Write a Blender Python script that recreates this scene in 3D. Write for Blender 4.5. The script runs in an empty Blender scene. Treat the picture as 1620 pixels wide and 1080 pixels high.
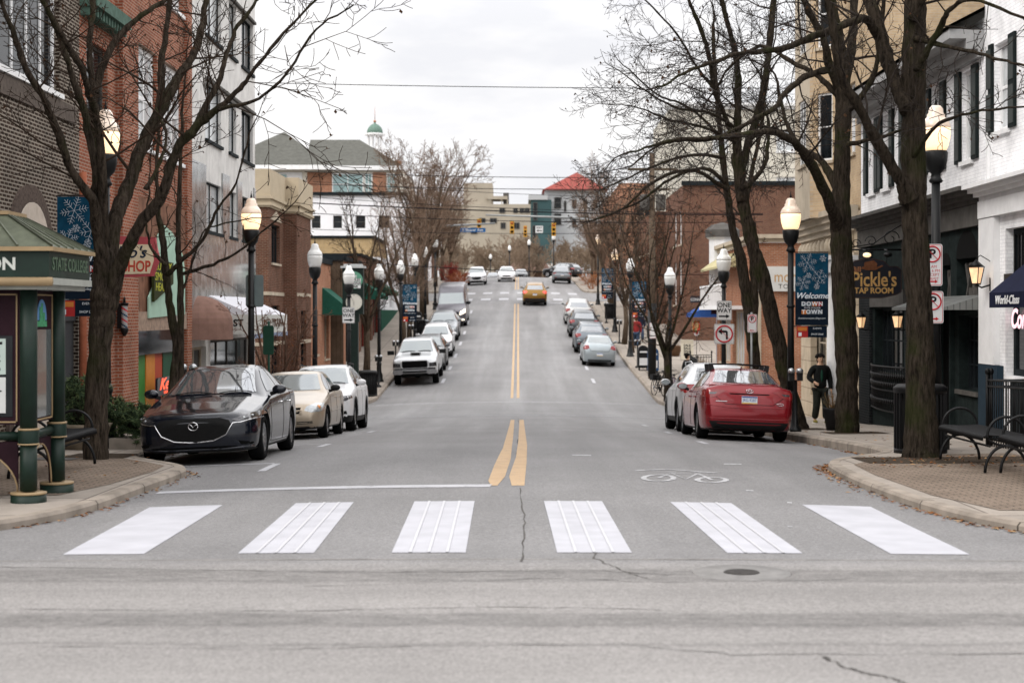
import bpy, bmesh, math, random
from math import sin, cos, pi, sqrt, atan2, radians
from mathutils import Vector, Matrix, noise
from mathutils.bvhtree import BVHTree
from mathutils.geometry import delaunay_2d_cdt

# ------------------------------------------------------------------ camera, sky, sun, exposure
SC = bpy.context.scene
CAMZ = 1.9
F = 2500.0
cam_d = bpy.data.cameras.new("camera"); cam = bpy.data.objects.new("camera", cam_d)
SC.collection.objects.link(cam); SC.camera = cam
cam.location = (0, 0, CAMZ); cam.rotation_euler = (radians(90), 0, 0)
cam_d.sensor_width = 36; cam_d.lens = F / 1620 * 36
cam_d.shift_x = -10 / 1620; cam_d.shift_y = -45 / 1620
cam_d.clip_start = 0.5; cam_d.clip_end = 3000
cam_d.dof.use_dof = True; cam_d.dof.focus_distance = 25; cam_d.dof.aperture_fstop = 2.2

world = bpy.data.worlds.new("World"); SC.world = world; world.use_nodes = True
nt = world.node_tree; nt.nodes.clear()
def _n(t, **k):
    n = nt.nodes.new(t)
    for a, b in k.items(): setattr(n, a, b)
    return n
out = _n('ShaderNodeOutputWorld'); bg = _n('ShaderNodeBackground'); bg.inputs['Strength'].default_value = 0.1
sky = _n('ShaderNodeTexSky', sky_type='NISHITA', sun_disc=False)
sky.sun_elevation = radians(43); sky.sun_rotation = radians(234)
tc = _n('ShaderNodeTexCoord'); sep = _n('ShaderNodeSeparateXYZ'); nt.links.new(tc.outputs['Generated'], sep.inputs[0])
# overcast luminance, raised steeply above the view to brighten the walls
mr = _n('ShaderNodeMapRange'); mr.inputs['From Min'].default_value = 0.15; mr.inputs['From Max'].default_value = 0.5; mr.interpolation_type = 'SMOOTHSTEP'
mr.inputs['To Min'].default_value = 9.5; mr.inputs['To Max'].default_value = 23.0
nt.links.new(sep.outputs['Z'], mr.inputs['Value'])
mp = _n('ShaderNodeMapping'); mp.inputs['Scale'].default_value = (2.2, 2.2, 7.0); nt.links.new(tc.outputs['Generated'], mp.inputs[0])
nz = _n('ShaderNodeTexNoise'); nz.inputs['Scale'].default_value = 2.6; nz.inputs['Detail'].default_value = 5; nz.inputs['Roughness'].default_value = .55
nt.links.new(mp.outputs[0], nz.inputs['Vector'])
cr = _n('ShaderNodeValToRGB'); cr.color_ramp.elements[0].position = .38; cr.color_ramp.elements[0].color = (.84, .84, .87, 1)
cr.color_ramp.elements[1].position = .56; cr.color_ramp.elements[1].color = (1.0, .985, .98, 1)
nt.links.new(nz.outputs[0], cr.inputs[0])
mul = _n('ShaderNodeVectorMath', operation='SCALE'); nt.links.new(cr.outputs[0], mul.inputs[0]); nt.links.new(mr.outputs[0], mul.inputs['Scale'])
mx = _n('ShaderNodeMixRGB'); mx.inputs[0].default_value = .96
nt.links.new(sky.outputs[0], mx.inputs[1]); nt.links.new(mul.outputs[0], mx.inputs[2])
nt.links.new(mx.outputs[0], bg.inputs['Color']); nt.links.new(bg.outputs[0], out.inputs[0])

sun_d = bpy.data.lights.new("sun", 'SUN'); sun_d.energy = 1.4; sun_d.angle = radians(25); sun_d.color = (1, .94, .86)
sun = bpy.data.objects.new("sun", sun_d); SC.collection.objects.link(sun)
sun.rotation_euler = Vector((-.60, -.43, .68)).to_track_quat('Z', 'Y').to_euler(); sun.location = (0, 0, 60)
SC.view_settings.view_transform = 'Standard'; SC.view_settings.look = 'None'
SC.view_settings.exposure = 0.22; SC.view_settings.gamma = 1.0
SC.cycles.max_bounces = 5; SC.cycles.diffuse_bounces = 3; SC.cycles.glossy_bounces = 3
SC.cycles.transparent_max_bounces = 12; SC.cycles.transmission_bounces = 4

# ------------------------------------------------------------------ terrain profile
GP = [(-60, .2), (-10, .02), (0, 0), (8, 0), (12.8, -.04), (16.7, -.07), (23.4, -.2), (32.5, -.6), (42, -1.05), (52, -1.43), (57, -1.53), (61, -1.54),
      (70, -1.15), (82, -.55), (90, 0.02), (98, .62), (108, 1.5), (117, 2.42), (125, 3.05), (135, 3.75), (155, 4.95), (175, 5.85), (195, 6.2), (230, 5.4), (300, 4), (3000, 4)]
def _pchip(tab):
    xs = [a for a, b in tab]; ys = [b for a, b in tab]; n = len(xs)
    h = [xs[i+1]-xs[i] for i in range(n-1)]; dl = [(ys[i+1]-ys[i])/h[i] for i in range(n-1)]
    m = [dl[0]] + [0 if dl[i-1]*dl[i] <= 0 else 2*dl[i-1]*dl[i]/(dl[i-1]+dl[i]) for i in range(1, n-1)] + [dl[-1]]
    def f(x):
        if x <= xs[0]: return ys[0]
        if x >= xs[-1]: return ys[-1]
        i = 0
        while xs[i+1] < x: i += 1
        t = (x-xs[i])/h[i]; t2 = t*t; t3 = t2*t
        return (2*t3-3*t2+1)*ys[i] + (t3-2*t2+t)*h[i]*m[i] + (-2*t3+3*t2)*ys[i+1] + (t3-t2)*h[i]*m[i+1]
    return f
G = _pchip(GP)
def sst(a, b, x):
    t = max(0, min(1, (x-a)/(b-a))); return t*t*(3-2*t)
def RZ(x, y):
    "height of the road surface"
    return G(y) - .0045*min(abs(x), 5.75)**2 * sst(10.5, 17, y)
def SZ(x, y):
    "height of the pavement"
    return G(y) + .012 + .02*(1-sst(11, 15, y)) + .008*max(0, min(4, abs(x)-5.7))
def PX(px, py, d):
    "the point at distance d seen at a spot of the 1620 px wide photograph"
    return Vector(((px-820)/F*d, d, CAMZ+(495-py)/F*d))

# ------------------------------------------------------------------ materials
MATS = {}
def new_mat(name):
    m = bpy.data.materials.new(name); m.use_nodes = True; MATS[name] = m
    return m, m.node_tree, m.node_tree.nodes['Principled BSDF']
def sock(p, name, v):
    if name in p.inputs: p.inputs[name].default_value = v
def c4(c): return (c[0], c[1], c[2], 1)
def mat(name, col, rough=.6, metal=0, var=.12, scale=6, bump=.0, bscale=60, emit=None, estr=0, coat=0, spec=None, wspace=False):
    if name in MATS: return MATS[name]
    m, t, p = new_mat(name)
    sock(p, 'Roughness', rough); sock(p, 'Metallic', metal); sock(p, 'Coat Weight', coat)
    sock(p, 'Specular IOR Level', spec if spec is not None else (.5 if rough < .35 else .22 if rough < .6 else .06))
    if emit: sock(p, 'Emission Color', c4(emit)); sock(p, 'Emission Strength', estr)
    L = t.links.new
    if wspace: g = t.nodes.new('ShaderNodeNewGeometry'); vec = g.outputs['Position']
    else: g = t.nodes.new('ShaderNodeTexCoord'); vec = g.outputs['Object']
    if var > 0:
        n = t.nodes.new('ShaderNodeTexNoise'); n.inputs['Scale'].default_value = scale; n.inputs['Detail'].default_value = 6; n.inputs['Roughness'].default_value = .6
        L(vec, n.inputs['Vector'])
        r = t.nodes.new('ShaderNodeMapRange'); r.inputs['From Min'].default_value = .3; r.inputs['From Max'].default_value = .7
        r.inputs['To Min'].default_value = 1-var; r.inputs['To Max'].default_value = 1+var; L(n.outputs[0], r.inputs['Value'])
        s = t.nodes.new('ShaderNodeVectorMath'); s.operation = 'SCALE'; s.inputs[0].default_value = col; L(r.outputs[0], s.inputs['Scale'])
        L(s.outputs[0], p.inputs['Base Color'])
    else: p.inputs['Base Color'].default_value = c4(col)
    if bump > 0:
        n2 = t.nodes.new('ShaderNodeTexNoise'); n2.inputs['Scale'].default_value = bscale; n2.inputs['Detail'].default_value = 4; L(vec, n2.inputs['Vector'])
        b = t.nodes.new('ShaderNodeBump'); b.inputs['Strength'].default_value = bump; b.inputs['Distance'].default_value = .02
        L(n2.outputs[0], b.inputs['Height']); L(b.outputs[0], p.inputs['Normal'])
    return m
def brick(name, c1, c2, mortar, bw=.205, rh=.068, ms=.011, rough=.85):
    m, t, p = new_mat(name); L = t.links.new; sock(p, 'Roughness', rough); sock(p, 'Specular IOR Level', .05)
    g = t.nodes.new('ShaderNodeNewGeometry'); s = t.nodes.new('ShaderNodeSeparateXYZ'); L(g.outputs['Position'], s.inputs[0])
    a = t.nodes.new('ShaderNodeMath'); L(s.outputs[0], a.inputs[0]); L(s.outputs[1], a.inputs[1])
    c = t.nodes.new('ShaderNodeCombineXYZ'); L(a.outputs[0], c.inputs[0]); L(s.outputs[2], c.inputs[1])
    b = t.nodes.new('ShaderNodeTexBrick'); b.inputs['Scale'].default_value = 1; b.inputs['Brick Width'].default_value = bw
    b.inputs['Row Height'].default_value = rh; b.inputs['Mortar Size'].default_value = ms; b.inputs['Mortar Smooth'].default_value = .1
    b.inputs['Color1'].default_value = c4(c1); b.inputs['Color2'].default_value = c4(c2); b.inputs['Mortar'].default_value = c4(mortar); b.inputs['Bias'].default_value = -.1
    L(c.outputs[0], b.inputs['Vector'])
    n = t.nodes.new('ShaderNodeTexNoise'); n.inputs['Scale'].default_value = 1.1; n.inputs['Detail'].default_value = 7; n.inputs['Roughness'].default_value = .7; L(g.outputs['Position'], n.inputs['Vector'])
    r = t.nodes.new('ShaderNodeMapRange'); r.inputs['From Min'].default_value = .3; r.inputs['From Max'].default_value = .7; r.inputs['To Min'].default_value = .72; r.inputs['To Max'].default_value = 1.25; L(n.outputs[0], r.inputs['Value'])
    v = t.nodes.new('ShaderNodeVectorMath'); v.operation = 'SCALE'; L(b.outputs['Color'], v.inputs[0]); L(r.outputs[0], v.inputs['Scale']); L(v.outputs[0], p.inputs['Base Color'])
    bp = t.nodes.new('ShaderNodeBump'); bp.invert = True; bp.inputs['Strength'].default_value = .5; bp.inputs['Distance'].default_value = .01; L(b.outputs['Fac'], bp.inputs['Height']); L(bp.outputs[0], p.inputs['Normal'])
    return m
def stripes(name, c1, c2, period, axis=2, rough=.7, duty=.06, wob=.15):
    "boards or seams: thin dark joints every period metres along an axis (3 = x+y)"
    m, t, p = new_mat(name); L = t.links.new; sock(p, 'Roughness', rough); sock(p, 'Specular IOR Level', .5 if rough < .2 else .06)
    g = t.nodes.new('ShaderNodeNewGeometry'); s = t.nodes.new('ShaderNodeSeparateXYZ'); L(g.outputs['Position'], s.inputs[0])
    if axis == 3:
        a = t.nodes.new('ShaderNodeMath'); L(s.outputs[0], a.inputs[0]); L(s.outputs[1], a.inputs[1]); src = a.outputs[0]
    else: src = s.outputs[axis]
    d = t.nodes.new('ShaderNodeMath'); d.operation = 'DIVIDE'; d.inputs[1].default_value = period; L(src, d.inputs[0])
    f = t.nodes.new('ShaderNodeMath'); f.operation = 'FRACT'; L(d.outputs[0], f.inputs[0])
    l = t.nodes.new('ShaderNodeMath'); l.operation = 'LESS_THAN'; l.inputs[1].default_value = duty; L(f.outputs[0], l.inputs[0])
    mxx = t.nodes.new('ShaderNodeMixRGB'); mxx.inputs[1].default_value = c4(c1); mxx.inputs[2].default_value = c4(c2); L(l.outputs[0], mxx.inputs[0])
    n = t.nodes.new('ShaderNodeTexNoise'); n.inputs['Scale'].default_value = 3; n.inputs['Detail'].default_value = 6; L(g.outputs['Position'], n.inputs['Vector'])
    r = t.nodes.new('ShaderNodeMapRange'); r.inputs['From Min'].default_value = .3; r.inputs['From Max'].default_value = .7; r.inputs['To Min'].default_value = 1-wob; r.inputs['To Max'].default_value = 1+wob; L(n.outputs[0], r.inputs['Value'])
    v = t.nodes.new('ShaderNodeVectorMath'); v.operation = 'SCALE'; L(mxx.outputs[0], v.inputs[0]); L(r.outputs[0], v.inputs['Scale']); L(v.outputs[0], p.inputs['Base Color'])
    return m

# ------------------------------------------------------------------ mesh building
COL = SC.collection
class MB:
    def __init__(s): s.v = []; s.f = []; s.m = []; s.sm = []
    def add(s, vs, fs, mi=0, sm=False):
        o = len(s.v); s.v += [tuple(a) for a in vs]
        for f in fs: s.f.append(tuple(i+o for i in f)); s.m.append(mi); s.sm.append(sm)
        return s
    def box(s, x0, x1, y0, y1, z0, z1, mi=0):
        v = [(x0,y0,z0),(x1,y0,z0),(x1,y1,z0),(x0,y1,z0),(x0,y0,z1),(x1,y0,z1),(x1,y1,z1),(x0,y1,z1)]
        return s.add(v, [(0,3,2,1),(4,5,6,7),(0,1,5,4),(1,2,6,5),(2,3,7,6),(3,0,4,7)], mi)
    def obox(s, M, x0, x1, y0, y1, z0, z1, mi=0):
        v = [M @ Vector(a) for a in [(x0,y0,z0),(x1,y0,z0),(x1,y1,z0),(x0,y1,z0),(x0,y0,z1),(x1,y0,z1),(x1,y1,z1),(x0,y1,z1)]]
        return s.add(v, [(0,3,2,1),(4,5,6,7),(0,1,5,4),(1,2,6,5),(2,3,7,6),(3,0,4,7)], mi)
    def bar(s, a, b, w, h=None, mi=0):
        a = Vector(a); b = Vector(b); h = h or w; d = (b-a); L = d.length
        if L < 1e-6: return s
        q = d.to_track_quat('Z', 'Y').to_matrix().to_4x4(); q.translation = a
        return s.obox(q, -w/2, w/2, -h/2, h/2, 0, L, mi)
    def tube(s, pts, rad, n=8, mi=0, cap=True, sm=True):
        pts = [Vector(p) for p in pts]
        if not hasattr(rad, '__len__'): rad = [rad]*len(pts)
        vs = []; up = None
        for i, p in enumerate(pts):
            d = (pts[min(i+1, len(pts)-1)] - pts[max(i-1, 0)])
            if d.length < 1e-9: d = Vector((0,0,1))
            d.normalize()
            if up is None: up = Vector((0,1,0)) if abs(d.y) < .8 else Vector((1,0,0))
            x = d.cross(up)
            if x.length < 1e-4: x = d.cross(Vector((1,0,0.3)))
            x.normalize(); y = d.cross(x).normalized(); up = -y if False else up
            for k in range(n):
                a = 2*pi*k/n; vs.append(p + (x*cos(a)+y*sin(a))*rad[i])
        fs = [(i*n+k, i*n+(k+1)%n, (i+1)*n+(k+1)%n, (i+1)*n+k) for i in range(len(pts)-1) for k in range(n)]
        if cap: fs += [tuple(range(n))[::-1], tuple((len(pts)-1)*n+k for k in range(n))]
        return s.add(vs, fs, mi, sm)
    def lathe(s, prof, c=(0,0,0), n=20, mi=0, M=None, sm=True):
        c = Vector(c); vs = []
        for r, z in prof:
            for k in range(n):
                a = 2*pi*k/n; p = Vector((r*cos(a), r*sin(a), z))
                vs.append((M @ p if M else p) + c)
        fs = [(i*n+k, i*n+(k+1)%n, (i+1)*n+(k+1)%n, (i+1)*n+k) for i in range(len(prof)-1) for k in range(n)]
        if prof[0][0] > 1e-5: fs.append(tuple(range(n))[::-1])
        if prof[-1][0] > 1e-5: fs.append(tuple((len(prof)-1)*n+k for k in range(n)))
        return s.add(vs, fs, mi, sm)
    def ball(s, c, rx, ry, rz, n=12, mi=0):
        vs = []; m = max(5, n//2+1)
        for i in range(m+1):
            t = pi*i/m
            for k in range(n): a = 2*pi*k/n; vs.append((c[0]+rx*sin(t)*cos(a), c[1]+ry*sin(t)*sin(a), c[2]-rz*cos(t)))
        return s.add(vs, [(i*n+k, i*n+(k+1)%n, (i+1)*n+(k+1)%n, (i+1)*n+k) for i in range(m) for k in range(n)], mi, True)
    def prism(s, poly, M, t, mi=0):
        "closed 2-D outline extruded by t along the matrix's z"
        n = len(poly); v = [M @ Vector((a, b, 0)) for a, b in poly] + [M @ Vector((a, b, t)) for a, b in poly]
        return s.add(v, [tuple(range(n))[::-1], tuple(range(n, 2*n))] + [(i, (i+1)%n, n+(i+1)%n, n+i) for i in range(n)], mi)
    def build(s, name, mats, parent=None, loc=None, smooth=None):
        me = bpy.data.meshes.new(name); me.from_pydata(s.v, [], s.f)
        if not isinstance(mats, (list, tuple)): mats = [mats]
        for m in mats: me.materials.append(m)
        if len(s.f):
            me.polygons.foreach_set('material_index', s.m)
            me.polygons.foreach_set('use_smooth', [bool(x) if smooth is None else smooth for x in s.sm])
        me.update()
        return link(name, me, parent, loc)
def link(name, data, parent=None, loc=None):
    o = bpy.data.objects.new(name, data); COL.objects.link(o)
    if loc is not None: o.location = loc
    if parent is not None: setpar(o, parent)
    return o
def setpar(o, p):
    o.parent = p
    if p.get('_w'):                       # static things keep their children in world coordinates
        o.matrix_parent_inverse = root_matrix(p).inverted()
def root_matrix(p):
    M = Matrix.Translation(p.location) if p.get('_e') else Matrix.Identity(4)
    return M
def tag(o, label=None, cat=None, group=None, kind=None):
    if label: o['label'] = label
    if cat: o['category'] = cat
    if group: o['group'] = group
    if kind: o['kind'] = kind
    return o
def thing(name, loc, label, cat, group=None, wspace=False):
    o = bpy.data.objects.new(name, None); COL.objects.link(o); o.location = loc; o.empty_display_size = .3
    if wspace: o['_w'] = 1; o['_e'] = 1
    return tag(o, label, cat, group)
def kids(o): return [c for c in bpy.data.objects if c.parent == o]
def copy_tree(o, ch=None):
    if ch is None:
        ch = {}
        for c in COL.objects:
            if c.parent: ch.setdefault(c.parent.name, []).append(c)
    c = o.copy(); COL.objects.link(c)
    for k in ch.get(o.name, []):
        kc = copy_tree(k, ch); kc.parent = c; kc.matrix_parent_inverse = k.matrix_parent_inverse
    return c
def frame(O, U, N):
    "matrix: x = U along the wall, y = up, z = outward normal"
    U = Vector(U).normalized(); N = Vector(N).normalized(); V = N.cross(U)
    if V.z < 0: V = -V
    M = Matrix((U, V, N)).transposed().to_4x4(); M.translation = Vector(O); return M
def text(name, s, size, M, m, parent=None, ext=.004, bold=0, shear=0, wx=1, align='CENTER', space=1, vfix=True):
    cu = bpy.data.curves.new(name, 'FONT'); cu.body = s; cu.size = size; cu.extrude = ext; cu.offset = bold; cu.shear = shear
    cu.align_x = align; cu.align_y = 'CENTER'; cu.space_character = space; cu.resolution_u = 3
    o = bpy.data.objects.new(name, cu); COL.objects.link(o)
    dg = bpy.context.evaluated_depsgraph_get(); me = bpy.data.meshes.new_from_object(o.evaluated_get(dg))
    bpy.data.objects.remove(o); me.transform(M @ Matrix.Diagonal((wx, 1, 1, 1)))
    me.materials.clear(); me.materials.append(m); me.name = name
    return link(name, me, parent)
def rect_outline(x0, x1, y0, y1): return [(x0,y0),(x1,y0),(x1,y1),(x0,y1)]
def tri_poly(outline, sp):
    "triangulate an outline with inner points so that it can follow a surface"
    pts = []; n = len(outline); ed = []
    for i in range(n):
        a = Vector(outline[i]); b = Vector(outline[(i+1)%n]); k = max(1, int((b-a).length/sp+.5))
        for j in range(k): pts.append(a.lerp(b, j/k))
    m = len(pts); ed = [(i, (i+1)%m) for i in range(m)]
    xs = [p.x for p in pts]; ys = [p.y for p in pts]
    def inside(x, y):
        c = False
        for i in range(m):
            a = pts[i]; b = pts[i-1]
            if (a.y > y) != (b.y > y) and x < (b.x-a.x)*(y-a.y)/(b.y-a.y)+a.x: c = not c
        return c
    x = min(xs)+sp*.5; inn = []
    if (max(xs)-min(xs))*(max(ys)-min(ys))/sp/sp < 30000:
        while x < max(xs):
            y = min(ys)+sp*.5
            while y < max(ys):
                if inside(x, y): inn.append(Vector((x, y)))
                y += sp
            x += sp
    r = delaunay_2d_cdt(pts+inn, ed, [], 1, 1e-5)
    return [tuple(v) for v in r[0]], [tuple(f) for f in r[2]]
def sheet(name, outline, zf, off, m, parent=None, sp=.5, thick=0):
    vs, fs = tri_poly([Vector(p) for p in outline], sp)
    mb = MB(); V = [(x, y, zf(x, y)+off) for x, y in vs]
    fs = [f if _area(vs, f) > 0 else f[::-1] for f in fs]
    mb.add(V, fs, 0)
    if thick:
        from collections import Counter
        c = Counter(); 
        for f in fs:
            for i in range(len(f)): c[(f[i], f[(i+1)%len(f)])] += 1
        bd = [(a, b) for (a, b) in c if (b, a) not in c]
        for a, b in bd:
            mb.add([V[a], V[b], (V[b][0],V[b][1],V[b][2]-thick), (V[a][0],V[a][1],V[a][2]-thick)], [(1,0,3,2)], 0)
    return mb.build(name, m, parent)
def _area(v, f):
    s = 0
    for i in range(len(f)): a = v[f[i]]; b = v[f[(i+1)%len(f)]]; s += a[0]*b[1]-b[0]*a[1]
    return s
def offset_line(pts, d):
    P = [Vector(p) for p in pts]; r = []
    for i, p in enumerate(P):
        t = (P[min(i+1, len(P)-1)]-P[max(i-1, 0)]).normalized(); r.append(Vector((p.x-t.y*d, p.y+t.x*d)))
    return r
def smoothline(pts, it=2):
    P = [Vector(p) for p in pts]
    for _ in range(it):
        Q = [P[0]]
        for a, b in zip(P, P[1:]): Q += [a.lerp(b, .25), a.lerp(b, .75)]
        P = Q+[P[-1]]
    return P
rnd = random.Random(7)
# ------------------------------------------------------------------ ground materials
def asphalt():
    m, t, p = new_mat('asphalt'); L = t.links.new
    g = t.nodes.new('ShaderNodeNewGeometry'); s = t.nodes.new('ShaderNodeSeparateXYZ'); L(g.outputs['Position'], s.inputs[0])
    def noi(scale, det, vec=None, ro=.6):
        n = t.nodes.new('ShaderNodeTexNoise'); n.inputs['Scale'].default_value = scale; n.inputs['Detail'].default_value = det; n.inputs['Roughness'].default_value = ro
        L(vec if vec else g.outputs['Position'], n.inputs['Vector']); return n.outputs[0]
    def mrng(v, a, b, c, d):
        r = t.nodes.new('ShaderNodeMapRange'); r.inputs['From Min'].default_value = a; r.inputs['From Max'].default_value = b
        r.inputs['To Min'].default_value = c; r.inputs['To Max'].default_value = d; L(v, r.inputs['Value']); return r.outputs[0]
    def mth(op, a, b):
        n = t.nodes.new('ShaderNodeMath'); n.operation = op
        for i, x in enumerate((a, b)):
            if isinstance(x, (int, float)): n.inputs[i].default_value = x
            else: L(x, n.inputs[i])
        return n.outputs[0]
    def mapped(sc):
        k = t.nodes.new('ShaderNodeMapping'); k.inputs['Scale'].default_value = sc; L(g.outputs['Position'], k.inputs[0]); return k.outputs[0]
    fine = mrng(noi(48, 4, None, .7), .32, .68, .66, 1.34)
    agg = mrng(noi(16, 6, None, .85), .32, .68, .80, 1.18)
    big = mrng(noi(.35, 6), .3, .7, .88, 1.12)
    lon = mrng(noi(1.0, 6, mapped((1.1, .06, .1))), .3, .7, .88, 1.1)
    lat = mrng(noi(1.0, 6, mapped((.05, 1.5, 1))), .3, .7, .86, 1.1)
    near = mrng(s.outputs[1], 11.9, 12.5, 1, 0)                # the cross street in front has its own wear
    wear = t.nodes.new('ShaderNodeMixRGB'); L(near, wear.inputs[0]); L(lon, wear.inputs[1]); L(lat, wear.inputs[2])
    # tyre-polished and cracked bands of the cross street
    wob = mth('MULTIPLY', mth('SUBTRACT', noi(.9, 4), .5), .25)
    yy = mth('ADD', s.outputs[1], wob)
    grain = mrng(noi(1, 6, mapped((2.2, 7, 1)), .9), .38, .60, 0, 1)
    def band(c, w, k):
        d = mth('ABSOLUTE', mth('SUBTRACT', yy, c), 0)
        f = mrng(d, w, w*.65, 0, 1); f = mth('MULTIPLY', f, mth('ADD', mth('MULTIPLY', grain, .8), .2)); return mth('SUBTRACT', 1, mth('MULTIPLY', f, k))
    b = mth('MULTIPLY', mth('MULTIPLY', band(11.62, .36, .42), band(9.85, .27, .40)), mth('MULTIPLY', band(9.1, .05, .25), band(12.2, .10, -.10)))
    v = mth('MULTIPLY', mth('MULTIPLY', fine, agg), mth('MULTIPLY', big, b))
    v2 = t.nodes.new('ShaderNodeVectorMath'); v2.operation = 'SCALE'; L(wear.outputs[0], v2.inputs[0]); L(v, v2.inputs['Scale'])
    tint = t.nodes.new('ShaderNodeMixRGB'); tint.inputs[1].default_value = (.178, .174, .174, 1); tint.inputs[2].default_value = (.215, .205, .198, 1); L(near, tint.inputs[0])
    v3 = t.nodes.new('ShaderNodeVectorMath'); v3.operation = 'MULTIPLY'; L(v2.outputs[0], v3.inputs[0]); L(tint.outputs[0], v3.inputs[1])
    L(v3.outputs[0], p.inputs['Base Color'])
    sock(p, 'Specular IOR Level', .25)
    # damp patches down in the dip
    wet = mth('MULTIPLY', mrng(s.outputs[1], 24, 40, 0, 1), mrng(noi(.28, 5, mapped((2.4, .10, 1)), .6), .42, .72, 0, 1))
    L(mrng(wet, 0, 1, .75, .42), p.inputs['Roughness'])
    bp = t.nodes.new('ShaderNodeBump'); bp.inputs['Strength'].default_value = .35; bp.inputs['Distance'].default_value = .006; L(noi(110, 3), bp.inputs['Height']); L(bp.outputs[0], p.inputs['Normal'])
    return m
def slabs(name, col, jc, w, h, ms=.012, var=.16):
    m, t, p = new_mat(name); L = t.links.new; sock(p, 'Roughness', .9); sock(p, 'Specular IOR Level', .06)
    g = t.nodes.new('ShaderNodeNewGeometry'); b = t.nodes.new('ShaderNodeTexBrick'); b.offset = 0 if w > .5 else .5
    b.inputs['Scale'].default_value = 1; b.inputs['Brick Width'].default_value = w; b.inputs['Row Height'].default_value = h; b.inputs['Mortar Size'].default_value = ms
    b.inputs['Color1'].default_value = c4(col); b.inputs['Color2'].default_value = c4([x*.86 for x in col]); b.inputs['Mortar'].default_value = c4(jc); L(g.outputs['Position'], b.inputs['Vector'])
    n = t.nodes.new('ShaderNodeTexNoise'); n.inputs['Scale'].default_value = 1.3; n.inputs['Detail'].default_value = 8; n.inputs['Roughness'].default_value = .7; L(g.outputs['Position'], n.inputs['Vector'])
    r = t.nodes.new('ShaderNodeMapRange'); r.inputs['From Min'].default_value = .3; r.inputs['From Max'].default_value = .7; r.inputs['To Min'].default_value = 1-var; r.inputs['To Max'].default_value = 1+var; L(n.outputs[0], r.inputs['Value'])
    v = t.nodes.new('ShaderNodeVectorMath'); v.operation = 'SCALE'; L(b.outputs['Color'], v.inputs[0]); L(r.outputs[0], v.inputs['Scale']); L(v.outputs[0], p.inputs['Base Color'])
    return m
def worn_paint(name, col, lo=.2, scale=9):
    m, t, p = new_mat(name); L = t.links.new; sock(p, 'Roughness', .7); sock(p, 'Specular IOR Level', .1)
    g = t.nodes.new('ShaderNodeNewGeometry'); n = t.nodes.new('ShaderNodeTexNoise'); n.inputs['Scale'].default_value = scale; n.inputs['Detail'].default_value = 8; n.inputs['Roughness'].default_value = .75; L(g.outputs['Position'], n.inputs['Vector'])
    r = t.nodes.new('ShaderNodeMapRange'); r.inputs['From Min'].default_value = lo; r.inputs['From Max'].default_value = lo+.18; L(n.outputs[0], r.inputs['Value'])
    x = t.nodes.new('ShaderNodeMixRGB'); x.inputs[1].default_value = (.17, .17, .17, 1); x.inputs[2].default_value = c4(col); L(r.outputs[0], x.inputs[0])
    n2 = t.nodes.new('ShaderNodeTexNoise'); n2.inputs['Scale'].default_value = 3; n2.inputs['Detail'].default_value = 4; L(g.outputs['Position'], n2.inputs['Vector'])
    r2 = t.nodes.new('ShaderNodeMapRange'); r2.inputs['From Min'].default_value = .3; r2.inputs['From Max'].default_value = .7; r2.inputs['To Min'].default_value = .9; r2.inputs['To Max'].default_value = 1.05; L(n2.outputs[0], r2.inputs['Value'])
    v = t.nodes.new('ShaderNodeVectorMath'); v.operation = 'SCALE'; L(x.outputs[0], v.inputs[0]); L(r2.outputs[0], v.inputs['Scale']); L(v.outputs[0], p.inputs['Base Color'])
    return m
M_asph = asphalt()
M_walk = slabs('pavement_concrete', (.30, .265, .23), (.13, .11, .095), 1.52, 1.52, .014)
M_kerb = stripes('kerb_concrete', (.26, .225, .19), (.07, .06, .05), 1.83, 1, .9, .012, .28)
M_pave = slabs('paver_brick', (.21, .165, .13), (.09, .072, .058), .2, .1, .012, .22)
M_white = worn_paint('road_white', (.42, .42, .44), .27)
M_white_new = worn_paint('road_white_fresh', (.41, .41, .44), .05)
M_white_bead = mat('road_white_ridge', (.45, .45, .47), .5, var=.03)
M_faint = worn_paint('road_white_faint', (.42, .42, .43), .34)
M_yel = worn_paint('road_yellow', (.44, .31, .19), .27)
M_earth = mat('earth', (.16, .14, .10), .95, var=.3, scale=.4, wspace=True)

# ------------------------------------------------------------------ ground sheet
mb = MB(); ys = [-60, -30] + [y for y, z in GP[2:]] + [400, 700, 1100, 1800]; ys = sorted(set(ys)); xs = [-900, -300, -100, -40, 40, 100, 300, 900]
vs = [(x, y, G(y)-.45) for y in ys for x in xs]; n = len(xs)
mb.add(vs, [(j*n+i, j*n+i+1, (j+1)*n+i+1, (j+1)*n+i) for j in range(len(ys)-1) for i in range(n-1)])
tag(mb.build('ground', M_earth), kind='structure')
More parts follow.
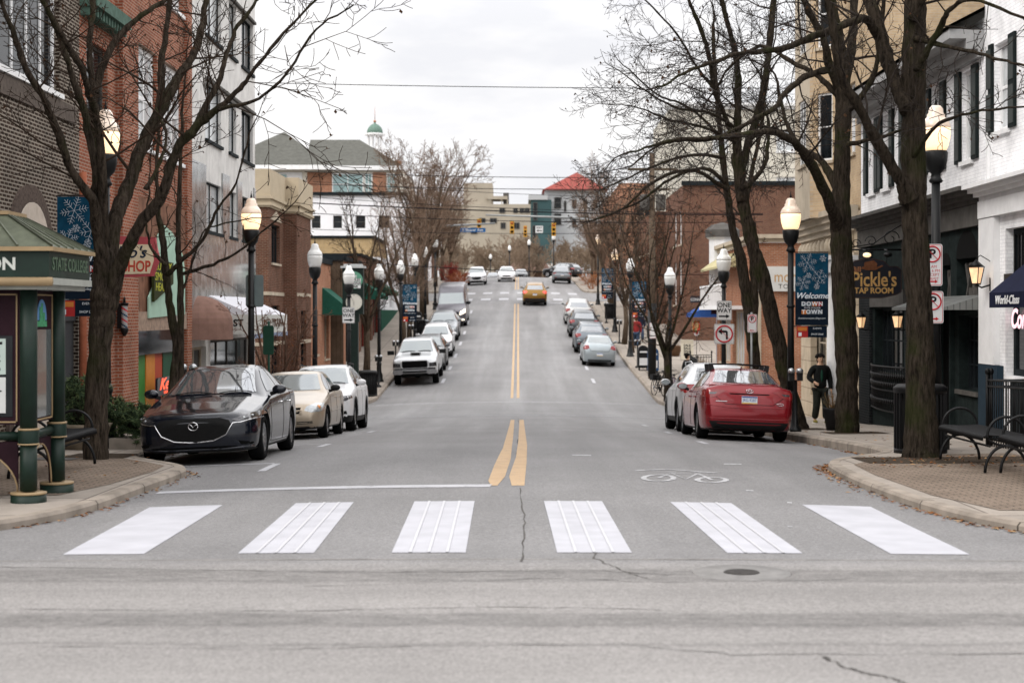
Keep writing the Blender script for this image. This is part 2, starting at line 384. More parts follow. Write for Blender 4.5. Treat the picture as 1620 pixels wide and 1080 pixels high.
# ------------------------------------------------------------------ roads
def road_grid(name, xs, ys, zf, m):
    mb = MB(); n = len(xs); mb.add([(x, y, zf(x, y)) for y in ys for x in xs], [(j*n+i, j*n+i+1, (j+1)*n+i+1, (j+1)*n+i) for j in range(len(ys)-1) for i in range(n-1)], 0, True)
    return tag(mb.build(name, m), kind='structure')
road_grid('main_road', [x*.5 for x in range(-14, 15)], [12.5+.5*k for k in range(0, 60)] + [42.5+k for k in range(0, 200)], RZ, M_asph)
road_grid('cross_street', [-80, -40, -20, -10, -7] + [x*.5 for x in range(-13, 14)] + [7, 10, 20, 40, 80], [-30, -10, 0, 4, 8, 10, 11, 12, 12.5], lambda x, y: RZ(max(-7, min(7, x)), y) if abs(x) <= 7 else RZ(7, y), M_asph)
for nm, x0, x1, y0, y1 in (('side_street', 7, 90, 49.5, 60), ('side_street', -90, -7, 49.5, 62.5), ('side_street', 7, 90, 119, 137), ('side_street', -90, -7, 119, 137)):
    k = int((y1-y0)/.5)
    road_grid(nm, [x0, x1], [y0+(y1-y0)*i/k for i in range(k+1)], lambda x, y: RZ(7, y), M_asph)

# ------------------------------------------------------------------ kerb lines and pavements
near_r = smoothline([(40, 12.45), (14, 12.5), (9, 12.6), (6.5, 13.0), (5.2, 13.7), (4.6, 14.6), (4.2, 16), (4.06, 18.5), (4.12, 20.6), (4.23, 21.7), (4.5, 22.5), (5.1, 23.3), (5.7, 24.3), (5.72, 27)]) + [Vector((5.72, y)) for y in range(29, 47, 2)] + smoothline([(5.72, 47.5), (5.9, 49.6), (6.9, 50.9), (9, 51.3), (40, 51.3)], 2)
far_r = smoothline([(40, 58.2), (9, 58.2), (6.6, 58.5), (5.75, 59.8), (5.5, 62)], 2) + [Vector((5.5, y)) for y in range(64, 115, 3)] + smoothline([(5.5, 116), (5.0, 118), (4.2, 119.5), (5, 121.3), (9, 121.6), (40, 121.6)], 2)
top_r = smoothline([(40, 134.4), (9, 134.4), (6.2, 134.8), (5.6, 136.5), (5.5, 140)], 2) + [Vector((5.5, y)) for y in range(144, 240, 6)]
near_l = smoothline([(-40, 12.45), (-14, 12.5), (-9, 12.7), (-6.2, 13.3), (-5.1, 14.3), (-4.6, 15.2), (-4.37, 16.3), (-4.34, 18), (-4.28, 20), (-4.36, 20.9), (-4.7, 21.6), (-5.2, 22.3), (-5.7, 23.3), (-5.72, 26)]) + [Vector((-5.72, y)) for y in range(28, 46, 2)] + smoothline([(-5.72, 46.5), (-5.9, 49), (-6.9, 50.4), (-9, 50.8), (-40, 50.8)], 2)
far_l = smoothline([(-40, 60.8), (-9, 60.8), (-6.8, 60.9), (-5.95, 61.6), (-5.7, 63.5)], 2) + [Vector((-5.7, y)) for y in range(66, 115, 3)] + smoothline([(-5.7, 116), (-5.0, 118), (-4.2, 119.5), (-5, 121.3), (-9, 121.6), (-40, 121.6)], 2)
top_l = smoothline([(-40, 134.4), (-9, 134.4), (-5.2, 134.6), (-4.3, 136.5), (-4.4, 140), (-5.5, 143)], 2) + [Vector((-5.5, y)) for y in range(146, 240, 6)]
for ln, sgn in ((near_r, 1), (far_r, 1), (top_r, 1), (near_l, -1), (far_l, -1), (top_l, -1)):
    inner = offset_line(ln, -.15*sgn)
    prof = []
    mb = MB(); V = []
    for p, q in zip(ln, inner):
        z = SZ(p.x, p.y); r = p.lerp(q, .16)
        V += [(p.x, p.y, z-.5), (p.x, p.y, z-.03), (r.x, r.y, z+.004), (q.x, q.y, z+.006), (q.x, q.y, z-.5)]
    k = 5; mb.add(V, [((i+1)*k+j, i*k+j, i*k+j+1, (i+1)*k+j+1) if sgn > 0 else (i*k+j, (i+1)*k+j, (i+1)*k+j+1, i*k+j+1) for i in range(len(ln)-1) for j in range(4)])
    tag(mb.build('kerb', M_kerb), kind='structure')
    e = 40*sgn
    last = inner[-1]
    if abs(last.x) < 39: ol = [tuple(p) for p in inner] + [(e, last.y)]
    else: ol = [tuple(p) for p in inner]
    tag(sheet('pavement', ol, SZ, 0, M_walk, sp=1.6), kind='structure')
# brick paving on the two near corners
tag(sheet('paved_corner', [(4.75, 15.6), (4.45, 17), (4.4, 19.5), (4.5, 21.2), (5.0, 22.2), (5.9, 23.2), (7.3, 23.4), (7.3, 15.6)], SZ, .005, M_pave, sp=.5), kind='structure')
tag(sheet('paved_corner', [(-4.95, 17.0), (-4.72, 18.2), (-4.62, 20), (-4.7, 21), (-5.1, 21.7), (-6.0, 23), (-7.6, 23), (-7.6, 17.0)], SZ, .005, M_pave, sp=.5), kind='structure')
tag(sheet('kerb_ramp', [(5.6, 13.75), (5.2, 14.4), (6.6, 14.4), (6.6, 13.75)], SZ, .006, mat('ramp_red', (.42, .15, .09), .8, var=.2), sp=.3), kind='structure')
M_bed = mat('tree_bed_soil', (.05, .038, .028), .95, var=.4, scale=20, bump=.8, bscale=40)
for nm, x0, x1, y0, y1 in (('tree_bed', 4.75, 7.2, 21.35, 22.6), ('tree_bed', 6.4, 7.6, 32.2, 33.6), ('tree_bed', 6.2, 7.0, 35.4, 36.9), ('tree_bed', -6.5, -5.6, 22.4, 23.4)):
    tag(sheet(nm, rect_outline(x0, x1, y0, y1), SZ, .009, M_bed, sp=.4), kind='structure')

# ------------------------------------------------------------------ painted markings
def gp(px, py):
    "where a spot of the road lies in plan"
    a, b = 6.0, 118.0
    for _ in range(50):
        d = (a+b)/2; x = (px-820)/F*d
        if 495 + (CAMZ-RZ(x, d))/d*F > py: a = d
        else: b = d
    return ((px-820)/F*a, a)
def mark(name, ol, m, sp=.25, off=.004): return tag(sheet(name, ol, RZ, off, m, sp=sp), kind='structure')
bars = [(100, 226, 250, 357), (374, 494, 468, 558), (618, 736, 654, 750), (882, 1001, 861, 954), (1153, 1272, 1062, 1157), (1411, 1534, 1265, 1366)]
for a, b, c, d in bars:
    P = [gp(a, 877), gp(b, 877), gp(d, 796), gp(c, 796)]
    y0 = 12.8; y1 = 16.55
    ol = [(P[0][0], y0), (P[1][0], y0), (P[2][0], y1), (P[3][0], y1)]
    mark('crossing_bar', ol, M_white_new)
    if a > 300 and a < 1400:
        for f in (.25, .5, .75):
            x0 = ol[0][0]+(ol[1][0]-ol[0][0])*f; x1 = ol[3][0]+(ol[2][0]-ol[3][0])*f
            mark('crossing_ridge', [(x0-.012, y0), (x0+.012, y0), (x1+.012, y1), (x1-.012, y1)], M_white_bead, .4, .009)
mark('stop_line', [(-4.15, 18.05), (-.33, 18.05), (-.30, 18.38), (-4.15, 18.30)], M_white, .3)
mark('centre_line', [gp(*p) for p in [(777,768),(787,768),(799,753.6),(808,726),(811,698),(814,664),(808,664),(795.8,708.6),(782,736),(772.5,760.5)]], M_yel, .3)
mark('centre_line', [gp(*p) for p in [(809.6,768),(829.7,768),(833,733),(834,705),(828.6,664),(821.7,664),(820,698),(816.5,722.5),(805.5,753.6)]], M_yel, .3)
for x in (-.255, -.01):
    mark('centre_line', [(x-.055, 63.2), (x+.055, 63.2), (x+.055, 119), (x-.055, 119)], M_yel, 1)
    mark('centre_line', [(x-.06, 138), (x+.06, 138), (x+.06, 200), (x-.06, 200)], M_yel, 2)
for y in (51.0, 51.35, 60.9, 61.4):
    mark('crossing_line', [(-5.5, y-.06), (5.6, y-.06), (5.6, y+.06), (-5.5, y+.06)], M_faint, .5)
for y in (123.2, 131.5):
    for i in range(-3, 4):
        x = i*1.42-.1; mark('crossing_bar', rect_outline(x, x+.75, y, y+2.2), M_white, 1)
mark('stop_line', rect_outline(.3, 4.4, 119.9, 120.4), M_white, 1)
for sgn, ys in ((1, (29.9, 36.6, 43.2)), (-1, (28.4, 37.2, 22.3))):
    for y in ys:
        mark('parking_mark', rect_outline(min(sgn*3.45, sgn*5.5), max(sgn*3.45, sgn*5.5), y, y+.11), M_white, .5)
        mark('parking_mark', rect_outline(sgn*3.4-.055, sgn*3.4+.055, y-1.4, y-.003), M_white, .5)
for sgn in (1, -1):
    for y in range(70, 118, 7):
        mark('parking_mark', rect_outline(min(sgn*3.3, sgn*3.45), max(sgn*3.3, sgn*3.45), y, y+2.2), M_white, 1)
# cycle symbol with chevron on the right lane
def ribbon(name, pts, w, m, closed=False, off=.005):
    P = [Vector(gp(*p)) for p in pts]
    n = len(P); mbx = MB(); V = []
    for i, p in enumerate(P):
        a = P[(i-1) % n] if closed else P[max(i-1, 0)]; b = P[(i+1) % n] if closed else P[min(i+1, n-1)]
        t = (b-a).normalized(); q = Vector((-t.y, t.x))*w/2
        for s in (1, -1): c = p+q*s; V.append((c.x, c.y, RZ(c.x, c.y)+off))
    mbx.add(V, [(2*i, 2*i+1, 2*((i+1) % n)+1, 2*((i+1) % n)) for i in range(n if closed else n-1)])
    return mbx
sym = MB()
def addr(pts, w, closed=False):
    r = ribbon('', pts, w, None, closed); sym.add(r.v, r.f)
ell = lambda cx, cy, rx, ry: [(cx+rx*cos(a*pi/9), cy+ry*sin(a*pi/9)) for a in range(18)]
addr(ell(1042, 756, 24, 5), .07, True); addr(ell(1126, 759, 23, 4), .07, True)
addr([(1042, 756), (1062, 748), (1085, 758), (1104, 749), (1062, 749)], .05); addr([(1104, 749), (1126, 759)], .05); addr([(1096, 747), (1118, 747)], .05); addr([(1056, 746.5), (1070, 747)], .05)
addr([(1006, 744), (1060, 742.5), (1133, 748)], .10)
tag(sym.build('cycle_symbol', M_faint), kind='structure')
for px, py, w in ((905, 719, 30), (1145, 733, 28), (1180, 775, 12), (1245, 794, 8), (1246, 832, 8)):
    mark('paint_fleck', [gp(px, py), gp(px+w, py+.5), gp(px+w, py+2), gp(px, py+1.6)], M_faint, .2)
M_crack = mat('crack', (.09, .085, .08), .95, var=.3)
def crack(pts, w=.018, jit=.03, seed=1):
    r = random.Random(seed); P = []
    for a, b in zip(pts, pts[1:]):
        k = 10
        for i in range(k): P.append(Vector(a).lerp(Vector(b), i/k) + Vector((r.uniform(-jit, jit), r.uniform(-jit, jit))))
    mbx = MB(); V = []
    for i, p in enumerate(P):
        t = (P[min(i+1, len(P)-1)]-P[max(i-1, 0)]).normalized(); ww = w*r.uniform(.15, 1); q = Vector((-t.y, t.x))*ww/2
        for s in (1, -1): c = p+q*s; V.append((c.x, c.y, RZ(c.x, c.y)+.003))
    mbx.add(V, [(2*i, 2*i+1, 2*i+3, 2*i+2) for i in range(len(P)-1)]); tag(mbx.build('road_crack', M_crack), kind='structure')
crack([(.03, 12.3), (.06, 15), (.01, 18.3)], .02, .012); crack([(.55, 14), (.62, 12.5), (.75, 11.9), (.95, 11.4)], .022, .03, 2)
crack([(1.70, 8.75), (1.74, 8.5), (1.83, 8.35), (1.95, 8.2), (2.05, 8.0)], .03, .02, 3)
crack([(-2.8, 9.05), (-1.5, 8.95), (-.5, 9.05), (.6, 9.1), (1.2, 8.8), (3.0, 8.85)], .014, .02, 4); crack([(-3.2, 10.2), (-1.5, 10.15), (0, 10.3), (1, 10.2)], .014, .02, 5)
crack([(-4, 12.1), (-2.4, 11.9), (-1, 11.75), (.5, 11.9), (1.2, 11.6)], .016, .03, 6); crack([(.0, 18.5), (-.02, 26), (.03, 34), (0, 50)], .02, .015, 7)
crack([(-1.5, 11.1), (.3, 11.5), (1.0, 11.3), (2.6, 11.45)], .014, .03, 8)
tag(sheet('tar_seam', [(-40, 12.42), (40, 12.42), (40, 12.47), (-40, 12.47)], lambda x, y: RZ(max(-7, min(7, x)), y), .003, mat('seam', (.20, .19, .18), .9, var=.3), sp=3), kind='structure')
tag(sheet('utility_lid', [(-6.9, 21.9), (-6.2, 21.9), (-6.2, 22.35), (-6.9, 22.35)], SZ, .012, mat('lid_steel', (.10, .095, .09), .6, var=.3, scale=20), sp=.3), kind='structure')
# manhole in a patch of lighter asphalt
mh = thing('manhole', (1.66, 11.75, RZ(1.66, 11.75)), 'round iron manhole set in a pale patch before the crossing', 'manhole')
MB().lathe([(0, .006), (.36, .006), (.37, .0)], n=28).build('surround', mat('patch', (.19, .185, .18), .9, var=.2), mh)
MB().lathe([(0, .012), (.125, .012), (.135, .006)], (-.0, .0, 0), n=24).build('lid', mat('iron', (.045, .042, .04), .7, var=.3, scale=30), mh)
# leaves blown into the gutters
M_leaf = [mat('leaf_rust', (.20, .085, .035), .9, var=.3), mat('leaf_tan', (.30, .19, .10), .9, var=.3), mat('leaf_dark', (.09, .05, .03), .9, var=.3)]
r = random.Random(5); mb = MB()
def leaf(x, y, zf):
    a = r.uniform(0, 6.28); s = r.uniform(.02, .045); z = zf(x, y)+.008
    c, d = cos(a)*s, sin(a)*s; l = r.uniform(0, .02)
    mb.add([(x-c, y-d, z), (x+d*.5, y-c*.5, z+l), (x+c, y+d, z+.004), (x-d*.5, y+c*.5, z+l*.5)], [(0,1,2,3)], r.choice((0, 0, 1, 2)))
for i in range(900):
    t = r.random(); ln = near_r[8:60]; p = ln[int(t*(len(ln)-1))]; q = ln[int(t*(len(ln)-1))+1]; u = p.lerp(q, r.random())
    o = abs(r.gauss(0, .09)); leaf(u.x-o-.02, u.y+r.uniform(-.1, .1), RZ)
for i in range(260):
    ln = near_l[20:70]; k = r.randrange(len(ln)-1); u = ln[k].lerp(ln[k+1], r.random()); leaf(u.x+abs(r.gauss(0, .08))+.02, u.y, RZ)
for i in range(240): leaf(r.uniform(4.8, 7.3), r.uniform(20.6, 22.8), SZ)
for i in range(110): leaf(r.uniform(6, 8.6), r.uniform(22, 40), SZ)
for i in range(90): leaf(r.uniform(-8, -5), r.uniform(16, 24), SZ)
tag(mb.build('fallen_leaves', M_leaf), kind='stuff', label='brown dead leaves blown along the kerbs and under the benches')
# ------------------------------------------------------------------ vehicles
def paint(name, col, metal=.35, rough=.28): return mat('paint_'+name, col, rough, metal, var=.06, scale=3, coat=.35)
M_glass = mat('car_glass', (.30, .31, .32), .03, .8, var=0, spec=.9)
M_glass_lt = mat('car_glass_light', (.24, .26, .265), .05, .65, var=0, spec=1)
M_tyre = mat('tyre', (.006, .006, .0065), .9, var=.3, scale=20)
M_blk = mat('black_plastic', (.006, .006, .0065), .6, var=.2, scale=15, spec=.25)
M_void = mat('dark_void', (.0025, .0025, .0025), .9, var=0, spec=.1)
M_rim = mat('alloy', (.42, .43, .45), .28, .9, var=.05)
M_rimd = mat('alloy_dark', (.10, .10, .11), .35, .8, var=.05)
M_chr = mat('chrome', (.62, .62, .63), .12, 1, var=0)
M_lamp = mat('lamp_clear', (.34, .36, .37), .12, .4, var=.25, scale=14, coat=1)
M_lampin = mat('lamp_reflector', (.05, .05, .055), .12, .5, var=.3, scale=18, coat=1)
M_tail = mat('lamp_red', (.17, .008, .010), .15, .1, var=.25, scale=12, coat=.5, emit=(.9, .04, .03), estr=.04)
M_taillit = mat('lamp_red_lit', (.6, .03, .02), .2, 0, var=0, coat=1, emit=(1, .08, .05), estr=.8)
M_headlit = mat('headlamp_lit', (.9, .85, .7), .2, 0, var=0, emit=(1, .86, .62), estr=2.5)
M_amber = mat('lamp_amber', (.75, .26, .05), .15, 0, var=.1, coat=1)
M_plate = mat('plate_white', (.62, .66, .72), .4, var=.04)
M_platey = mat('plate_yellow', (.62, .42, .12), .4, var=.04)
M_plateb = mat('plate_blue', (.04, .08, .25), .4, var=.04)
M_ink = mat('ink_black', (.012, .012, .014), .6, var=0)

def body_mesh(rows, step=.045, cx=2):
    ys = [r[0] for r in rows]; L = ys[-1]; n = int(L/step)+1; S = []
    for i in range(n+1):
        y = L*i/n; j = 0
        while j < len(ys)-2 and ys[j+1] < y: j += 1
        t = (y-ys[j])/(ys[j+1]-ys[j]); S.append([y]+[rows[j][k]*(1-t)+rows[j+1][k]*t for k in range(1, 6)])
    for _ in range(2):
        S = [S[0]] + [[S[i][0]]+[(S[i-1][k]+2*S[i][k]+S[i+1][k])/4 for k in range(1, 6)] for i in range(1, n)] + [S[-1]]
    rings = []
    for y, T, wt, B, w, bot in S:
        z3 = max(B+.004, T-.05)
        P = [(0, T), (.55*wt, T-.004), (.86*wt, T-.018), (wt, z3), (wt*.5+(w-.05)*.5+.012, (z3+B)/2), (w-.05, B), (w-.012, B-.06), (w, B*.62+bot*.38), (w-.004, B*.35+bot*.65), (w-.035, bot+.05), (w-.10, bot), (0, bot)]
        P = [Vector(p) for p in P]
        for _ in range(cx):
            Q = [P[0]]
            for a, b in zip(P, P[1:]): Q += [a.lerp(b, .25), a.lerp(b, .75)]
            P = Q+[P[-1]]
        rings.append([(p.x, y, p.y) for p in P] + [(-p.x, y, p.y) for p in P[-2:0:-1]])
    m = len(rings[0]); vs = [p for r in rings for p in r]
    fs = [(i*m+k, i*m+(k+1) % m, (i+1)*m+(k+1) % m, (i+1)*m+k) for i in range(n) for k in range(m)]
    fs += [tuple(range(m))[::-1], tuple(n*m+k for k in range(m))]
    return vs, fs
class Car:
    def __init__(s, rows, paintm, wr, ax, W, label, name, cat='car', group=None, clad=False, step=.045):
        s.root = thing(name, (0, 0, 0), label, cat, group); s.paint = paintm; s.W = W; s.L = rows[-1][0]; s.rows = rows
        vs, fs = body_mesh(rows, step); s.bvh = BVHTree.FromPolygons([Vector(v) for v in vs], fs)
        me = bpy.data.meshes.new('body'); me.from_pydata(vs, [], fs); me.materials.append(paintm); me.materials.append(M_blk)
        bot = min(r[5] for r in rows)
        for p in me.polygons: p.use_smooth = True; p.material_index = 1 if p.center.z < bot+.055 or (clad and p.center.z < bot+.17) else 0
        me.update(); ob = bpy.data.objects.new('tmp', me); COL.objects.link(ob)
        cm = MB(); R = wr+.055
        for a in ax:
            for sg in (1, -1):
                prof = [(R, 0), (R, .6)]; M = Matrix.Rotation(sg*pi/2, 4, 'Y'); vv = []
                cm.lathe(prof, (sg*(W/2-.30), a, wr+.01), 36, 1, M, False)
        co = cm.build('cut', [paintm, M_void]); md = ob.modifiers.new('b', 'BOOLEAN'); md.object = co; md.operation = 'DIFFERENCE'; md.solver = 'EXACT'
        dg = bpy.context.evaluated_depsgraph_get(); nm = bpy.data.meshes.new_from_object(ob.evaluated_get(dg))
        bpy.data.objects.remove(ob); bpy.data.objects.remove(co); nm.name = 'body'
        s.body = link('body', nm, s.root)
        s.wr = wr; s.ax = ax
    def hit(s, d, a, b):
        if d == 'f': o, v = Vector((a, -3, b)), Vector((0, 1, 0))
        elif d == 'r': o, v = Vector((a, s.L+3, b)), Vector((0, -1, 0))
        elif d == 'R': o, v = Vector((3, a, b)), Vector((-1, 0, 0))
        elif d == 'L': o, v = Vector((-3, a, b)), Vector((1, 0, 0))
        else: o, v = Vector((a, b, 5)), Vector((0, 0, -1))
        h = s.bvh.ray_cast(o, v)
        if h[0] is None:
            c = {'f': Vector((a*.97, .1, b)), 'r': Vector((a*.97, s.L-.1, b)), 'R': Vector((s.W/2, a, b)), 'L': Vector((-s.W/2, a, b))}.get(d, Vector((a, b, 1)))
            h = s.bvh.find_nearest(c)
        return h[0], h[1]
    def patch(s, name, d, ol, m, off=.006, parent=None, sp=.05):
        vs, fs = tri_poly([Vector(p) for p in ol], sp); V = []
        for a, b in vs:
            p, nn = s.hit(d, a, b)
            if nn.dot(Vector((p.x, p.y-s.L/2, p.z-.4))) < 0: nn = -nn
            V.append(p+nn*off)
        mb = MB(); mb.add(V, fs, 0, True); return mb.build(name, m, parent or s.root)
    def sym(s, name, d, ol, m, off=.006, sp=.05):
        r = []
        for sg in (1, -1): r.append(s.patch(name, d, [(sg*a, b) for a, b in ol], m, off, None, sp))
        return r
    def sides(s, name, ol, m, off=.006, sp=.06): return [s.patch(name, d, ol, m, off, None, sp) for d in 'RL']
    def strip(s, name, d, pts, r, m, off=.004, parent=None):
        P = []
        for a, b in zip(pts, pts[1:]):
            k = max(1, int((Vector(a)-Vector(b)).length/.05))
            for i in range(k): q = Vector(a).lerp(Vector(b), i/k); P.append(s.hit(d, q.x, q.y)[0])
        P.append(s.hit(d, *pts[-1])[0])
        return MB().tube(P, r, 6, 0).build(name, m, parent or s.root)
    def wheels(s, style=0, width=.21):
        R = s.wr
        for a in s.ax:
            for sg in (1, -1):
                M = Matrix.Rotation(sg*pi/2, 4, 'Y')
                w = MB().lathe([(R*.62, -width/2), (R*.93, -width/2), (R*.99, -width*.36), (R, 0), (R*.99, width*.36), (R*.93, width/2), (R*.68, width/2+.004), (R*.66, width*.3)], (0, 0, 0), 32, 0, M)
                o = w.build('wheel', [M_tyre], s.root, loc=(sg*(s.W/2-.03-width/2), a, R))
                q = MB(); q.lathe([(R*.58, -.02), (R*.67, width*.42), (R*.64, width*.44), (R*.55, width*.15)], (0, 0, 0), 32, 0, M)
                q.lathe([(0, width*.40), (R*.13, width*.38), (R*.15, width*.2)], (0, 0, 0), 16, 0, M)
                q.lathe([(0, width*.02), (R*.6, width*.02)], (0, 0, 0), 24, 1, M)
                ns = (10, 5, 14, 6)[style]
                for k in range(ns):
                    A = Matrix.Rotation(2*pi*k/ns+.2, 4, 'X') @ Matrix.Rotation(0, 4, 'Y'); wd = (.016, .034, .010, .04)[style]
                    v = [(sg*(width*.2), -wd, R*.1), (sg*width*.2, wd, R*.1), (sg*width*.25, wd*1.1, R*.62), (sg*width*.25, -wd*1.1, R*.62), (sg*(width*.38), -wd, R*.1), (sg*width*.38, wd, R*.1), (sg*width*.42, wd*1.1, R*.62), (sg*width*.42, -wd*1.1, R*.62)]
                    q.add([A @ Vector(x) for x in v], [(0,1,2,3), (4,7,6,5), (0,4,5,1), (1,5,6,2), (2,6,7,3), (3,7,4,0)])
                q.build('rim', [M_rim if style != 2 else M_rimd, M_void], o)
    def mirrors(s, y, z, m=None, big=1.0, out=.02):
        for sg in (1, -1):
            b = MB(); x = sg*(s.W/2+out+.06); b.ball((x, y, z), .105*big, .07, .068*big, 14, 0)
            b.bar((sg*(s.W/2-.06), y+.03, z-.07), (x, y, z-.02), .03, .06, 1)
            o = b.build('wing_mirror', [m or s.paint, M_blk], s.root)
            g = MB(); M = Matrix.Rotation(-pi/2, 4, 'X'); M.translation = Vector((x, y+.073, z)); M = M @ Matrix.Diagonal((.085*big, .052*big, 1, 1))
            g.add([M @ Vector((cos(k*pi/8), sin(k*pi/8), 0)) for k in range(16)], [tuple(range(16))]); g.build('mirror_glass', M_glass_lt, o)
    def handles(s, ys, z, m=None):
        for d, sg in (('R', 1), ('L', -1)):
            for y in ys:
                p, nn = s.hit(d, y, z); b = MB(); b.tube([p+Vector((sg*.0, -.09, 0)), p+Vector((sg*.028, -.06, .004)), p+Vector((sg*.028, .06, .004)), p+Vector((0, .09, 0))], .011, 6)
                b.build('door_handle', m or s.paint, s.root)
    def seams(s, lines, w=.004):
        b = MB()
        for d in 'RL':
            for ln in lines:
                P = []
                for a, c in zip(ln, ln[1:]):
                    k = max(1, int((Vector(a)-Vector(c)).length/.06))
                    for i in range(k+1): q = Vector(a).lerp(Vector(c), i/k); P.append(s.hit(d, q.x, q.y)[0])
                b.tube(P, w, 4, 0)
        b.build('door_seam', M_void, s.root)
    def plate(s, d, z, txt='', x=0, w=.305, h=.152):
        p, nn = s.hit(d, x, z); sg = -1 if d == 'f' else 1; y = p.y+sg*.012
        M = frame((x, y, z), (1, 0, 0) if d == 'f' else (-1, 0, 0), (0, sg, 0))
        b = MB(); b.obox(M, -w/2, w/2, -h/2, h/2, -.012, 0, 0); b.obox(M, -w/2+.004, w/2-.004, -h/2+.004, -h/2+.03, 0, .0012, 1); b.obox(M, -w/2+.004, w/2-.004, h/2-.03, h/2-.004, 0, .0012, 2)
        o = b.build('licence_plate', [M_plate, M_platey, M_plateb], s.root)
        if txt: text('plate_text', txt, .085, M @ Matrix.Translation((0, -.002, .002)), M_plateb, o, .001, wx=.8)
    def place(s, x, y, rear=False, yaw=0):
        o = s.root; yc = y+s.L/2; zf, zr = RZ(x, y+.9), RZ(x, y+s.L-.9); sl = atan2(zr-zf, s.L-1.8)
        rl = atan2(RZ(x+.7, yc)-RZ(x-.7, yc), 1.4)
        put(o, x, y, s.L, rear, yaw); return o
def put(o, x, y, L, rear=False, yaw=0):
    zf, zr = RZ(x, y+.9), RZ(x, y+L-.9); sl = atan2(zr-zf, L-1.8)
    yc = y+L/2; rl = atan2(RZ(x+.7, yc)-RZ(x-.7, yc), 1.4)
    if not rear:
        R = Matrix.Rotation(yaw, 4, 'Z') @ Matrix.Rotation(sl, 4, 'X') @ Matrix.Rotation(-rl, 4, 'Y'); T = Matrix.Translation((x, y, zf-.9*sl))
    else:
        R = Matrix.Rotation(pi+yaw, 4, 'Z') @ Matrix.Rotation(-sl, 4, 'X') @ Matrix.Rotation(rl, 4, 'Y'); T = Matrix.Translation((x, y+L, zf-.9*sl+L*sl))
    o.matrix_world = T @ R; o.location = (T @ R).translation; o.rotation_euler = (T @ R).to_euler()
def rounded(x0, x1, z0, z1, r=.03):
    P = []
    for cx, cz, a0 in ((x1-r, z1-r, 0), (x0+r, z1-r, 90), (x0+r, z0+r, 180), (x1-r, z0+r, 270)):
        for k in range(4): a = radians(a0+30*k); P.append((cx+r*cos(a), cz+r*sin(a)))
    return P

# ---- dark sport sedan, nearest on the left
rows = [(0, .60, .44, .55, .52, .27), (.04, .69, .58, .62, .66, .20), (.12, .735, .66, .665, .775, .175), (.35, .79, .70, .715, .85, .165), (.8, .875, .72, .80, .89, .16), (1.25, .945, .73, .87, .90, .16), (1.42, .975, .74, .905, .90, .16),
        (2.28, 1.375, .57, .945, .90, .16), (2.55, 1.435, .555, .955, .90, .16), (3.05, 1.43, .55, .97, .90, .16), (3.5, 1.34, .545, .985, .895, .165), (4.12, 1.085, .62, 1.0, .88, .18), (4.45, 1.06, .66, 1.0, .84, .2), (4.6, .99, .62, .93, .77, .23), (4.66, .84, .5, .8, .62, .32)]
c = Car(rows, paint('midnight', (.006, .008, .014), .3, .12), .335, (.90, 3.63), 1.80, 'black sport sedan with a wide mesh grille parked front-on nearest the kiosk', 'parked_car', 'car', 'cars parked along the kerb', step=.035)
c.patch('windscreen', 'f', [(-.66, .99), (.66, .99), (.60, 1.12), (.515, 1.355), (.3, 1.375), (-.3, 1.375), (-.515, 1.355), (-.60, 1.12)], M_glass)
c.patch('rear_window', 'r', [(-.56, 1.11), (.56, 1.11), (.47, 1.33), (-.47, 1.33)], M_glass)
c.sides('side_window', [(1.78, 1.0), (2.62, 1.01), (2.62, 1.345), (2.38, 1.33), (2.15, 1.22)], M_glass)
c.sides('side_window', [(2.68, 1.01), (3.45, 1.035), (3.62, 1.10), (3.35, 1.26), (3.0, 1.35), (2.68, 1.35)], M_glass)
g = c.patch('grille', 'f', [(-.38, .655), (.38, .655), (.505, .62), (.535, .56), (.45, .42), (.28, .345), (0, .325), (-.28, .345), (-.45, .42), (-.535, .56), (-.505, .62)], mat('grille_mesh', (.004, .004, .004), .6, var=.8, scale=70, spec=.15), .004, sp=.04)
c.strip('chrome_wing', 'f', [(-.88, .64), (-.66, .585), (-.555, .58), (-.46, .42), (-.28, .338), (0, .315), (.28, .338), (.46, .42), (.555, .58), (.66, .585), (.88, .64)], .011, M_chr)
for sg in (1, -1):
    h = c.patch('headlight', 'f', [(sg*.54, .63), (sg*.70, .685), (sg*.875, .735), (sg*.89, .68), (sg*.80, .625), (sg*.62, .60)], M_lampin, .005, sp=.04)
    p, _ = c.hit('f', sg*.70, .645); MB().ball(p+Vector((0, .012, 0)), .030, .02, .022, 12).build('lens', M_lamp, h)
    p, _ = c.hit('f', sg*.79, .675); MB().ball(p+Vector((0, .016, 0)), .035, .02, .016, 12).build('lens', M_lamp, h)
c.patch('lower_intake', 'f', [(-.62, .255), (.62, .255), (.55, .21), (-.55, .21)], M_void, .004)
c.strip('lip', 'f', [(-.8, .235), (-.4, .215), (.4, .215), (.8, .235)], .018, paint('midnight', 0), .01)
p, _ = c.hit('f', 0, .55); M = frame((0, p.y-.014, .55), (1, 0, 0), (0, -1, 0)); b = MB()
b.tube([M @ Vector((.068*cos(a*pi/12), .056*sin(a*pi/12), .004)) for a in range(25)], .008, 6)
b.tube([M @ Vector(q) for q in ((-.064, .018, .004), (-.03, .022, .004), (0, -.018, .004), (.03, .022, .004), (.064, .018, .004))], .007, 6); b.build('emblem', M_chr, c.root)
for sg in (1, -1): c.patch('corner_vent', 'f', [(sg*.62, .33), (sg*.80, .30), (sg*.83, .26), (sg*.66, .27)], M_void, .004)
c.mirrors(1.72, 1.02, None, 1.05); c.handles((2.45, 3.35), .82, M_chr); c.wheels(0, .215)
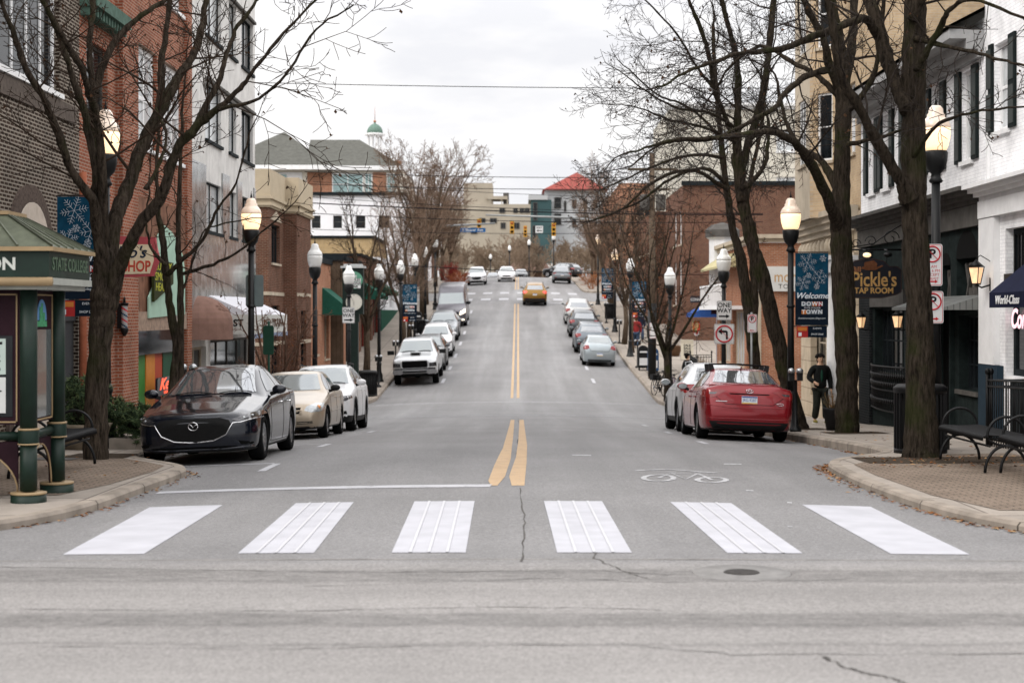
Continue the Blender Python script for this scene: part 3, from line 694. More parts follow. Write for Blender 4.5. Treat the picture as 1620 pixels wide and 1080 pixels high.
c.seams([[(1.50, .93), (1.42, .7), (1.42, .25)], [(2.62, 1.0), (2.66, .7), (2.6, .25)], [(3.62, 1.0), (3.45, .75), (3.3, .6)], [(1.42, .25), (3.3, .25)]])
c.strip('roof_seam', 't', [(-.50, 2.45), (-.50, 3.5)], .005, M_void); c.strip('roof_seam', 't', [(.50, 2.45), (.50, 3.5)], .005, M_void)
b = MB(); 
for x0, x1 in ((-.55, .0), (.12, .6)): b.tube([c.hit('f', x0+(x1-x0)*k/6, .985+.03*sin(k/6*3))[0]+Vector((0, -.02, .012)) for k in range(7)], .008, 5)
b.build('wiper', M_blk, c.root)
c.place(-4.6, 22.45)

# ---- tan compact sedan
rows = [(0, .58, .46, .52, .58, .30), (.03, .66, .56, .60, .66, .24), (.12, .72, .62, .65, .74, .2), (.4, .80, .66, .72, .815, .19), (.9, .90, .68, .82, .85, .19), (1.15, .945, .69, .88, .86, .19), (1.3, .985, .70, .92, .86, .19),
        (2.0, 1.36, .56, .95, .86, .19), (2.25, 1.425, .545, .955, .86, .19), (3.0, 1.43, .54, .96, .86, .19), (3.3, 1.38, .54, .965, .855, .19), (3.85, 1.08, .60, .99, .84, .2), (4.3, 1.05, .62, .98, .80, .22), (4.52, .98, .56, .9, .70, .26), (4.57, .8, .5, .74, .6, .32)]
P_tan = paint('tan', (.34, .28, .21), .5, .3)
c = Car(rows, P_tan, .31, (.86, 3.48), 1.72, 'tan older compact sedan with an amber corner lamp parked behind the black sedan', 'parked_car', 'car', 'cars parked along the kerb')
c.patch('windscreen', 'f', [(-.64, 1.0), (.64, 1.0), (.60, 1.1), (.50, 1.345), (-.50, 1.345), (-.60, 1.1)], M_glass_lt)
c.patch('rear_window', 'r', [(-.55, 1.1), (.55, 1.1), (.47, 1.35), (-.47, 1.35)], M_glass)
c.sides('side_window', [(1.55, 1.0), (2.35, 1.0), (2.35, 1.345), (2.15, 1.33), (1.95, 1.25)], M_glass)
c.sides('side_window', [(2.41, 1.0), (3.35, 1.01), (3.2, 1.28), (3.0, 1.35), (2.41, 1.35)], M_glass)
g = c.patch('grille', 'f', [(-.40, .645), (.40, .645), (.36, .52), (-.36, .52)], M_void, .004); c.strip('grille_bar', 'f', [(-.40, .585), (.40, .585)], .016, P_tan)
for sg in (1, -1):
    c.patch('grille_surround', 'f', [(sg*.40, .66), (sg*.46, .66), (sg*.42, .50), (sg*.355, .50)], P_tan, .012)
    h = c.patch('headlight', 'f', [(sg*.46, .58), (sg*.50, .66), (sg*.66, .725), (sg*.80, .72), (sg*.83, .62), (sg*.78, .56), (sg*.6, .54)], M_lamp, .006, sp=.04)
    p, _ = c.hit('f', sg*.73, .645); MB().ball(p+Vector((0, .018, 0)), .045, .03, .045, 12).build('turn_lens', M_amber, h)
    c.patch('lower_slot', 'f', [(sg*.30, .36), (sg*.62, .365), (sg*.62, .315), (sg*.30, .31)], M_blk, .004)
c.patch('lower_intake', 'f', [(-.24, .37), (.24, .37), (.24, .29), (-.24, .29)], M_void, .004)
for z in (.345, .315): c.strip('intake_bar', 'f', [(-.24, z), (.24, z)], .006, P_tan)
for z in (.335,):
    for sg in (1, -1): c.strip('intake_bar', 'f', [(sg*.3, z), (sg*.62, z)], .007, P_tan)
c.mirrors(1.5, 1.03, M_blk, 1.0); c.handles((2.2, 3.1), .84); c.wheels(3, .195)
c.seams([[(1.35, .9), (1.3, .6), (1.3, .28)], [(2.38, 1.0), (2.38, .3)], [(3.35, 1.0), (3.15, .5)]]); c.strip('side_moulding', 'R', [(1.4, .55), (3.1, .57)], .012, P_tan)
c.place(-4.78, 32.0)

# ---- crossover (used for many)
rowsX = [(0, .78, .50, .72, .62, .34), (.03, .88, .62, .80, .74, .27), (.10, .93, .70, .85, .83, .23), (.35, .98, .74, .90, .895, .21), (.8, 1.04, .76, .96, .915, .21), (1.15, 1.09, .77, 1.01, .92, .21), (1.28, 1.12, .78, 1.04, .92, .21),
         (1.95, 1.52, .62, 1.06, .92, .21), (2.2, 1.62, .61, 1.07, .92, .21), (2.9, 1.66, .60, 1.09, .92, .21), (3.7, 1.62, .585, 1.13, .92, .21), (4.05, 1.55, .57, 1.15, .91, .22), (4.36, 1.20, .64, 1.12, .885, .25), (4.46, 1.06, .68, 1.0, .84, .28), (4.52, .85, .6, .78, .74, .36)]
def crossover(pm, label, name='parked_car', group='cars parked along the kerb', front=0, det=True, glass=None, cat='car', step=.045, rails=True, rear=0, clad=True):
    glass = glass or M_glass
    c = Car(rowsX, pm, .36, (.88, 3.55), 1.84, label, name, cat, group, clad=clad, step=step)
    c.patch('windscreen', 'f', [(-.70, 1.15), (.70, 1.15), (.655, 1.28), (.565, 1.54), (.3, 1.56), (-.3, 1.56), (-.565, 1.54), (-.655, 1.28)], glass)
    c.patch('rear_window', 'r', [(-.60, 1.20), (.60, 1.20), (.52, 1.50), (-.52, 1.50)], M_glass)
    c.sides('side_window', [(1.62, 1.12), (2.45, 1.14), (2.45, 1.535), (2.2, 1.52), (1.95, 1.4)], M_glass)
    c.sides('side_window', [(2.51, 1.14), (3.3, 1.17), (3.3, 1.54), (2.51, 1.55)], M_glass)
    c.sides('side_window', [(3.36, 1.17), (3.78, 1.24), (3.85, 1.32), (3.65, 1.48), (3.36, 1.53)], M_glass)
    if front == 0:      # shield grille
        g = c.patch('grille', 'f', [(-.36, .80), (.36, .80), (.47, .73), (.40, .60), (.22, .52), (-.22, .52), (-.40, .60), (-.47, .73)], M_void, .005)
        c.strip('grille_surround', 'f', [(-.48, .74), (-.40, .59), (-.22, .51), (.22, .51), (.40, .59), (.48, .74)], .012, M_chr)
        for sg in (1, -1): c.patch('headlight', 'f', [(sg*.50, .74), (sg*.56, .82), (sg*.86, .87), (sg*.885, .80), (sg*.75, .73)], M_lampin, .006)
        for sg in (1, -1):
            p, _ = c.hit('f', sg*.68, .785); MB().ball(p, .045, .03, .03, 10).build('lamp_lens', M_lamp, c.root)
    else:
        g = c.patch('grille', 'f', [(-.50, .82), (.50, .82), (.46, .66), (-.46, .66)], M_void, .005)
        c.strip('grille_bar', 'f', [(-.50, .745), (.50, .745)], .014, M_chr)
        for sg in (1, -1): c.patch('headlight', 'f', [(sg*.52, .68), (sg*.52, .83), (sg*.86, .86), (sg*.87, .72), (sg*.75, .67)], M_lamp, .006)
    c.patch('lower_intake', 'f', [(-.55, .42), (.55, .42), (.48, .32), (-.48, .32)], M_blk, .005)
    for sg in (1, -1):
        c.patch('fog_lamp', 'f', [(sg*.60, .48), (sg*.76, .50), (sg*.78, .42), (sg*.62, .42)], M_blk, .005)
        c.patch('tail_light', 'r', [(sg*.56, 1.0), (sg*.60, 1.12), (sg*.86, 1.10), (sg*.89, .93), (sg*.78, .90)], M_tail, .007)
        s_ = c.patch('tail_light', 'R' if sg > 0 else 'L', [(4.12, .96), (4.10, 1.08), (4.30, 1.10), (4.42, .95)], M_tail, .007)
    c.plate('r', .84); c.patch('rear_bumper', 'r', [(-.80, .56), (.80, .56), (.78, .30), (-.78, .30)], M_blk, .006)
    c.patch('reflector', 'r', [(.52, .60), (.72, .60), (.72, .565), (.52, .565)], M_tail, .01); c.patch('reflector', 'r', [(-.52, .60), (-.72, .60), (-.72, .565), (-.52, .565)], M_tail, .01)
    if clad:
        for a in c.ax:
            R0, R1 = c.wr+.05, c.wr+.11
            ol = [(a+R1*cos(t*pi/12), c.wr+.01+R1*sin(t*pi/12)) for t in range(0, 13)] + [(a+R0*cos(t*pi/12), c.wr+.01+R0*sin(t*pi/12)) for t in range(12, -1, -1)]
            c.sides('arch_trim', ol, M_blk, .01, .08)
    c.mirrors(1.5, 1.17, None, 1.15)
    if det:
        c.handles((2.3, 3.15), .98); c.seams([[(1.38, 1.05), (1.32, .7), (1.36, .32)], [(2.48, 1.13), (2.5, .32)], [(3.42, 1.16), (3.3, .8), (3.1, .5)]])
        for sg in (1, -1):
            if rails: MB().tube([(sg*.60, 2.3, 1.60), (sg*.62, 2.4, 1.665), (sg*.61, 3.6, 1.66), (sg*.58, 3.75, 1.60)], .014, 6).build('roof_rail', M_blk if rails == 1 else M_chr, c.root)
        b = MB()
        for x0, x1 in ((-.6, .0), (.1, .62)): b.tube([c.hit('f', x0+(x1-x0)*k/6, 1.145+.04*sin(k/6*3))[0]+Vector((0, -.02, .012)) for k in range(7)], .009, 5)
        b.build('wiper', M_blk, c.root)
    c.wheels(1 if det else 3, .225)
    return c
P_white = paint('white', (.62, .62, .63), .05, .3)
c = crossover(P_white, 'white crossover parked behind the tan sedan on the left', front=0, glass=M_glass_lt); c.place(-4.82, 37.4)
P_silver = paint('silver', (.52, .53, .54), .5, .32)
c = crossover(P_silver, 'silver crossover with black arch trim parked in front of the red sedan', rails=2); c.place(4.62, 36.3, True)

# ---- red sedan with roof bars, rear view
rows = [(0, .60, .46, .54, .56, .27), (.05, .70, .60, .62, .70, .21), (.15, .75, .66, .68, .79, .18), (.45, .83, .70, .75, .87, .17), (.95, .92, .72, .84, .92, .17), (1.3, .97, .73, .90, .93, .17), (1.45, 1.0, .74, .93, .93, .17),
        (2.25, 1.38, .59, .96, .93, .17), (2.55, 1.45, .58, .97, .93, .17), (3.2, 1.455, .575, .98, .93, .17), (3.5, 1.42, .57, .99, .93, .175), (4.22, 1.13, .66, 1.02, .915, .18), (4.5, 1.11, .69, 1.045, .90, .2), (4.72, 1.115, .70, 1.03, .86, .23), (4.78, 1.05, .68, .93, .83, .25), (4.83, .86, .66, .76, .80, .28), (4.87, .62, .6, .58, .74, .34)]
P_red = paint('red', (.20, .005, .010), .35, .2)
c = Car(rows, P_red, .335, (.95, 3.75), 1.86, 'red sedan with black roof rack bars parked rear-on at the right kerb', 'parked_car', 'car', 'cars parked along the kerb', step=.035)
c.patch('windscreen', 'f', [(-.66, 1.03), (.66, 1.03), (.52, 1.37), (-.52, 1.37)], M_glass)
c.patch('rear_window', 'r', [(-.64, 1.145), (.64, 1.145), (.60, 1.22), (.515, 1.395), (-.515, 1.395), (-.60, 1.22)], M_glass)
c.sides('side_window', [(1.85, 1.02), (2.72, 1.03), (2.72, 1.375), (2.45, 1.355), (2.2, 1.25)], M_glass)
c.sides('side_window', [(2.78, 1.03), (3.75, 1.06), (3.55, 1.28), (3.25, 1.37), (2.78, 1.38)], M_glass)
for sg in (1, -1):
    d = c.patch('tail_light', 'r', [(sg*.44, .985), (sg*.62, 1.0), (sg*.86, .975), (sg*.895, .86), (sg*.80, .83), (sg*.66, .86), (sg*.56, .93)], M_tail, .007, sp=.04)
    c.patch('light_lens', 'r', [(sg*.62, .945), (sg*.78, .94), (sg*.79, .905), (sg*.68, .905)], M_lampin, .011, parent=d, sp=.03)
    c.patch('tail_light', 'R' if sg < 0 else 'L', [(4.45, .86), (4.42, .98), (4.65, .99), (4.72, .87)], M_tail, .007)
    c.patch('headlight', 'f', [(sg*.5, .62), (sg*.85, .70), (sg*.85, .62)], M_lamp, .007)
    c.patch('exhaust_tip', 'r', [(sg*.55, .27), (sg*.65, .27), (sg*.65, .24), (sg*.55, .24)], M_blk, .02)
c.strip('boot_lip', 'r', [(-.80, 1.085), (-.4, 1.105), (.4, 1.105), (.80, 1.085)], .014, P_red)
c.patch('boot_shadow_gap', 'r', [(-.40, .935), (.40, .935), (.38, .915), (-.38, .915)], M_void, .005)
c.strip('bumper_crease', 'r', [(-.85, .70), (-.42, .655), (.42, .655), (.85, .70)], .008, P_red)
c.strip('boot_seam', 'r', [(-.66, .86), (-.46, .72), (.46, .72), (.66, .86)], .005, M_void)
c.strip('bumper_line', 'r', [(-.80, .44), (.80, .44)], .010, P_red)
c.patch('rear_diffuser', 'r', [(-.78, .385), (.78, .385), (.70, .24), (-.70, .24)], M_blk, .006)
c.plate('r', .81, 'JRG-9287')
p, _ = c.hit('r', 0, .975); M = frame((0, p.y+.012, .985), (-1, 0, 0), (0, 1, 0)); b = MB()
b.tube([M @ Vector((.072*cos(a*pi/12), .038*sin(a*pi/12), 0)) for a in range(25)], .006, 6); b.tube([M @ Vector(q) for q in ((-.038, -.026, 0), (-.018, .026, 0))], .007, 6); b.tube([M @ Vector(q) for q in ((.018, -.026, 0), (.038, .026, 0))], .007, 6); b.tube([M @ Vector(q) for q in ((-.028, -.004, 0), (0, .006, 0), (.028, .004, 0))], .006, 6)
b.build('emblem', M_chr, c.root)
p, _ = c.hit('r', -.62, .755); M = frame((-.60, p.y+.03, .745), (-1, 0, 0), (0, 1, 0)); b = MB(); b.tube([M @ Vector((.07*cos(a*pi/8), .02*sin(a*pi/8), 0)) for a in range(17)], .005, 5); b.build('badge', M_chr, c.root)
p, _ = c.hit('r', .55, .775); M = frame((.55, p.y+.012, .775), (-1, 0, 0), (0, 1, 0)); MB().obox(M, -.11, .11, -.007, .007, 0, .004).build('badge', M_chr, c.root)
b = MB()
for y in (2.45, 3.15):
    b.tube([(-.62, y, 1.525), (0, y, 1.545), (.62, y, 1.525)], [.010, .012, .010], 8)
    for sg in (1, -1): b.add([(sg*.50, y-.05, 1.40), (sg*.60, y-.05, 1.33), (sg*.60, y+.05, 1.33), (sg*.50, y+.05, 1.40), (sg*.54, y-.03, 1.525), (sg*.63, y-.03, 1.525), (sg*.63, y+.03, 1.525), (sg*.54, y+.03, 1.525)], [(0,1,5,4), (1,2,6,5), (2,3,7,6), (3,0,4,7), (4,5,6,7)])
b.build('roof_rack', M_blk, c.root)
p, _ = c.hit('t', 0, 3.45); MB().tube([p, p+Vector((0, .1, .06))], [.02, .008], 6).build('aerial', P_red, c.root)
c.mirrors(1.8, 1.05, None, 1.1); c.handles((2.6, 3.45), .84); c.wheels(1, .22)
c.seams([[(1.52, .95), (1.45, .65), (1.45, .26)], [(2.75, 1.02), (2.78, .65), (2.72, .26)], [(3.8, 1.0), (3.55, .75)]])
c.place(4.5, 30.9, True)

# ---- silver pickup with bonnet scoop
rows = [(0, 1.10, .74, 1.03, .88, .56), (.04, 1.17, .78, 1.09, .93, .50), (.12, 1.21, .80, 1.12, .98, .45), (.5, 1.26, .78, 1.13, 1.0, .44), (1.2, 1.30, .80, 1.19, 1.01, .44), (1.45, 1.34, .80, 1.23, 1.01, .44), (2.1, 1.84, .66, 1.25, 1.01, .44), (2.3, 1.92, .65, 1.25, 1.01, .44),
        (3.5, 1.93, .64, 1.26, 1.01, .44), (3.75, 1.84, .64, 1.27, 1.01, .44), (3.9, 1.30, .86, 1.27, 1.01, .44), (5.7, 1.30, .88, 1.27, 1.0, .46), (5.8, 1.22, .84, 1.2, .97, .5)]
P_truck = paint('truck_silver', (.50, .51, .52), .4, .3)
c = Car(rows, P_truck, .41, (1.0, 4.55), 2.02, 'pale silver pickup truck with a bonnet scoop parked on the left past the side street', 'pickup_truck', 'pickup truck', 'cars parked along the kerb', step=.06)
c.patch('windscreen', 'f', [(-.75, 1.38), (.75, 1.38), (.62, 1.84), (-.62, 1.84)], M_glass_lt)
c.sides('side_window', [(1.85, 1.32), (2.7, 1.32), (2.7, 1.80), (2.3, 1.78)], M_glass); c.sides('side_window', [(2.76, 1.32), (3.62, 1.32), (3.6, 1.78), (2.76, 1.80)], M_glass)
c.patch('grille', 'f', rounded(-.56, .56, .78, 1.09, .07), M_void, .012, sp=.06)
c.strip('grille_surround', 'f', [(-.54, 1.10), (.54, 1.10), (.61, 1.03), (.58, .80), (.52, .75), (-.52, .75), (-.58, .80), (-.61, 1.03), (-.54, 1.10)], .03, P_truck)
for sg in (1, -1):
    c.patch('headlight', 'f', [(sg*.64, .82), (sg*.64, .98), (sg*.93, 1.0), (sg*.95, .84)], M_void, .01); c.patch('lamp_reflector', 'f', [(sg*.68, .85), (sg*.68, .95), (sg*.88, .96), (sg*.89, .87)], M_lampin, .016)
    c.patch('fog_lamp', 'f', [(sg*(.74+.07*cos(k*pi/6)), .62+.07*sin(k*pi/6)) for k in range(12)], M_void, .09)
b = MB(); prof = [(-.98, .62), (-.9, .72), (-.6, .72), (-.5, .64), (.5, .64), (.6, .72), (.9, .72), (.98, .62), (.95, .52), (.62, .50), (.5, .56), (-.5, .56), (-.62, .50), (-.95, .52)]
b.prism(prof, Matrix(((1,0,0,0),(0,0,1,-.10),(0,1,0,0),(0,0,0,1))), .14); b.build('front_bumper', mat('bumper_satin', (.30, .30, .31), .25, .8, var=.05), c.root)
MB().box(-.19, .19, .80, .86, 1.26, 1.375).build('bonnet_scoop', M_void, c.root); MB().box(-.24, .24, .84, 1.30, 1.24, 1.40).build('scoop_cowl', P_truck, c.root)
MB().box(-.52, .52, -.125, -.10, .585, .655).build('bumper_slot', M_void, c.root); MB().box(-.9, .9, -.04, .1, .725, .765).build('bumper_gap', M_void, c.root); MB().box(-.86, .86, -.02, .12, .40, .50).build('valance', M_void, c.root)
MB().box(-.7, .7, .55, .75, .42, .52).ball((.05, .9, .40), .18, .15, .13).build('axle', M_void, c.root)
for sg in (1, -1): MB().box(sg*1.04-.03, sg*1.3-.0, 1.75, 1.9, 1.26, 1.44).build('wing_mirror', M_blk, c.root) if sg > 0 else MB().box(-1.32, -1.02, 1.75, 1.9, 1.26, 1.44).build('wing_mirror', M_blk, c.root)
b = MB()
for x0, x1 in ((-.65, -.05), (.05, .65)): b.tube([c.hit('f', x0+(x1-x0)*k/6, 1.385+.03*sin(k/6*3))[0]+Vector((0, -.02, .012)) for k in range(7)], .012, 5)
b.build('wiper', M_blk, c.root); c.wheels(1, .27)
c.handles((2.55, 3.45), 1.12); c.seams([[(1.6, 1.25), (1.6, .55)], [(2.73, 1.3), (2.73, .55)], [(3.68, 1.28), (3.68, .55)]]); c.place(-4.5, 69.2)

# ---- the rest of the left row
P_char = paint('charcoal', (.07, .075, .08), .5, .3); P_grey = paint('grey', (.20, .215, .23), .5, .3); P_blk = paint('black', (.015, .016, .018), .3, .2)
c = crossover(P_char, 'charcoal SUV parked directly behind the silver pickup', front=1, glass=M_glass_lt, det=True); c.place(-4.42, 76.2)
cw = crossover(P_white, 'white SUV parked between the charcoal SUV and the grey one', front=0, glass=M_glass_lt); cw.place(-4.4, 84)
cg = crossover(P_grey, 'grey SUV parked just in front of the dark van', front=1, glass=M_glass_lt); cg.place(-4.45, 93.5)
# ---- high-roof van
rows = [(0, .95, .66, .88, .82, .36), (.05, 1.05, .74, .98, .9, .3), (.2, 1.12, .80, 1.03, .97, .26), (.7, 1.28, .84, 1.18, 1.01, .25), (1.0, 1.42, .86, 1.28, 1.02, .25), (1.9, 2.30, .80, 1.35, 1.02, .25), (2.3, 2.52, .84, 1.38, 1.02, .25), (3.0, 2.58, .86, 1.4, 1.02, .25), (5.6, 2.58, .86, 1.4, 1.02, .25), (5.85, 2.5, .84, 1.38, 1.0, .3), (5.93, 2.3, .8, 1.3, .96, .4)]
P_van = paint('van_charcoal', (.10, .095, .11), .4, .3)
c = Car(rows, P_van, .35, (1.0, 4.75), 2.04, 'tall dark van with one headlamp lit, last in the row before the crossing', 'parked_van', 'van', 'cars parked along the kerb', step=.08)
c.patch('windscreen', 'f', [(-.84, 1.46), (.84, 1.46), (.78, 2.12), (-.78, 2.12)], M_glass_lt, sp=.1); c.sides('side_window', [(1.55, 1.45), (2.5, 1.45), (2.5, 2.05), (1.9, 2.05)], M_glass, sp=.1)
c.patch('grille', 'f', [(-.5, 1.0), (.5, 1.0), (.45, .72), (-.45, .72)], M_void, .01)
for sg in (1, -1): c.patch('headlight', 'f', [(sg*.56, .78), (sg*.6, 1.0), (sg*.92, 1.15), (sg*.95, .95)], M_headlit if sg > 0 else M_lamp, .01); c.patch('fog_lamp', 'f', [(sg*.66, .44), (sg*.66, .54), (sg*.84, .54), (sg*.84, .44)], M_headlit if sg > 0 else M_lamp, .01)
c.patch('lower_intake', 'f', [(-.55, .58), (.55, .58), (.5, .40), (-.5, .40)], M_blk, .01)
c.mirrors(1.6, 1.45, M_blk, 1.6); c.wheels(3, .23); c.place(-4.35, 103)
# ---- right row, rear views
# silver sedan
rows = [(0, .6, .46, .54, .58, .28), (.1, .73, .62, .66, .76, .2), (.4, .82, .66, .74, .83, .18), (1.0, .94, .68, .86, .86, .18), (1.2, 1.0, .69, .93, .86, .18), (1.9, 1.4, .57, .96, .86, .18), (2.2, 1.47, .56, .97, .86, .18), (2.9, 1.48, .56, .98, .86, .18), (3.2, 1.43, .56, .98, .86, .18), (3.85, 1.14, .64, 1.02, .85, .2), (4.3, 1.12, .65, 1.03, .82, .22), (4.4, 1.02, .64, .95, .79, .24), (4.45, .7, .6, .64, .72, .32)]
P_sb = paint('silver_blue', (.33, .37, .39), .5, .3)
c = Car(rows, P_sb, .31, (.86, 3.5), 1.72, 'small silver-blue sedan parked rear-on at the near end of the right row', 'parked_car', 'car', 'cars parked along the kerb', step=.06)
c.patch('rear_window', 'r', [(-.58, 1.16), (.58, 1.16), (.49, 1.41), (-.49, 1.41)], M_glass_lt); c.patch('windscreen', 'f', [(-.6, 1.03), (.6, 1.03), (.5, 1.38), (-.5, 1.38)], M_glass)
c.sides('side_window', [(1.6, 1.02), (2.4, 1.02), (2.4, 1.38), (2.1, 1.36)], M_glass); c.sides('side_window', [(2.46, 1.02), (3.4, 1.04), (3.15, 1.35), (2.46, 1.39)], M_glass)
for sg in (1, -1): c.patch('tail_light', 'r', [(sg*.52, .92), (sg*.56, 1.05), (sg*.80, 1.06), (sg*.82, .86), (sg*.66, .85)], M_tail, .01)
c.plate('r', .62); c.strip('boot_seam', 'r', [(-.52, .92), (-.45, .78), (.45, .78), (.52, .92)], .008, M_void); c.patch('rear_diffuser', 'r', [(-.6, .36), (.6, .36), (.55, .27), (-.55, .27)], M_blk, .01); c.mirrors(1.5, 1.05); c.wheels(3, .2)
c.place(4.05, 79, True)
P_gb = paint('grey_blue', (.15, .17, .19), .5, .3)
c = crossover(P_gb, 'grey-blue crossover with its passenger door open over the pavement', rails=2); c.place(3.95, 86, True)
dr = MB(); dr.obox(Matrix.Translation((-.93, 1.45, 0)) @ Matrix.Rotation(radians(-68), 4, 'Z') @ Matrix.Diagonal((1, 1, 1, 1)), -.03, .03, 0, 1.0, .42, 1.08)
Md = Matrix.Translation((-.93, 1.45, 0)) @ Matrix.Rotation(radians(-68), 4, 'Z')
dr.tube([Md @ Vector(q) for q in ((0, .12, 1.08), (0, .42, 1.42), (0, 1.0, 1.46), (0, 1.0, 1.08))], .022, 6)
d_ = dr.build('open_door', P_blk, c.root); MB().add([Md @ Vector(q) for q in ((.0, .16, 1.08), (0, .44, 1.40), (0, .98, 1.44), (0, .98, 1.08))], [(0, 1, 2, 3)]).build('door_window', M_glass_lt, d_)
c = crossover(P_char, 'dark charcoal crossover parked between the grey-blue one and the silver estate', det=False); c.place(3.95, 95.5, True)
P_mv = paint('pale_silver', (.50, .50, .49), .4, .3)
c = crossover(P_mv, 'pale silver estate car parked at the far end of the right row', det=False, clad=False, rails=2); c.place(3.95, 104, True)
# ---- moving and far cars
P_gold = paint('gold', (.24, .125, .014), .45, .3)
c = crossover(P_gold, 'gold SUV with lit brake lamps driving away up the hill', name='moving_car', group=None, det=True, step=.06); c.place(1.22, 117, True)
for k in kids(c.root):
    if k.name.startswith('tail_light'): k.data.materials[0] = M_taillit
rows = [(0, .6, .46, .54, .58, .28), (.1, .73, .62, .66, .76, .2), (.4, .82, .66, .74, .85, .18), (1.0, .94, .68, .86, .88, .18), (1.2, 1.0, .69, .93, .88, .18), (1.9, 1.4, .57, .96, .88, .18), (2.2, 1.47, .56, .97, .88, .18), (3.2, 1.45, .56, .98, .88, .18), (3.9, 1.14, .64, 1.02, .86, .2), (4.5, 1.05, .64, .95, .79, .24), (4.6, .7, .6, .64, .72, .32)]
c = Car(rows, P_white, .32, (.86, 3.5), 1.76, 'white sedan driving towards the camera over the hill crest', 'moving_car', 'car', None, step=.08)
c.patch('windscreen', 'f', [(-.62, 1.03), (.62, 1.03), (.52, 1.38), (-.52, 1.38)], M_glass_lt); c.sides('side_window', [(1.6, 1.02), (3.3, 1.02), (3.1, 1.36), (2.1, 1.38)], M_glass)
for sg in (1, -1): c.patch('headlight', 'f', [(sg*.45, .62), (sg*.5, .74), (sg*.8, .76), (sg*.8, .64)], M_lamp, .01)
c.patch('grille', 'f', [(-.4, .66), (.4, .66), (.36, .54), (-.36, .54)], M_blk, .01); c.patch('lower_intake', 'f', [(-.6, .42), (.6, .42), (.5, .28), (-.5, .28)], M_blk, .01); c.mirrors(1.5, 1.05); c.wheels(3, .2); c.place(-1.15, 155)
c = crossover(P_white, 'white SUV parked beyond the far crossing beside the red shrubs', det=False, glass=M_glass_lt, step=.07); c.place(-3.9, 148)
c = crossover(P_grey, 'grey SUV parked past the far crossing on the right', det=False, step=.07); c.place(4.2, 152, True)
c = crossover(P_blk, 'black SUV standing at an angle on the crest beyond the grey SUV', det=False, step=.07); c.place(3.1, 172, True, radians(50))
c = crossover(P_char, 'dark SUV coming over the crest right of the white sedan', det=False, step=.07, name='moving_car', group=None); c.place(.35, 205)
c = crossover(P_blk, 'black car on the crest left of the white sedan', det=False, step=.07); c.place(-3.4, 212)
# ------------------------------------------------------------------ buildings
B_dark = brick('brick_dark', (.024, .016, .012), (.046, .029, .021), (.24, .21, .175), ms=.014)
B_red = brick('brick_red', (.20, .055, .030), (.29, .095, .052), (.30, .22, .17))
B_org = brick('brick_orange', (.29, .105, .052), (.36, .15, .08), (.34, .24, .18))
B_deep = brick('brick_deep', (.095, .036, .022), (.145, .058, .036), (.17, .125, .095))
B_tan = brick('brick_tan', (.40, .29, .18), (.47, .35, .22), (.42, .34, .25))
B_yel = brick('brick_yellow', (.44, .30, .14), (.50, .36, .19), (.36, .28, .18))
B_char = brick('brick_charcoal', (.010, .012, .013), (.014, .016, .017), (.026, .028, .03))
B_white = brick('brick_painted_white', (.83, .83, .84), (.86, .86, .87), (.72, .72, .74), ms=.008)
M_stone = mat('stone_pale', (.42, .36, .28), .85, var=.15, scale=2, wspace=True)
M_stone2 = stripes('stone_rusticated', (.46, .38, .28), (.24, .19, .14), .42, 2, duty=.06)
M_clap = stripes('clapboard_cream', (.56, .53, .46), (.42, .39, .33), .14, 2, duty=.1, wob=.06)
M_stucco = mat('stucco_teal_grey', (.014, .020, .0195), .95, var=.35, scale=5, bump=.5, bscale=30, wspace=True)
M_gtrim = mat('trim_grey', (.085, .08, .074), .8, var=.25, scale=3, wspace=True)
M_wtrim = mat('trim_white', (.74, .74, .74), .6, var=.08, scale=3, wspace=True)
M_dtrim = mat('trim_dark', (.014, .018, .020), .7, var=.2, scale=5, wspace=True)
M_iron = mat('black_iron', (.004, .004, .0045), .5, .0, var=.2, scale=20)
M_wood = stripes('wood_boards', (.17, .085, .055), (.06, .03, .02), .3, 3, duty=.04, wob=.4)
M_panel = stripes('wall_panel_grey', (.60, .59, .57), (.42, .41, .40), 1.25, 3, .5, .02, .14)
M_polish = stripes('polished_panel', (.30, .31, .31), (.44, .44, .44), 1.1, 3, .09, .02, .45); sock(M_polish.node_tree.nodes['Principled BSDF'], 'Metallic', .35)
M_pane = mat('window_glass', (.010, .012, .014), .07, 0, var=.6, scale=1.5, spec=.3, wspace=True)
M_pane_w = mat('window_curtain_reflection', (.46, .48, .49), .12, 0, var=.3, scale=1.2, spec=.6, wspace=True)  # curtained panes, and pale reflection put into the glass colour
M_roofd = mat('roof_shingle', (.095, .095, .085), .9, var=.18, scale=3, wspace=True)
M_rubber = mat('roof_flat', (.09, .09, .09), .9, var=.1, wspace=True)
M_shut = mat('shutter_green', (.010, .014, .014), .6, var=.2, scale=6, wspace=True)
M_plank = stripes('plank_brown', (.12, .085, .06), (.05, .035, .025), .22, 0, duty=.07, wob=.2)
M_white_wall = mat('wall_white', (.78, .78, .80), .8, var=.06, scale=.8, wspace=True)
def Yx(x, px): return abs(x)*F/abs(px-820)
def Zp(py, y): return CAMZ+(495-py)/F*y
def fr_street(x, y0, y1, s): return frame((x, y1, 0), (0, -1, 0), (-1, 0, 0)) if s > 0 else frame((x, y0, 0), (0, 1, 0), (1, 0, 0))
def fr_front(x0, y): return frame((x0, y, 0), (1, 0, 0), (0, -1, 0))
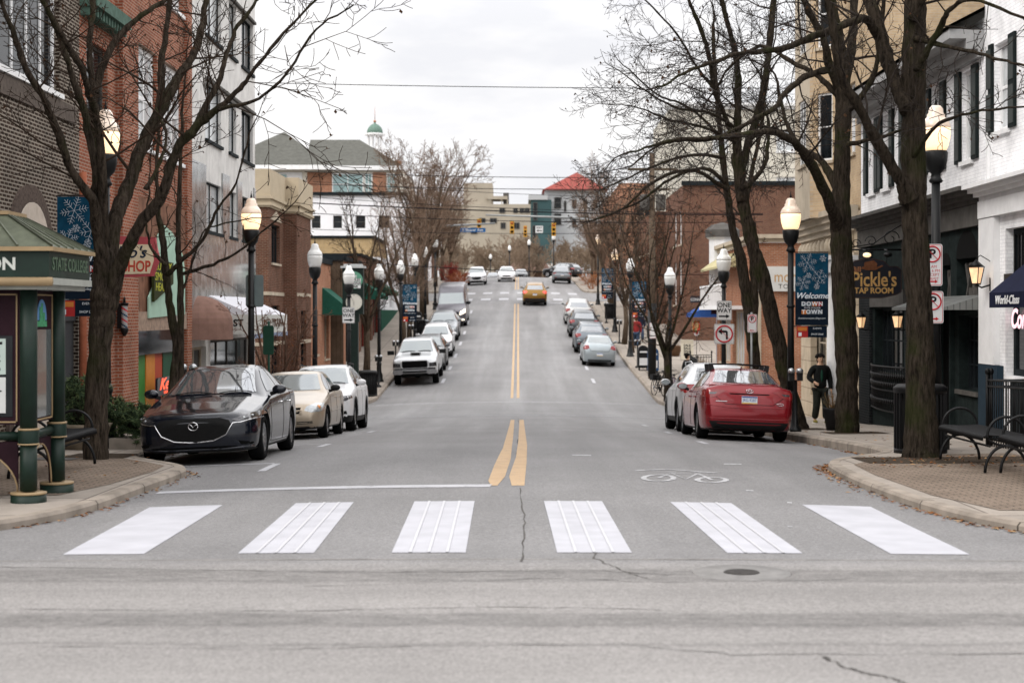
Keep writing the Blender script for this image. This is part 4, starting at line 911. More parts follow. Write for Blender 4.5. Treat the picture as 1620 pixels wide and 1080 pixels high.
def wall(b, M, W, z0, z1, ops, m, depth=.2, name='wall'):
    us = sorted({0, W} | {o[0] for o in ops} | {o[1] for o in ops}); vs = sorted({z0, z1} | {o[2] for o in ops} | {o[3] for o in ops})
    us = [u for u in us if 0 <= u <= W]; vs = [v for v in vs if z0 <= v <= z1]; mb = MB()
    for i in range(len(us)-1):
        for j in range(len(vs)-1):
            cu, cv = (us[i]+us[i+1])/2, (vs[j]+vs[j+1])/2
            if any(o[0] < cu < o[1] and o[2] < cv < o[3] for o in ops): continue
            mb.add([M @ Vector(q) for q in ((us[i], vs[j], 0), (us[i+1], vs[j], 0), (us[i+1], vs[j+1], 0), (us[i], vs[j+1], 0))], [(0,1,2,3)])
    for o in ops:
        a, c, d, e = o[:4]; a = max(a, 0); c = min(c, W)
        for p, q in (((a,d),(c,d)), ((c,d),(c,e)), ((c,e),(a,e)), ((a,e),(a,d))):
            mb.add([M @ Vector(v) for v in ((p[0],p[1],0), (q[0],q[1],0), (q[0],q[1],-depth), (p[0],p[1],-depth))], [(0,1,2,3)])
    return mb.build(name, m, b)
def window(b, M, u0, u1, v0, v1, fm=None, gm=None, depth=.2, nu=2, nv=2, fw=.06, sill=None, name='window'):
    fm = fm or M_wtrim; gm = gm or M_pane; mb = MB(); z = -depth; t = .05
    for a, c, d, e in ((u0, u0+fw, v0, v1), (u1-fw, u1, v0, v1), (u0+fw, u1-fw, v0, v0+fw), (u0+fw, u1-fw, v1-fw, v1)): mb.obox(M, a, c, d, e, z, z+t)
    for k in range(1, nu): u = u0+(u1-u0)*k/nu; mb.obox(M, u-fw*.35, u+fw*.35, v0+fw, v1-fw, z+.004, z+t*.8)
    for k in range(1, nv): v = v0+(v1-v0)*k/nv; mb.obox(M, u0+fw, u1-fw, v-fw*.35, v+fw*.35, z+.006, z+t*.7)
    w = mb.build(name, fm, b)
    p = MB(); p.obox(M, u0+fw*.5, u1-fw*.5, v0+fw*.5, v1-fw*.5, z-.03, z+.012); p.build('pane', gm, w)
    if sill:
        s = MB(); s.obox(M, u0-.06, u1+.06, v0-.09, v0-.003, -.02, .07); s.build('sill', sill, w)
    return w
def shell(b, s, x, y0, y1, dp, z0, z1, m, ops=(), fops=(), roof=None, parapet=0, depth=.2, fm=None):
    "four walls and a roof; ops are openings of the street wall in (y, y, z, z), fops those of the wall that faces the camera in (x, x, z, z)"
    M = fr_street(x, y0, y1, s)
    cv = (lambda o: (y1-max(o[0], o[1]), y1-min(o[0], o[1]), o[2], o[3])) if s > 0 else (lambda o: (min(o[0], o[1])-y0, max(o[0], o[1])-y0, o[2], o[3]))
    o1 = [cv(o) for o in ops]; wall(b, M, y1-y0, z0, z1, o1, m, depth)
    xa, xb = (x, x+dp) if s > 0 else (x-dp, x)
    Mf = fr_front(xa, y0); o2 = [(o[0]-xa, o[1]-xa, o[2], o[3]) for o in fops]; wall(b, Mf, dp, z0, z1, o2, fm or m, depth, 'side_wall')
    mb = MB(); mb.add([(xa, y1, z0), (xb, y1, z0), (xb, y1, z1), (xa, y1, z1)], [(1,0,3,2)]); e = xb if s > 0 else xa
    mb.add([(e, y0, z0), (e, y1, z0), (e, y1, z1), (e, y0, z1)], [(0,1,2,3) if s > 0 else (1,0,3,2)]); mb.build('rear_wall', m, b)
    if roof != 0: MB().box(xa+.02, xb-.02, y0+.02, y1-.02, z1-.25, z1-.1).build('roof', roof or M_rubber, b)
    return M, o1, Mf, o2
def bld(name, label, x, y): return thing(name, (x, y, G(y)), label, 'building', None, True)
def cornice(b, M, u0, u1, z0, z1, out, m, name='cornice', steps=2):
    mb = MB()
    for k in range(steps): f0, f1 = k/steps, (k+1)/steps; mb.obox(M, u0-out*f1*.0, u1, z0+(z1-z0)*f0, z0+(z1-z0)*f1-.001*(k+1 < steps), .003, out*(k+1)/steps)
    return mb.build(name, m, b)
def awning(b, s, x, y0, y1, out, zt, zb, val, m, name='awning', stripes_m=None):
    mb = MB(); xo = x-s*out
    mb.add([(x, y0, zt), (x, y1, zt), (xo, y1, zb), (xo, y0, zb), (xo, y1, zb-val), (xo, y0, zb-val), (x, y0, zb), (x, y1, zb)], [(0,1,2,3), (3,2,4,5), (0,3,6), (1,7,2)])
    mb.add([(x, y0-.003, zb-.001), (xo, y0-.003, zb-.001), (xo, y0-.003, zb-val), (x, y0-.003, zb-val)], [(0,1,2,3)])
    return mb.build(name, m, b)

# ======== left side
# --- dark brick with white mortar
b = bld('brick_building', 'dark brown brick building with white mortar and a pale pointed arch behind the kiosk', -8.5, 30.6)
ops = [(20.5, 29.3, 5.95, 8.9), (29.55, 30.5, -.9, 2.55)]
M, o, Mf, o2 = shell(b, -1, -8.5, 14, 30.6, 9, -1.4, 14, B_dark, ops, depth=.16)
window(b, M, *o[0], M_wtrim, M_pane, .16, nu=11, nv=1, fw=.10, sill=M_wtrim)
u = 14; MB().obox(M, 5.5, 16.3, 5.5, 5.83, .003, .035).build('soldier_course', mat('soldier_brick', (.10, .082, .07), .85, var=.3, scale=14, wspace=True), b)
MB().tube([(-8.38, 30.42, -.6), (-8.38, 30.42, 4.6)], .075, 10).build('downpipe', mat('downpipe_copper', (.30, .10, .055), .6, var=.2), b)
def pointed(c, w, zs, za, n=8):
    P = []
    for k in range(n+1): t = k/n; P.append((c-w*(1-t**1.6), zs+(za-zs)*sin(t*pi/2)**.9))
    return P + [(2*c-p[0], p[1]) for p in P[-2::-1]]
uc = 27.45-14; outer = [(uc-1.25, -.5)]+pointed(uc, 1.25, 3.0, 4.12)+[(uc+1.25, -.5)]; inner = [(uc-1.0, -.5)]+pointed(uc, 1.0, 2.85, 3.82)+[(uc+1.0, -.5)]
MB().prism(outer, M @ Matrix.Translation((0, 0, .004)), .06).build('arch_surround', mat('arch_brick', (.085, .065, .055), .9, var=.4, scale=18, wspace=True), b)
f_ = MB().prism(inner, M @ Matrix.Translation((0, 0, .066)), .02).build('arch_infill', mat('arch_stucco', (.46, .40, .34), .9, var=.12, scale=6, wspace=True), b)
MB().prism(pointed(uc, .55, 1.7, 2.9)+[(uc+.55, .2), (uc-.55, .2)], M @ Matrix.Translation((0, 0, .088)), .01).build('arch_window', M_pane, b)
text('number_plate', '6', .22, M @ Matrix.Translation((uc+.75, 3.15, .09)), M_ink, f_)
window(b, M, *o[1], M_gtrim, M_pane_w, .16, nu=1, nv=1, fw=.09, name='door')
MB().obox(M, o[1][0], o[1][1], 1.75, 1.9, -.15, -.04).obox(M, o[1][0]+.02, o[1][1]-.02, -.8, 1.75, -.12, -.08).build('door_leaf', mat('door_grey', (.05, .052, .056), .6), b)
# --- red brick barber shop building
b = bld('brick_building', 'red brick building with big white upper windows and brown wood boards over painted doors', -8.5, 35.6)
W1 = (34.6, 37.2, 5.65, 7.95); W2 = (37.75, 40.05, 5.65, 7.95); D = (34.75, 40.0, -1.6, 1.5)
ops = [W1, W2, (W1[0], W1[1], 9.4, 11.6), (W2[0], W2[1], 9.4, 11.6), D, (31.1, 32.7, 5.7, 7.3)]
M, o, Mf, o2 = shell(b, -1, -8.5, 30.6, 40.6, 9, -1.7, 14, B_red, ops, depth=.22)
for k in range(4): window(b, M, *o[k], M_wtrim, M_pane_w, .16, nu=3 if k % 2 == 0 else 3, nv=2, fw=.13, sill=M_wtrim)
window(b, M, *o[5], M_gtrim, M_pane, .16, nu=2, nv=1, sill=M_gtrim)
mb = MB(); mb.obox(M, .0, 2.7, 7.85, 8.1, .003, .35)
for k in range(12): mb.obox(M, .05+k*.22, .15+k*.22, 7.68, 7.85, .003, .28)
mb.build('eave', mat('copper_green', (.07, .12, .095), .7, var=.3, scale=6, wspace=True), b)
MB().obox(M, 2.75, 4.1, -1.7, 13.9, .003, .16).build('pilaster', B_red, b); MB().obox(M, 2.68, 4.17, -1.7, -.25, .004, .24).build('pilaster_base', M_stone, b)
MB().obox(M, 9.45, 10.0, -1.7, 13.9, .003, .12).build('pilaster', B_red, b)
MB().obox(M, 4.12, 9.43, 1.5, 4.5, .003, .07).build('wood_fascia', M_wood, b)
MB().obox(M, 4.12, 9.43, 1.5, 1.93, .071, .10).build('fascia_board', mat('board_weathered', (.30, .22, .17), .8, var=.3, scale=8, wspace=True), b)
Lc = lambda px, py: (Yx(8.4, px)-30.6, Zp(py, Yx(8.4, px)))
M_mint = mat('mint_paint', (.34, .50, .40), .6, var=.06, scale=3, wspace=True)
MB().prism([Lc(*p) for p in ((233, 503), (290, 497), (290, 430), (287, 405), (280, 385), (270, 368), (258, 357), (248, 372), (246, 400), (246, 440), (233, 470))], M @ Matrix.Translation((0, 0, .105)), .04).build('mint_panel', M_mint, b)
text('fascia_letters', 'Freeze Thaw', .30, M @ Matrix.Translation((8.05, 1.73, .105)), mat('lettering_white', (.62, .6, .56), .6, var=0), b, bold=.004, wx=1.0)
dm = {}
for k, (a, c, col) in enumerate(((0, 1.0, (.008, .012, .01)), (1.0, 1.85, (.04, .17, .03)), (1.85, 2.75, (.55, .20, .03)), (2.75, 3.6, (.42, .055, .02)), (3.6, 5.25, (.01, .07, .035)))):
    MB().obox(M, 4.15+a, 4.15+c-.02, -1.7, 1.5, -.2-.02*(k % 2), -.12-.02*(k % 2)).build('painted_door', mat('door_paint_%d' % k, col, .5, var=.12, scale=4, wspace=True), b)
MB().obox(M, 4.4, 9.2, .95, 1.5, -.11, -.03).build('transom', M_pane, b)
# --- grey panelled building with polished lower storey
b = bld('panelled_building', 'tall grey panelled building with polished dark lower panels and awnings on the left', -8.5, 46)
rows_ = [(5.0-.85, 5.5), (6.64, 8.2), (9.5, 11.1), (12.4, 14.0)]
ops = [(a, c, z0, z1) for z0, z1 in rows_ for a, c in ((42.9, 45.2), (46.4, 47.6), (48.5, 50.6))] + [(43.6, 50.2, -1.9, 1.15), (41.0, 43.0, -1.9, 1.0)]
M, o, Mf, o2 = shell(b, -1, -8.5, 40.6, 51, 10, -2.2, 19, M_panel, ops, depth=.18)
for k in range(12): window(b, M, *o[k], M_dtrim, M_pane_w if k % 3 != 2 else M_pane, .14, nu=2, nv=1, fw=.045, sill=M_dtrim)
for z0, z1 in rows_[1:]: MB().obox(M, 2.2, 10.1, z1+.02, z1+.10, .003, .10).build('lintel', M_gtrim, b)
for i, (a, c) in enumerate(((.05, 2.25), (4.65, 5.75), (7.05, 7.85), (10.05, 10.35))): MB().obox(M, a, c, 2.0, 5.9, .003, .04).build('polished_panel', M_polish, b)
MB().obox(M, 2.26, 10.04, 2.0, 4.1, .003, .041).build('polished_panel', M_polish, b)
window(b, M, *o[12], M_gtrim, M_pane, .18, nu=4, nv=1, fw=.09, name='shopfront'); window(b, M, *o[13], M_stone, M_pane, .18, nu=2, nv=1, fw=.09, name='door')
mb = MB(); R = .95   # quarter dome awning in dusty rose
cx, cy, cz = -8.5, 41.9, 1.62; vs = []; n, k_ = 12, 8
for i in range(n+1):
    for j in range(k_+1):
        a = pi*i/n; e = pi/2*j/k_; vs.append((cx+.92*sin(a)*cos(e), cy-1.0*cos(a)*cos(e)*1.0, cz+.74*sin(e)))
mb.add(vs, [(i*(k_+1)+j, (i+1)*(k_+1)+j, (i+1)*(k_+1)+j+1, i*(k_+1)+j+1) for i in range(n) for j in range(k_)], 0, False)
mb.add([(cx+.92*sin(pi*i/n), cy-1.0*cos(pi*i/n), cz-z) for i in range(n+1) for z in (0, .42)], [(2*i, 2*i+1, 2*i+3, 2*i+2) for i in range(n)])
mb.build('dome_awning', mat('canvas_rose', (.21, .125, .10), .85, var=.15, scale=4, wspace=True), b)
aw = awning(b, -1, -8.5, 43.2, 49.4, 1.25, 2.4, 1.85, .0, mat('canvas_white', (.62, .62, .66), .8, var=.06), 'white_awning')
MB().box(-7.27, -7.23, 43.2, 49.4, 1.32, 1.85).box(-8.45, -7.27, 43.17, 43.2, 1.32, 1.86).build('valance', mat('canvas_cream', (.50, .50, .47), .8, var=.08, wspace=True), aw)
MB().box(-7.226, -7.21, 43.15, 49.45, 1.20, 1.32).build('valance_edge', mat('canvas_blue_grey', (.20, .24, .33), .8), aw)
M_lett = mat('lettering_brown', (.12, .08, .06), .7, var=0)
text('valance_letters', 'RED TRAIN', .34, frame((-7.222, 46.6, 1.6), (0, 1, 0), (1, 0, 0)), M_lett, aw, wx=2.1, bold=.006)
text('valance_letters', 'ST', .26, frame((-7.65, 43.16, 1.62), (1, 0, 0), (0, -1, 0)), M_ink, aw, bold=.008)
# --- brick and stone building past the side street
b = bld('brick_building', 'dark red brick building with a tall pale stone top past the left side street', -9.8, 66)
ops = [(62.7, 64.9, 3.9, 5.45), (62.7, 64.9, -.6, 2.2)]
M, o, Mf, o2 = shell(b, -1, -9.8, 62, 66, 7, -2.2, 6.05, B_deep, ops, fops=[(-13.2, -11.3, 3.9, 5.45), (-13.2, -11.3, -.4, 2.2)])
for k in (0, 1): window(b, M, *o[k], M_dtrim, M_pane, .18, nu=3, nv=1, fw=.07, sill=M_stone)
for k in (0, 1): window(b, Mf, *o2[k], M_dtrim, M_pane, .18, nu=2, nv=2, fw=.07, sill=M_stone)
M, o, Mf, o2 = shell(b, -1, -9.26, 66, 70.5, 7.5, -2.2, 6.05, B_deep, [(67.3, 69, -.4, 2.0)])
window(b, M, *o[0], M_dtrim, M_pane, .18, nu=2, nv=1, sill=M_stone)
for (x0, x1, y0, y1) in ((-16.8, -9.72, 61.92, 66.0), (-16.7, -9.18, 66.0, 70.58)):
    mb = MB(); mb.box(x0, x1, y0, y1, 6.05, 7.55); mb.box(x0, x1+.06, y0-.06, y1+.0, 6.12, 6.22); mb.box(x0, x1+.09, y0-.09, y1+.0, 6.38, 6.5); mb.build('stone_top', mat('stone_band', (.44, .37, .27), .85, var=.08, scale=2, wspace=True), b)
mb = MB()
for z in (.6, 2.6): mb.box(-16.8, -9.77, 61.96, 66, z, z+.14); mb.box(-16, -9.23, 66.1, 70.4, z, z+.14)
mb.build('stone_course', M_stone, b)
MB().prism([(.4, 5.6), (3.2, 5.6), (1.8, 6.0)], fr_street(-9.8, 62, 66, -1) @ Matrix.Translation((0, 0, .004)), .04).build('sign_ornament', M_stone, b)
# --- low orange brick shop with green awning
b = bld('brick_shop', 'low orange brick shop with a green awning next to the brown plank wall', -9.26, 74)
M, o, Mf, o2 = shell(b, -1, -9.26, 70.6, 78, 6, -2, 4.25, B_org, [(71.5, 73, .0, 2.0), (75.5, 77.2, -.3, 2.0)])
for q in o: window(b, M, *q, M_stone, M_pane, .18, nu=2, nv=1, sill=M_stone)
MB().obox(M, 0, 7.4, 4.25, 4.5, -.02, .10).build('coping', M_dtrim, b)
M_green = mat('canvas_green', (.018, .085, .06), .7, var=.12, wspace=True)
awning(b, -1, -9.26, 74.6, 77.6, 1.25, 3.1, 2.1, .3, M_green)
# --- brown planked building
b = bld('planked_building', 'brown vertical plank building standing behind the street clock', -8.65, 82)
M, o, Mf, o2 = shell(b, -1, -8.65, 78.2, 86, 7, -1.8, 4.5, B_org, [(79.2, 81, -1, 1.6), (82.4, 85, -.6, 1.6)], fm=M_plank)
for q in o: window(b, M, *q, M_dtrim, M_pane, .18, nu=2, nv=1)
MB().obox(M, 0, 7.8, 4.5, 4.7, -.02, .15).obox(Mf, 0, 7, 4.5, 4.72, -.02, .15).build('coping', M_dtrim, b)
# --- brick shops with green awnings
b = bld('brick_building', 'orange brick shops with red trim and small green awnings halfway up the left', -8.65, 92)
M, o, Mf, o2 = shell(b, -1, -8.65, 86.2, 99, 8, -1.2, 5.0, B_deep, [(87, 89.5, -.3, 2.6), (90.5, 93, 0, 2.8), (94, 98.4, .2, 3)])
for q in o: window(b, M, *q, mat('trim_red', (.22, .035, .025), .6, wspace=True), M_pane, .18, nu=2, nv=1, sill=M_stone)
MB().box(-16.6, -8.55, 86.1, 99, 5.0, 5.15).build('coping', M_dtrim, b)
awning(b, -1, -8.65, 87.2, 90.5, 1.2, 3.6, 2.9, .25, M_green); awning(b, -1, -8.65, 93.8, 98.4, 1.2, 3.9, 3.2, .25, M_green)
b = bld('shop_building', 'white fronted shop with a strip of green at the foot, left before the far crossing', -8.65, 105)
M, o, Mf, o2 = shell(b, -1, -8.65, 99.2, 114, 8, 0, 5.4, M_white_wall, [(101, 103, 1.8, 3.8), (106, 110, 2.2, 4.2)])
for q in o: window(b, M, *q, M_wtrim, M_pane_w)
MB().obox(M, 0, 14.8, 0, 2.1, .004, .05).build('plinth', mat('green_plinth', (.012, .07, .045), .7), b)
b = bld('brick_building', 'yellow brick low block below the white painted wall with four windows', -12, 98)
shell(b, -1, -9.2, 99.3, 110, 6.4, 0, 6.6, B_yel); MB().box(-15.7, -9.0, 99.2, 110, 6.6, 6.75).build('coping', M_dtrim, b)
# --- white wall with four small windows
b = bld('white_building', 'white painted building with a black roof edge and a row of four small windows', -12, 115)
fo = [((a-820)/F*115, (c_-820)/F*115, Zp(361, 115), Zp(341, 115)) for a, c_ in ((493, 507), (527, 541), (563, 578), (599, 616))]
M, o, Mf, o2 = shell(b, -1, -8.3, 115, 124, 8.4, 0, 10.45, M_white_wall, [], fops=fo)
for q in o2: window(b, Mf, *q, M_gtrim, M_pane, .15, nu=1, nv=2, fw=.05)
MB().box(-16.8, -8.2, 114.8, 124, 10.45, 10.68).build('roof_edge', M_dtrim, b)
# --- hip-roofed building
b = bld('hip_roofed_building', 'large building with grey shingle hip roofs and orange brick and glass bands', -15, 130)
x0 = -24.; M, o, Mf, o2 = shell(b, -1, -9.2, 126, 140, 15, 2, 13.4, mat('cladding_cream', (.66, .62, .54), .8, var=.05, wspace=True), [], roof=0)
fx = lambda px: (px-820)/F*126-x0-.2
for a, c_, m_, nm in ((404, 478, M_wtrim, 'panel'), (486, 525, B_org, 'brick_panel'), (590, 611, B_org, 'brick_panel')): MB().obox(fr_front(x0+.2, 126), fx(a), fx(c_), 11.2, 13.1, .01, .06).build(nm, m_, b)
for a, c_ in ((526, 575), (577, 589), (612, 627), (425, 455)):
    window(b, fr_front(x0+.2, 126), fx(a), fx(c_), 11.3, 13.0, M_wtrim, mat('glass_aqua', (.22, .32, .32), .1, var=.15, spec=.7, wspace=True), -.06, nu=2, nv=2)
def hip(bx, x0, x1, y0, y1, rx0, rx1, ry, ze, zr, m, nm='roof'):
    mb = MB(); e = .0
    mb.add([(x0,y0,ze),(x1,y0,ze),(x1,y1,ze),(x0,y1,ze),(rx0,ry,zr),(rx1,ry,zr)], [(0,1,5,4),(1,2,5),(2,3,4,5),(3,0,4),(0,3,2,1)]); r_ = mb.build(nm, m, bx)
    mb = MB(); mb.box(x0, x1, y0-.02, y0+.2, ze-.35, ze-.002); mb.box(x1-.2, x1, y0+.2, y1, ze-.35, ze-.002); mb.build('fascia', M_wtrim, r_)
hip(b, -24.5, -14.9, 125, 139, -19.4, -19.4, 131, 13.6, 16.9, M_roofd)
hip(b, -17.0, -9.2, 125.6, 140.5, -17.3, -13.2, 131.5, 13.6, 16.3, M_roofd)
MB().box(-10.9, -10.1, 136, 137, 13.5, 15).build('chimney', B_org, b)
b = thing('cupola_tower', (-14, 152, G(152)), 'white cupola with a green dome and thin spire rising behind the hip roofs', 'tower', None, True)
cx, cy = (593-820)/F*152, 152
MB().box(cx-5, cx+5, cy-1, cy+8, 4, 14.5).build('base', M_white_wall, b)
MB().lathe([(.86, 14.5), (.86, 17.5), (.95, 17.55), (.95, 17.7), (.7, 17.71)], (cx, cy, 0), 8, sm=False).build('drum', M_wtrim, b)
mb = MB()
for k in range(8): a = pi/8+k*pi/4; mb.tube([(cx+.64*cos(a), cy+.64*sin(a), 17.7), (cx+.64*cos(a), cy+.64*sin(a), 18.9)], .10, 6, sm=False)
mb.build('colonnade', M_wtrim, b); MB().lathe([(.86, 18.9), (1.0, 18.98), (1.0, 19.12), (.8, 19.16)], (cx, cy, 0), 16, sm=False).build('entablature', M_wtrim, b)
MB().lathe([(.78, 19.15), (.74, 19.45), (.60, 19.75), (.36, 19.98), (.1, 20.1), (.1, 20.2), (0, 20.25)], (cx, cy, 0), 16).build('dome', mat('dome_green', (.13, .20, .165), .6, var=.2, wspace=True), b)
MB().ball((cx, cy, 20.3), .14, .14, .14, 8).tube([(cx, cy, 20.2), (cx, cy, 21.7)], [.04, .01], 5).build('spire', mat('copper_ball', (.35, .15, .08), .5, .5), b)

# ======== right side
b = bld('corner_shop', 'white painted brick corner shop with navy awning at the right edge', 9.0, 28)
ops = [(22.6, 29.2, .75, 3.45), (26.2, 27.5, 5.3, 6.95), (28.95, 29.85, 5.3, 6.95), (23.5, 24.8, 5.3, 6.95)]
M, o, Mf, o2 = shell(b, 1, 9.0, 16, 30.5, 10, -1.4, 13, B_white, ops, depth=.2)
sf = window(b, M, *o[0], M_dtrim, M_pane, .2, nu=3, nv=1, fw=.12, name='shopfront'); u0, u1 = o[0][:2]
mb = MB()
for k in range(28): u = u0+.12+k*.21; mb.obox(M, u-.012, u+.012, 2.65, 3.35, -.15, -.13)
mb.obox(M, u0, u1, 2.5, 2.62, -.19, .03); mb.build('transom_bars', M_iron, b)
for q in o[1:]: window(b, M, *q, M_wtrim, M_pane_w, .15, nu=1, nv=2, fw=.08, sill=M_wtrim)
for q in o[1:]:
    for uu in (q[0]-.42, q[1]+.04):
        mb = MB(); mb.obox(M, uu, uu+.38, q[2]-.02, q[3]+.04, .004, .05); s_ = mb.build('shutter', M_shut, b)
        MB().obox(M, uu+.05, uu+.33, q[2]+.05, q[2]+.75, .051, .062).obox(M, uu+.05, uu+.33, q[2]+.85, q[3]-.05, .051, .062).build('shutter_panel', mat('shutter_face', (.055, .062, .06), .6, wspace=True), s_)
MB().obox(M, 0, .98, .93, 3.7, .003, .12).build('pilaster', M_wtrim, b); MB().obox(M, 0, 1.2, -1.4, .92, .003, .125).build('pilaster_base', mat('navy_base', (.02, .035, .05), .6, wspace=True), b)
MB().obox(M, 1.9, 14.4, -1.4, .70, .003, .09).build('stall_riser', M_dtrim, b)
MB().obox(M, .0, 14.5, 3.71, 4.04, .003, .14).build('frieze', M_wtrim, b); cornice(b, M, -.0, 14.5, 4.05, 4.34, .45, M_wtrim, steps=4)
MB().obox(M, .3, .38, 4.4, 8.5, .003, .06).build('downpipe', M_wtrim, b)
M_navy = mat('canvas_navy', (.010, .012, .030), .8, var=.15, scale=3, wspace=True)
aw = awning(b, 1, 9.0, 18, 27.35, .85, 2.95, 2.25, .26, M_navy, 'navy_awning')
text('awning_letters', 'World-Class', .2, frame((8.142, 26.35, 2.115), (0, -1, 0), (-1, 0, 0)), M_wtrim, aw, shear=.25, bold=.004, wx=1.25)
text('awning_letters', 'World-Class', .17, frame((8.56, 27.34, 2.11), (1, 0, 0), (0, -1, 0)), M_wtrim, aw, shear=.25, bold=.004, wx=.8)
text('neon_letters', 'Corner', .50, frame((9.10, 28.45, 1.78), (0, -1, 0), (-1, 0, 0)), mat('neon_pink', (.8, .5, .55), .4, var=0, emit=(1, .62, .68), estr=.8), b, shear=.25, bold=.012, wx=1.0)
MB().box(9.3, 9.34, 24, 28, .8, 2.4).build('window_backing', M_void, b)
# --- tap room building
b = bld('tap_room', 'white painted brick tap room with green shutters over a dark teal ground floor', 9.0, 36)
wins = [(yc-.37, yc+.37) for yc in (31.65, 34.0, 36.4, 38.6, 40.2)]
ops = [(a, c_, 4.95, 6.75) for a, c_ in wins]
M, o, Mf, o2 = shell(b, 1, 9.0, 30.52, 41.5, 10, 4.36, 7.6, B_white, ops, depth=.15, roof=0)
for i, q in enumerate(o):
    window(b, M, *q, M_wtrim, M_pane_w, .12, nu=1, nv=2, fw=.07, sill=M_wtrim)
    for uu in (q[0]-.42, q[1]+.04):
        mb = MB(); mb.obox(M, uu, uu+.38, q[2]-.02, q[3]+.04, .004, .06); s_ = mb.build('shutter', M_shut, b)
        MB().obox(M, uu+.05, uu+.33, q[2]+.05, q[2]+.85, .061, .072).obox(M, uu+.05, uu+.33, q[2]+.95, q[3]-.05, .061, .072).build('shutter_panel', mat('shutter_face', (.055, .062, .06), .6, wspace=True), s_)
mb = MB(); mb.add([(8.3, 30.45, 7.45), (8.3, 41.6, 7.45), (14, 41.6, 10.4), (14, 30.45, 10.4)], [(0,3,2,1)]); mb.add([(8.3, 30.45, 7.38), (8.3, 41.6, 7.38), (14, 41.6, 10.3), (14, 30.45, 10.3)], [(0,1,2,3)]); mb.build('roof', M_roofd, b)
mb = MB(); mb.obox(M, 0, 10.98, 7.2, 7.38, .003, .68); mb.obox(M, 0, 10.98, 7.0, 7.2, .003, .35); mb.obox(M, 0, 10.98, 6.85, 7.0, .003, .12); mb.build('eave', mat('eave_grey', (.33, .33, .33), .7, var=.12, wspace=True), b)
ops = [(30.95, 32.45, 2.2, 3.0), (32.9, 33.6, 2.2, 2.9), (32.7, 34.6, -1.3, 1.95), (30.9, 32.3, .35, 1.85), (36.9, 39.9, .45, 2.0)]
M, o, Mf, o2 = shell(b, 1, 9.0, 30.52, 41.5, 9.9, -1.5, 4.35, M_stucco, ops, depth=.35, roof=0)
for q in o[:2]:
    mb = MB(); uc = (q[0]+q[1])/2; w_ = (q[1]-q[0])/2
    P = [(uc-w_*1.0, 3.0 if w_ > .5 else 2.9)]+[(uc-w_*cos(k*pi/12), (3.0 if w_ > .5 else 2.9)+w_*.75*sin(k*pi/12)) for k in range(13)]
    mb.prism(P[1:], M @ Matrix.Translation((0, 0, .002)), .006); mb.build('arch_head', M_void, b)
    mb = MB(); mb.obox(M, q[0], q[1], q[2], q[3], -.34, -.3)
    for k in (-.4, .4): mb.bar(M @ Vector((uc+w_*k, q[2], -.1)), M @ Vector((uc-w_*k*.2, q[3]-.1, -.1)), .07, .07, 1); mb.bar(M @ Vector((uc+w_*k*.3, q[2], -.12)), M @ Vector((uc+w_*k*1.4, q[3]-.1, -.12)), .07, .07, 1)
    mb.build('grille_window', [M_void, M_gtrim], b)
MB().obox(M, o[2][0]+.02, o[2][1]-.02, -1.5, 1.95, -.34, -.3).build('door_recess', M_void, b)
MB().obox(M, o[2][0]-.12, o[2][0], -1.4, 1.95, .003, .09).obox(M, o[2][1], o[2][1]+.1, -1.4, 1.95, .003, .09).build('door_frame', M_stucco, b)
window(b, M, *o[3], M_dtrim, M_pane, .25, nu=4, nv=3, fw=.05, sill=M_gtrim); window(b, M, *o[4], M_dtrim, M_pane, .25, nu=6, nv=2, fw=.05, sill=M_gtrim)
mb = MB(); mb.add([M @ Vector(q) for q in ((6.6, 2.25, .004), (11.0-.02, 2.25, .004), (11.0-.02, 2.02, .75), (6.6, 2.02, .75), (6.6, 1.96, .004), (10.98, 1.96, .004), (10.98, 1.96, .75), (6.6, 1.96, .75))], [(0,3,2,1), (3,7,6,2), (0,4,7,3), (4,5,6,7), (1,2,6,5)])
mb.build('metal_canopy', stripes('canopy_metal', (.15, .155, .15), (.07, .07, .07), .12, 0, duty=.15), b)
MB().obox(M, .0, 10.98, 3.6, 4.02, .003, .10).build('frieze', M_gtrim, b); cornice(b, M, 0, 10.98, 4.03, 4.35, .5, M_gtrim, steps=4)
MB().obox(M, 1.4, 4.9, 2.05, 2.45, .003, .09).build('fascia_board', M_gtrim, b)
MB().obox(M, .1, 1.35, -1.5, 3.55, .003, .08).obox(M, 4.95, 6.5, -1.5, 1.9, .003, .06).build('brick_facing', B_char, b)
mb = MB(); n = 30     # curved iron guard over the far window
for k in range(n+1):
    u = 1.35+3.6*k/n; bow = .28*sin(pi*k/n); mb.bar(M @ Vector((u, -.45, bow*.5+.03)), M @ Vector((u, .62, bow+.03)), .02)
for z in (-.45, .05, .62):
    mb.tube([M @ Vector((1.35+3.6*k/n, z, (.28 if z > .5 else .2 if z > 0 else .14)*sin(pi*k/n)+.03)) for k in range(n+1)], .022, 5)
for k in range(n):
    for z in (.2, .4, -.2): u = 1.35+3.6*(k+.5)/n; mb.ball(M @ Vector((u, z, .24*sin(pi*k/n)+.04)), .045, .045, .06, 5)
mb.build('iron_guard', M_iron, b)
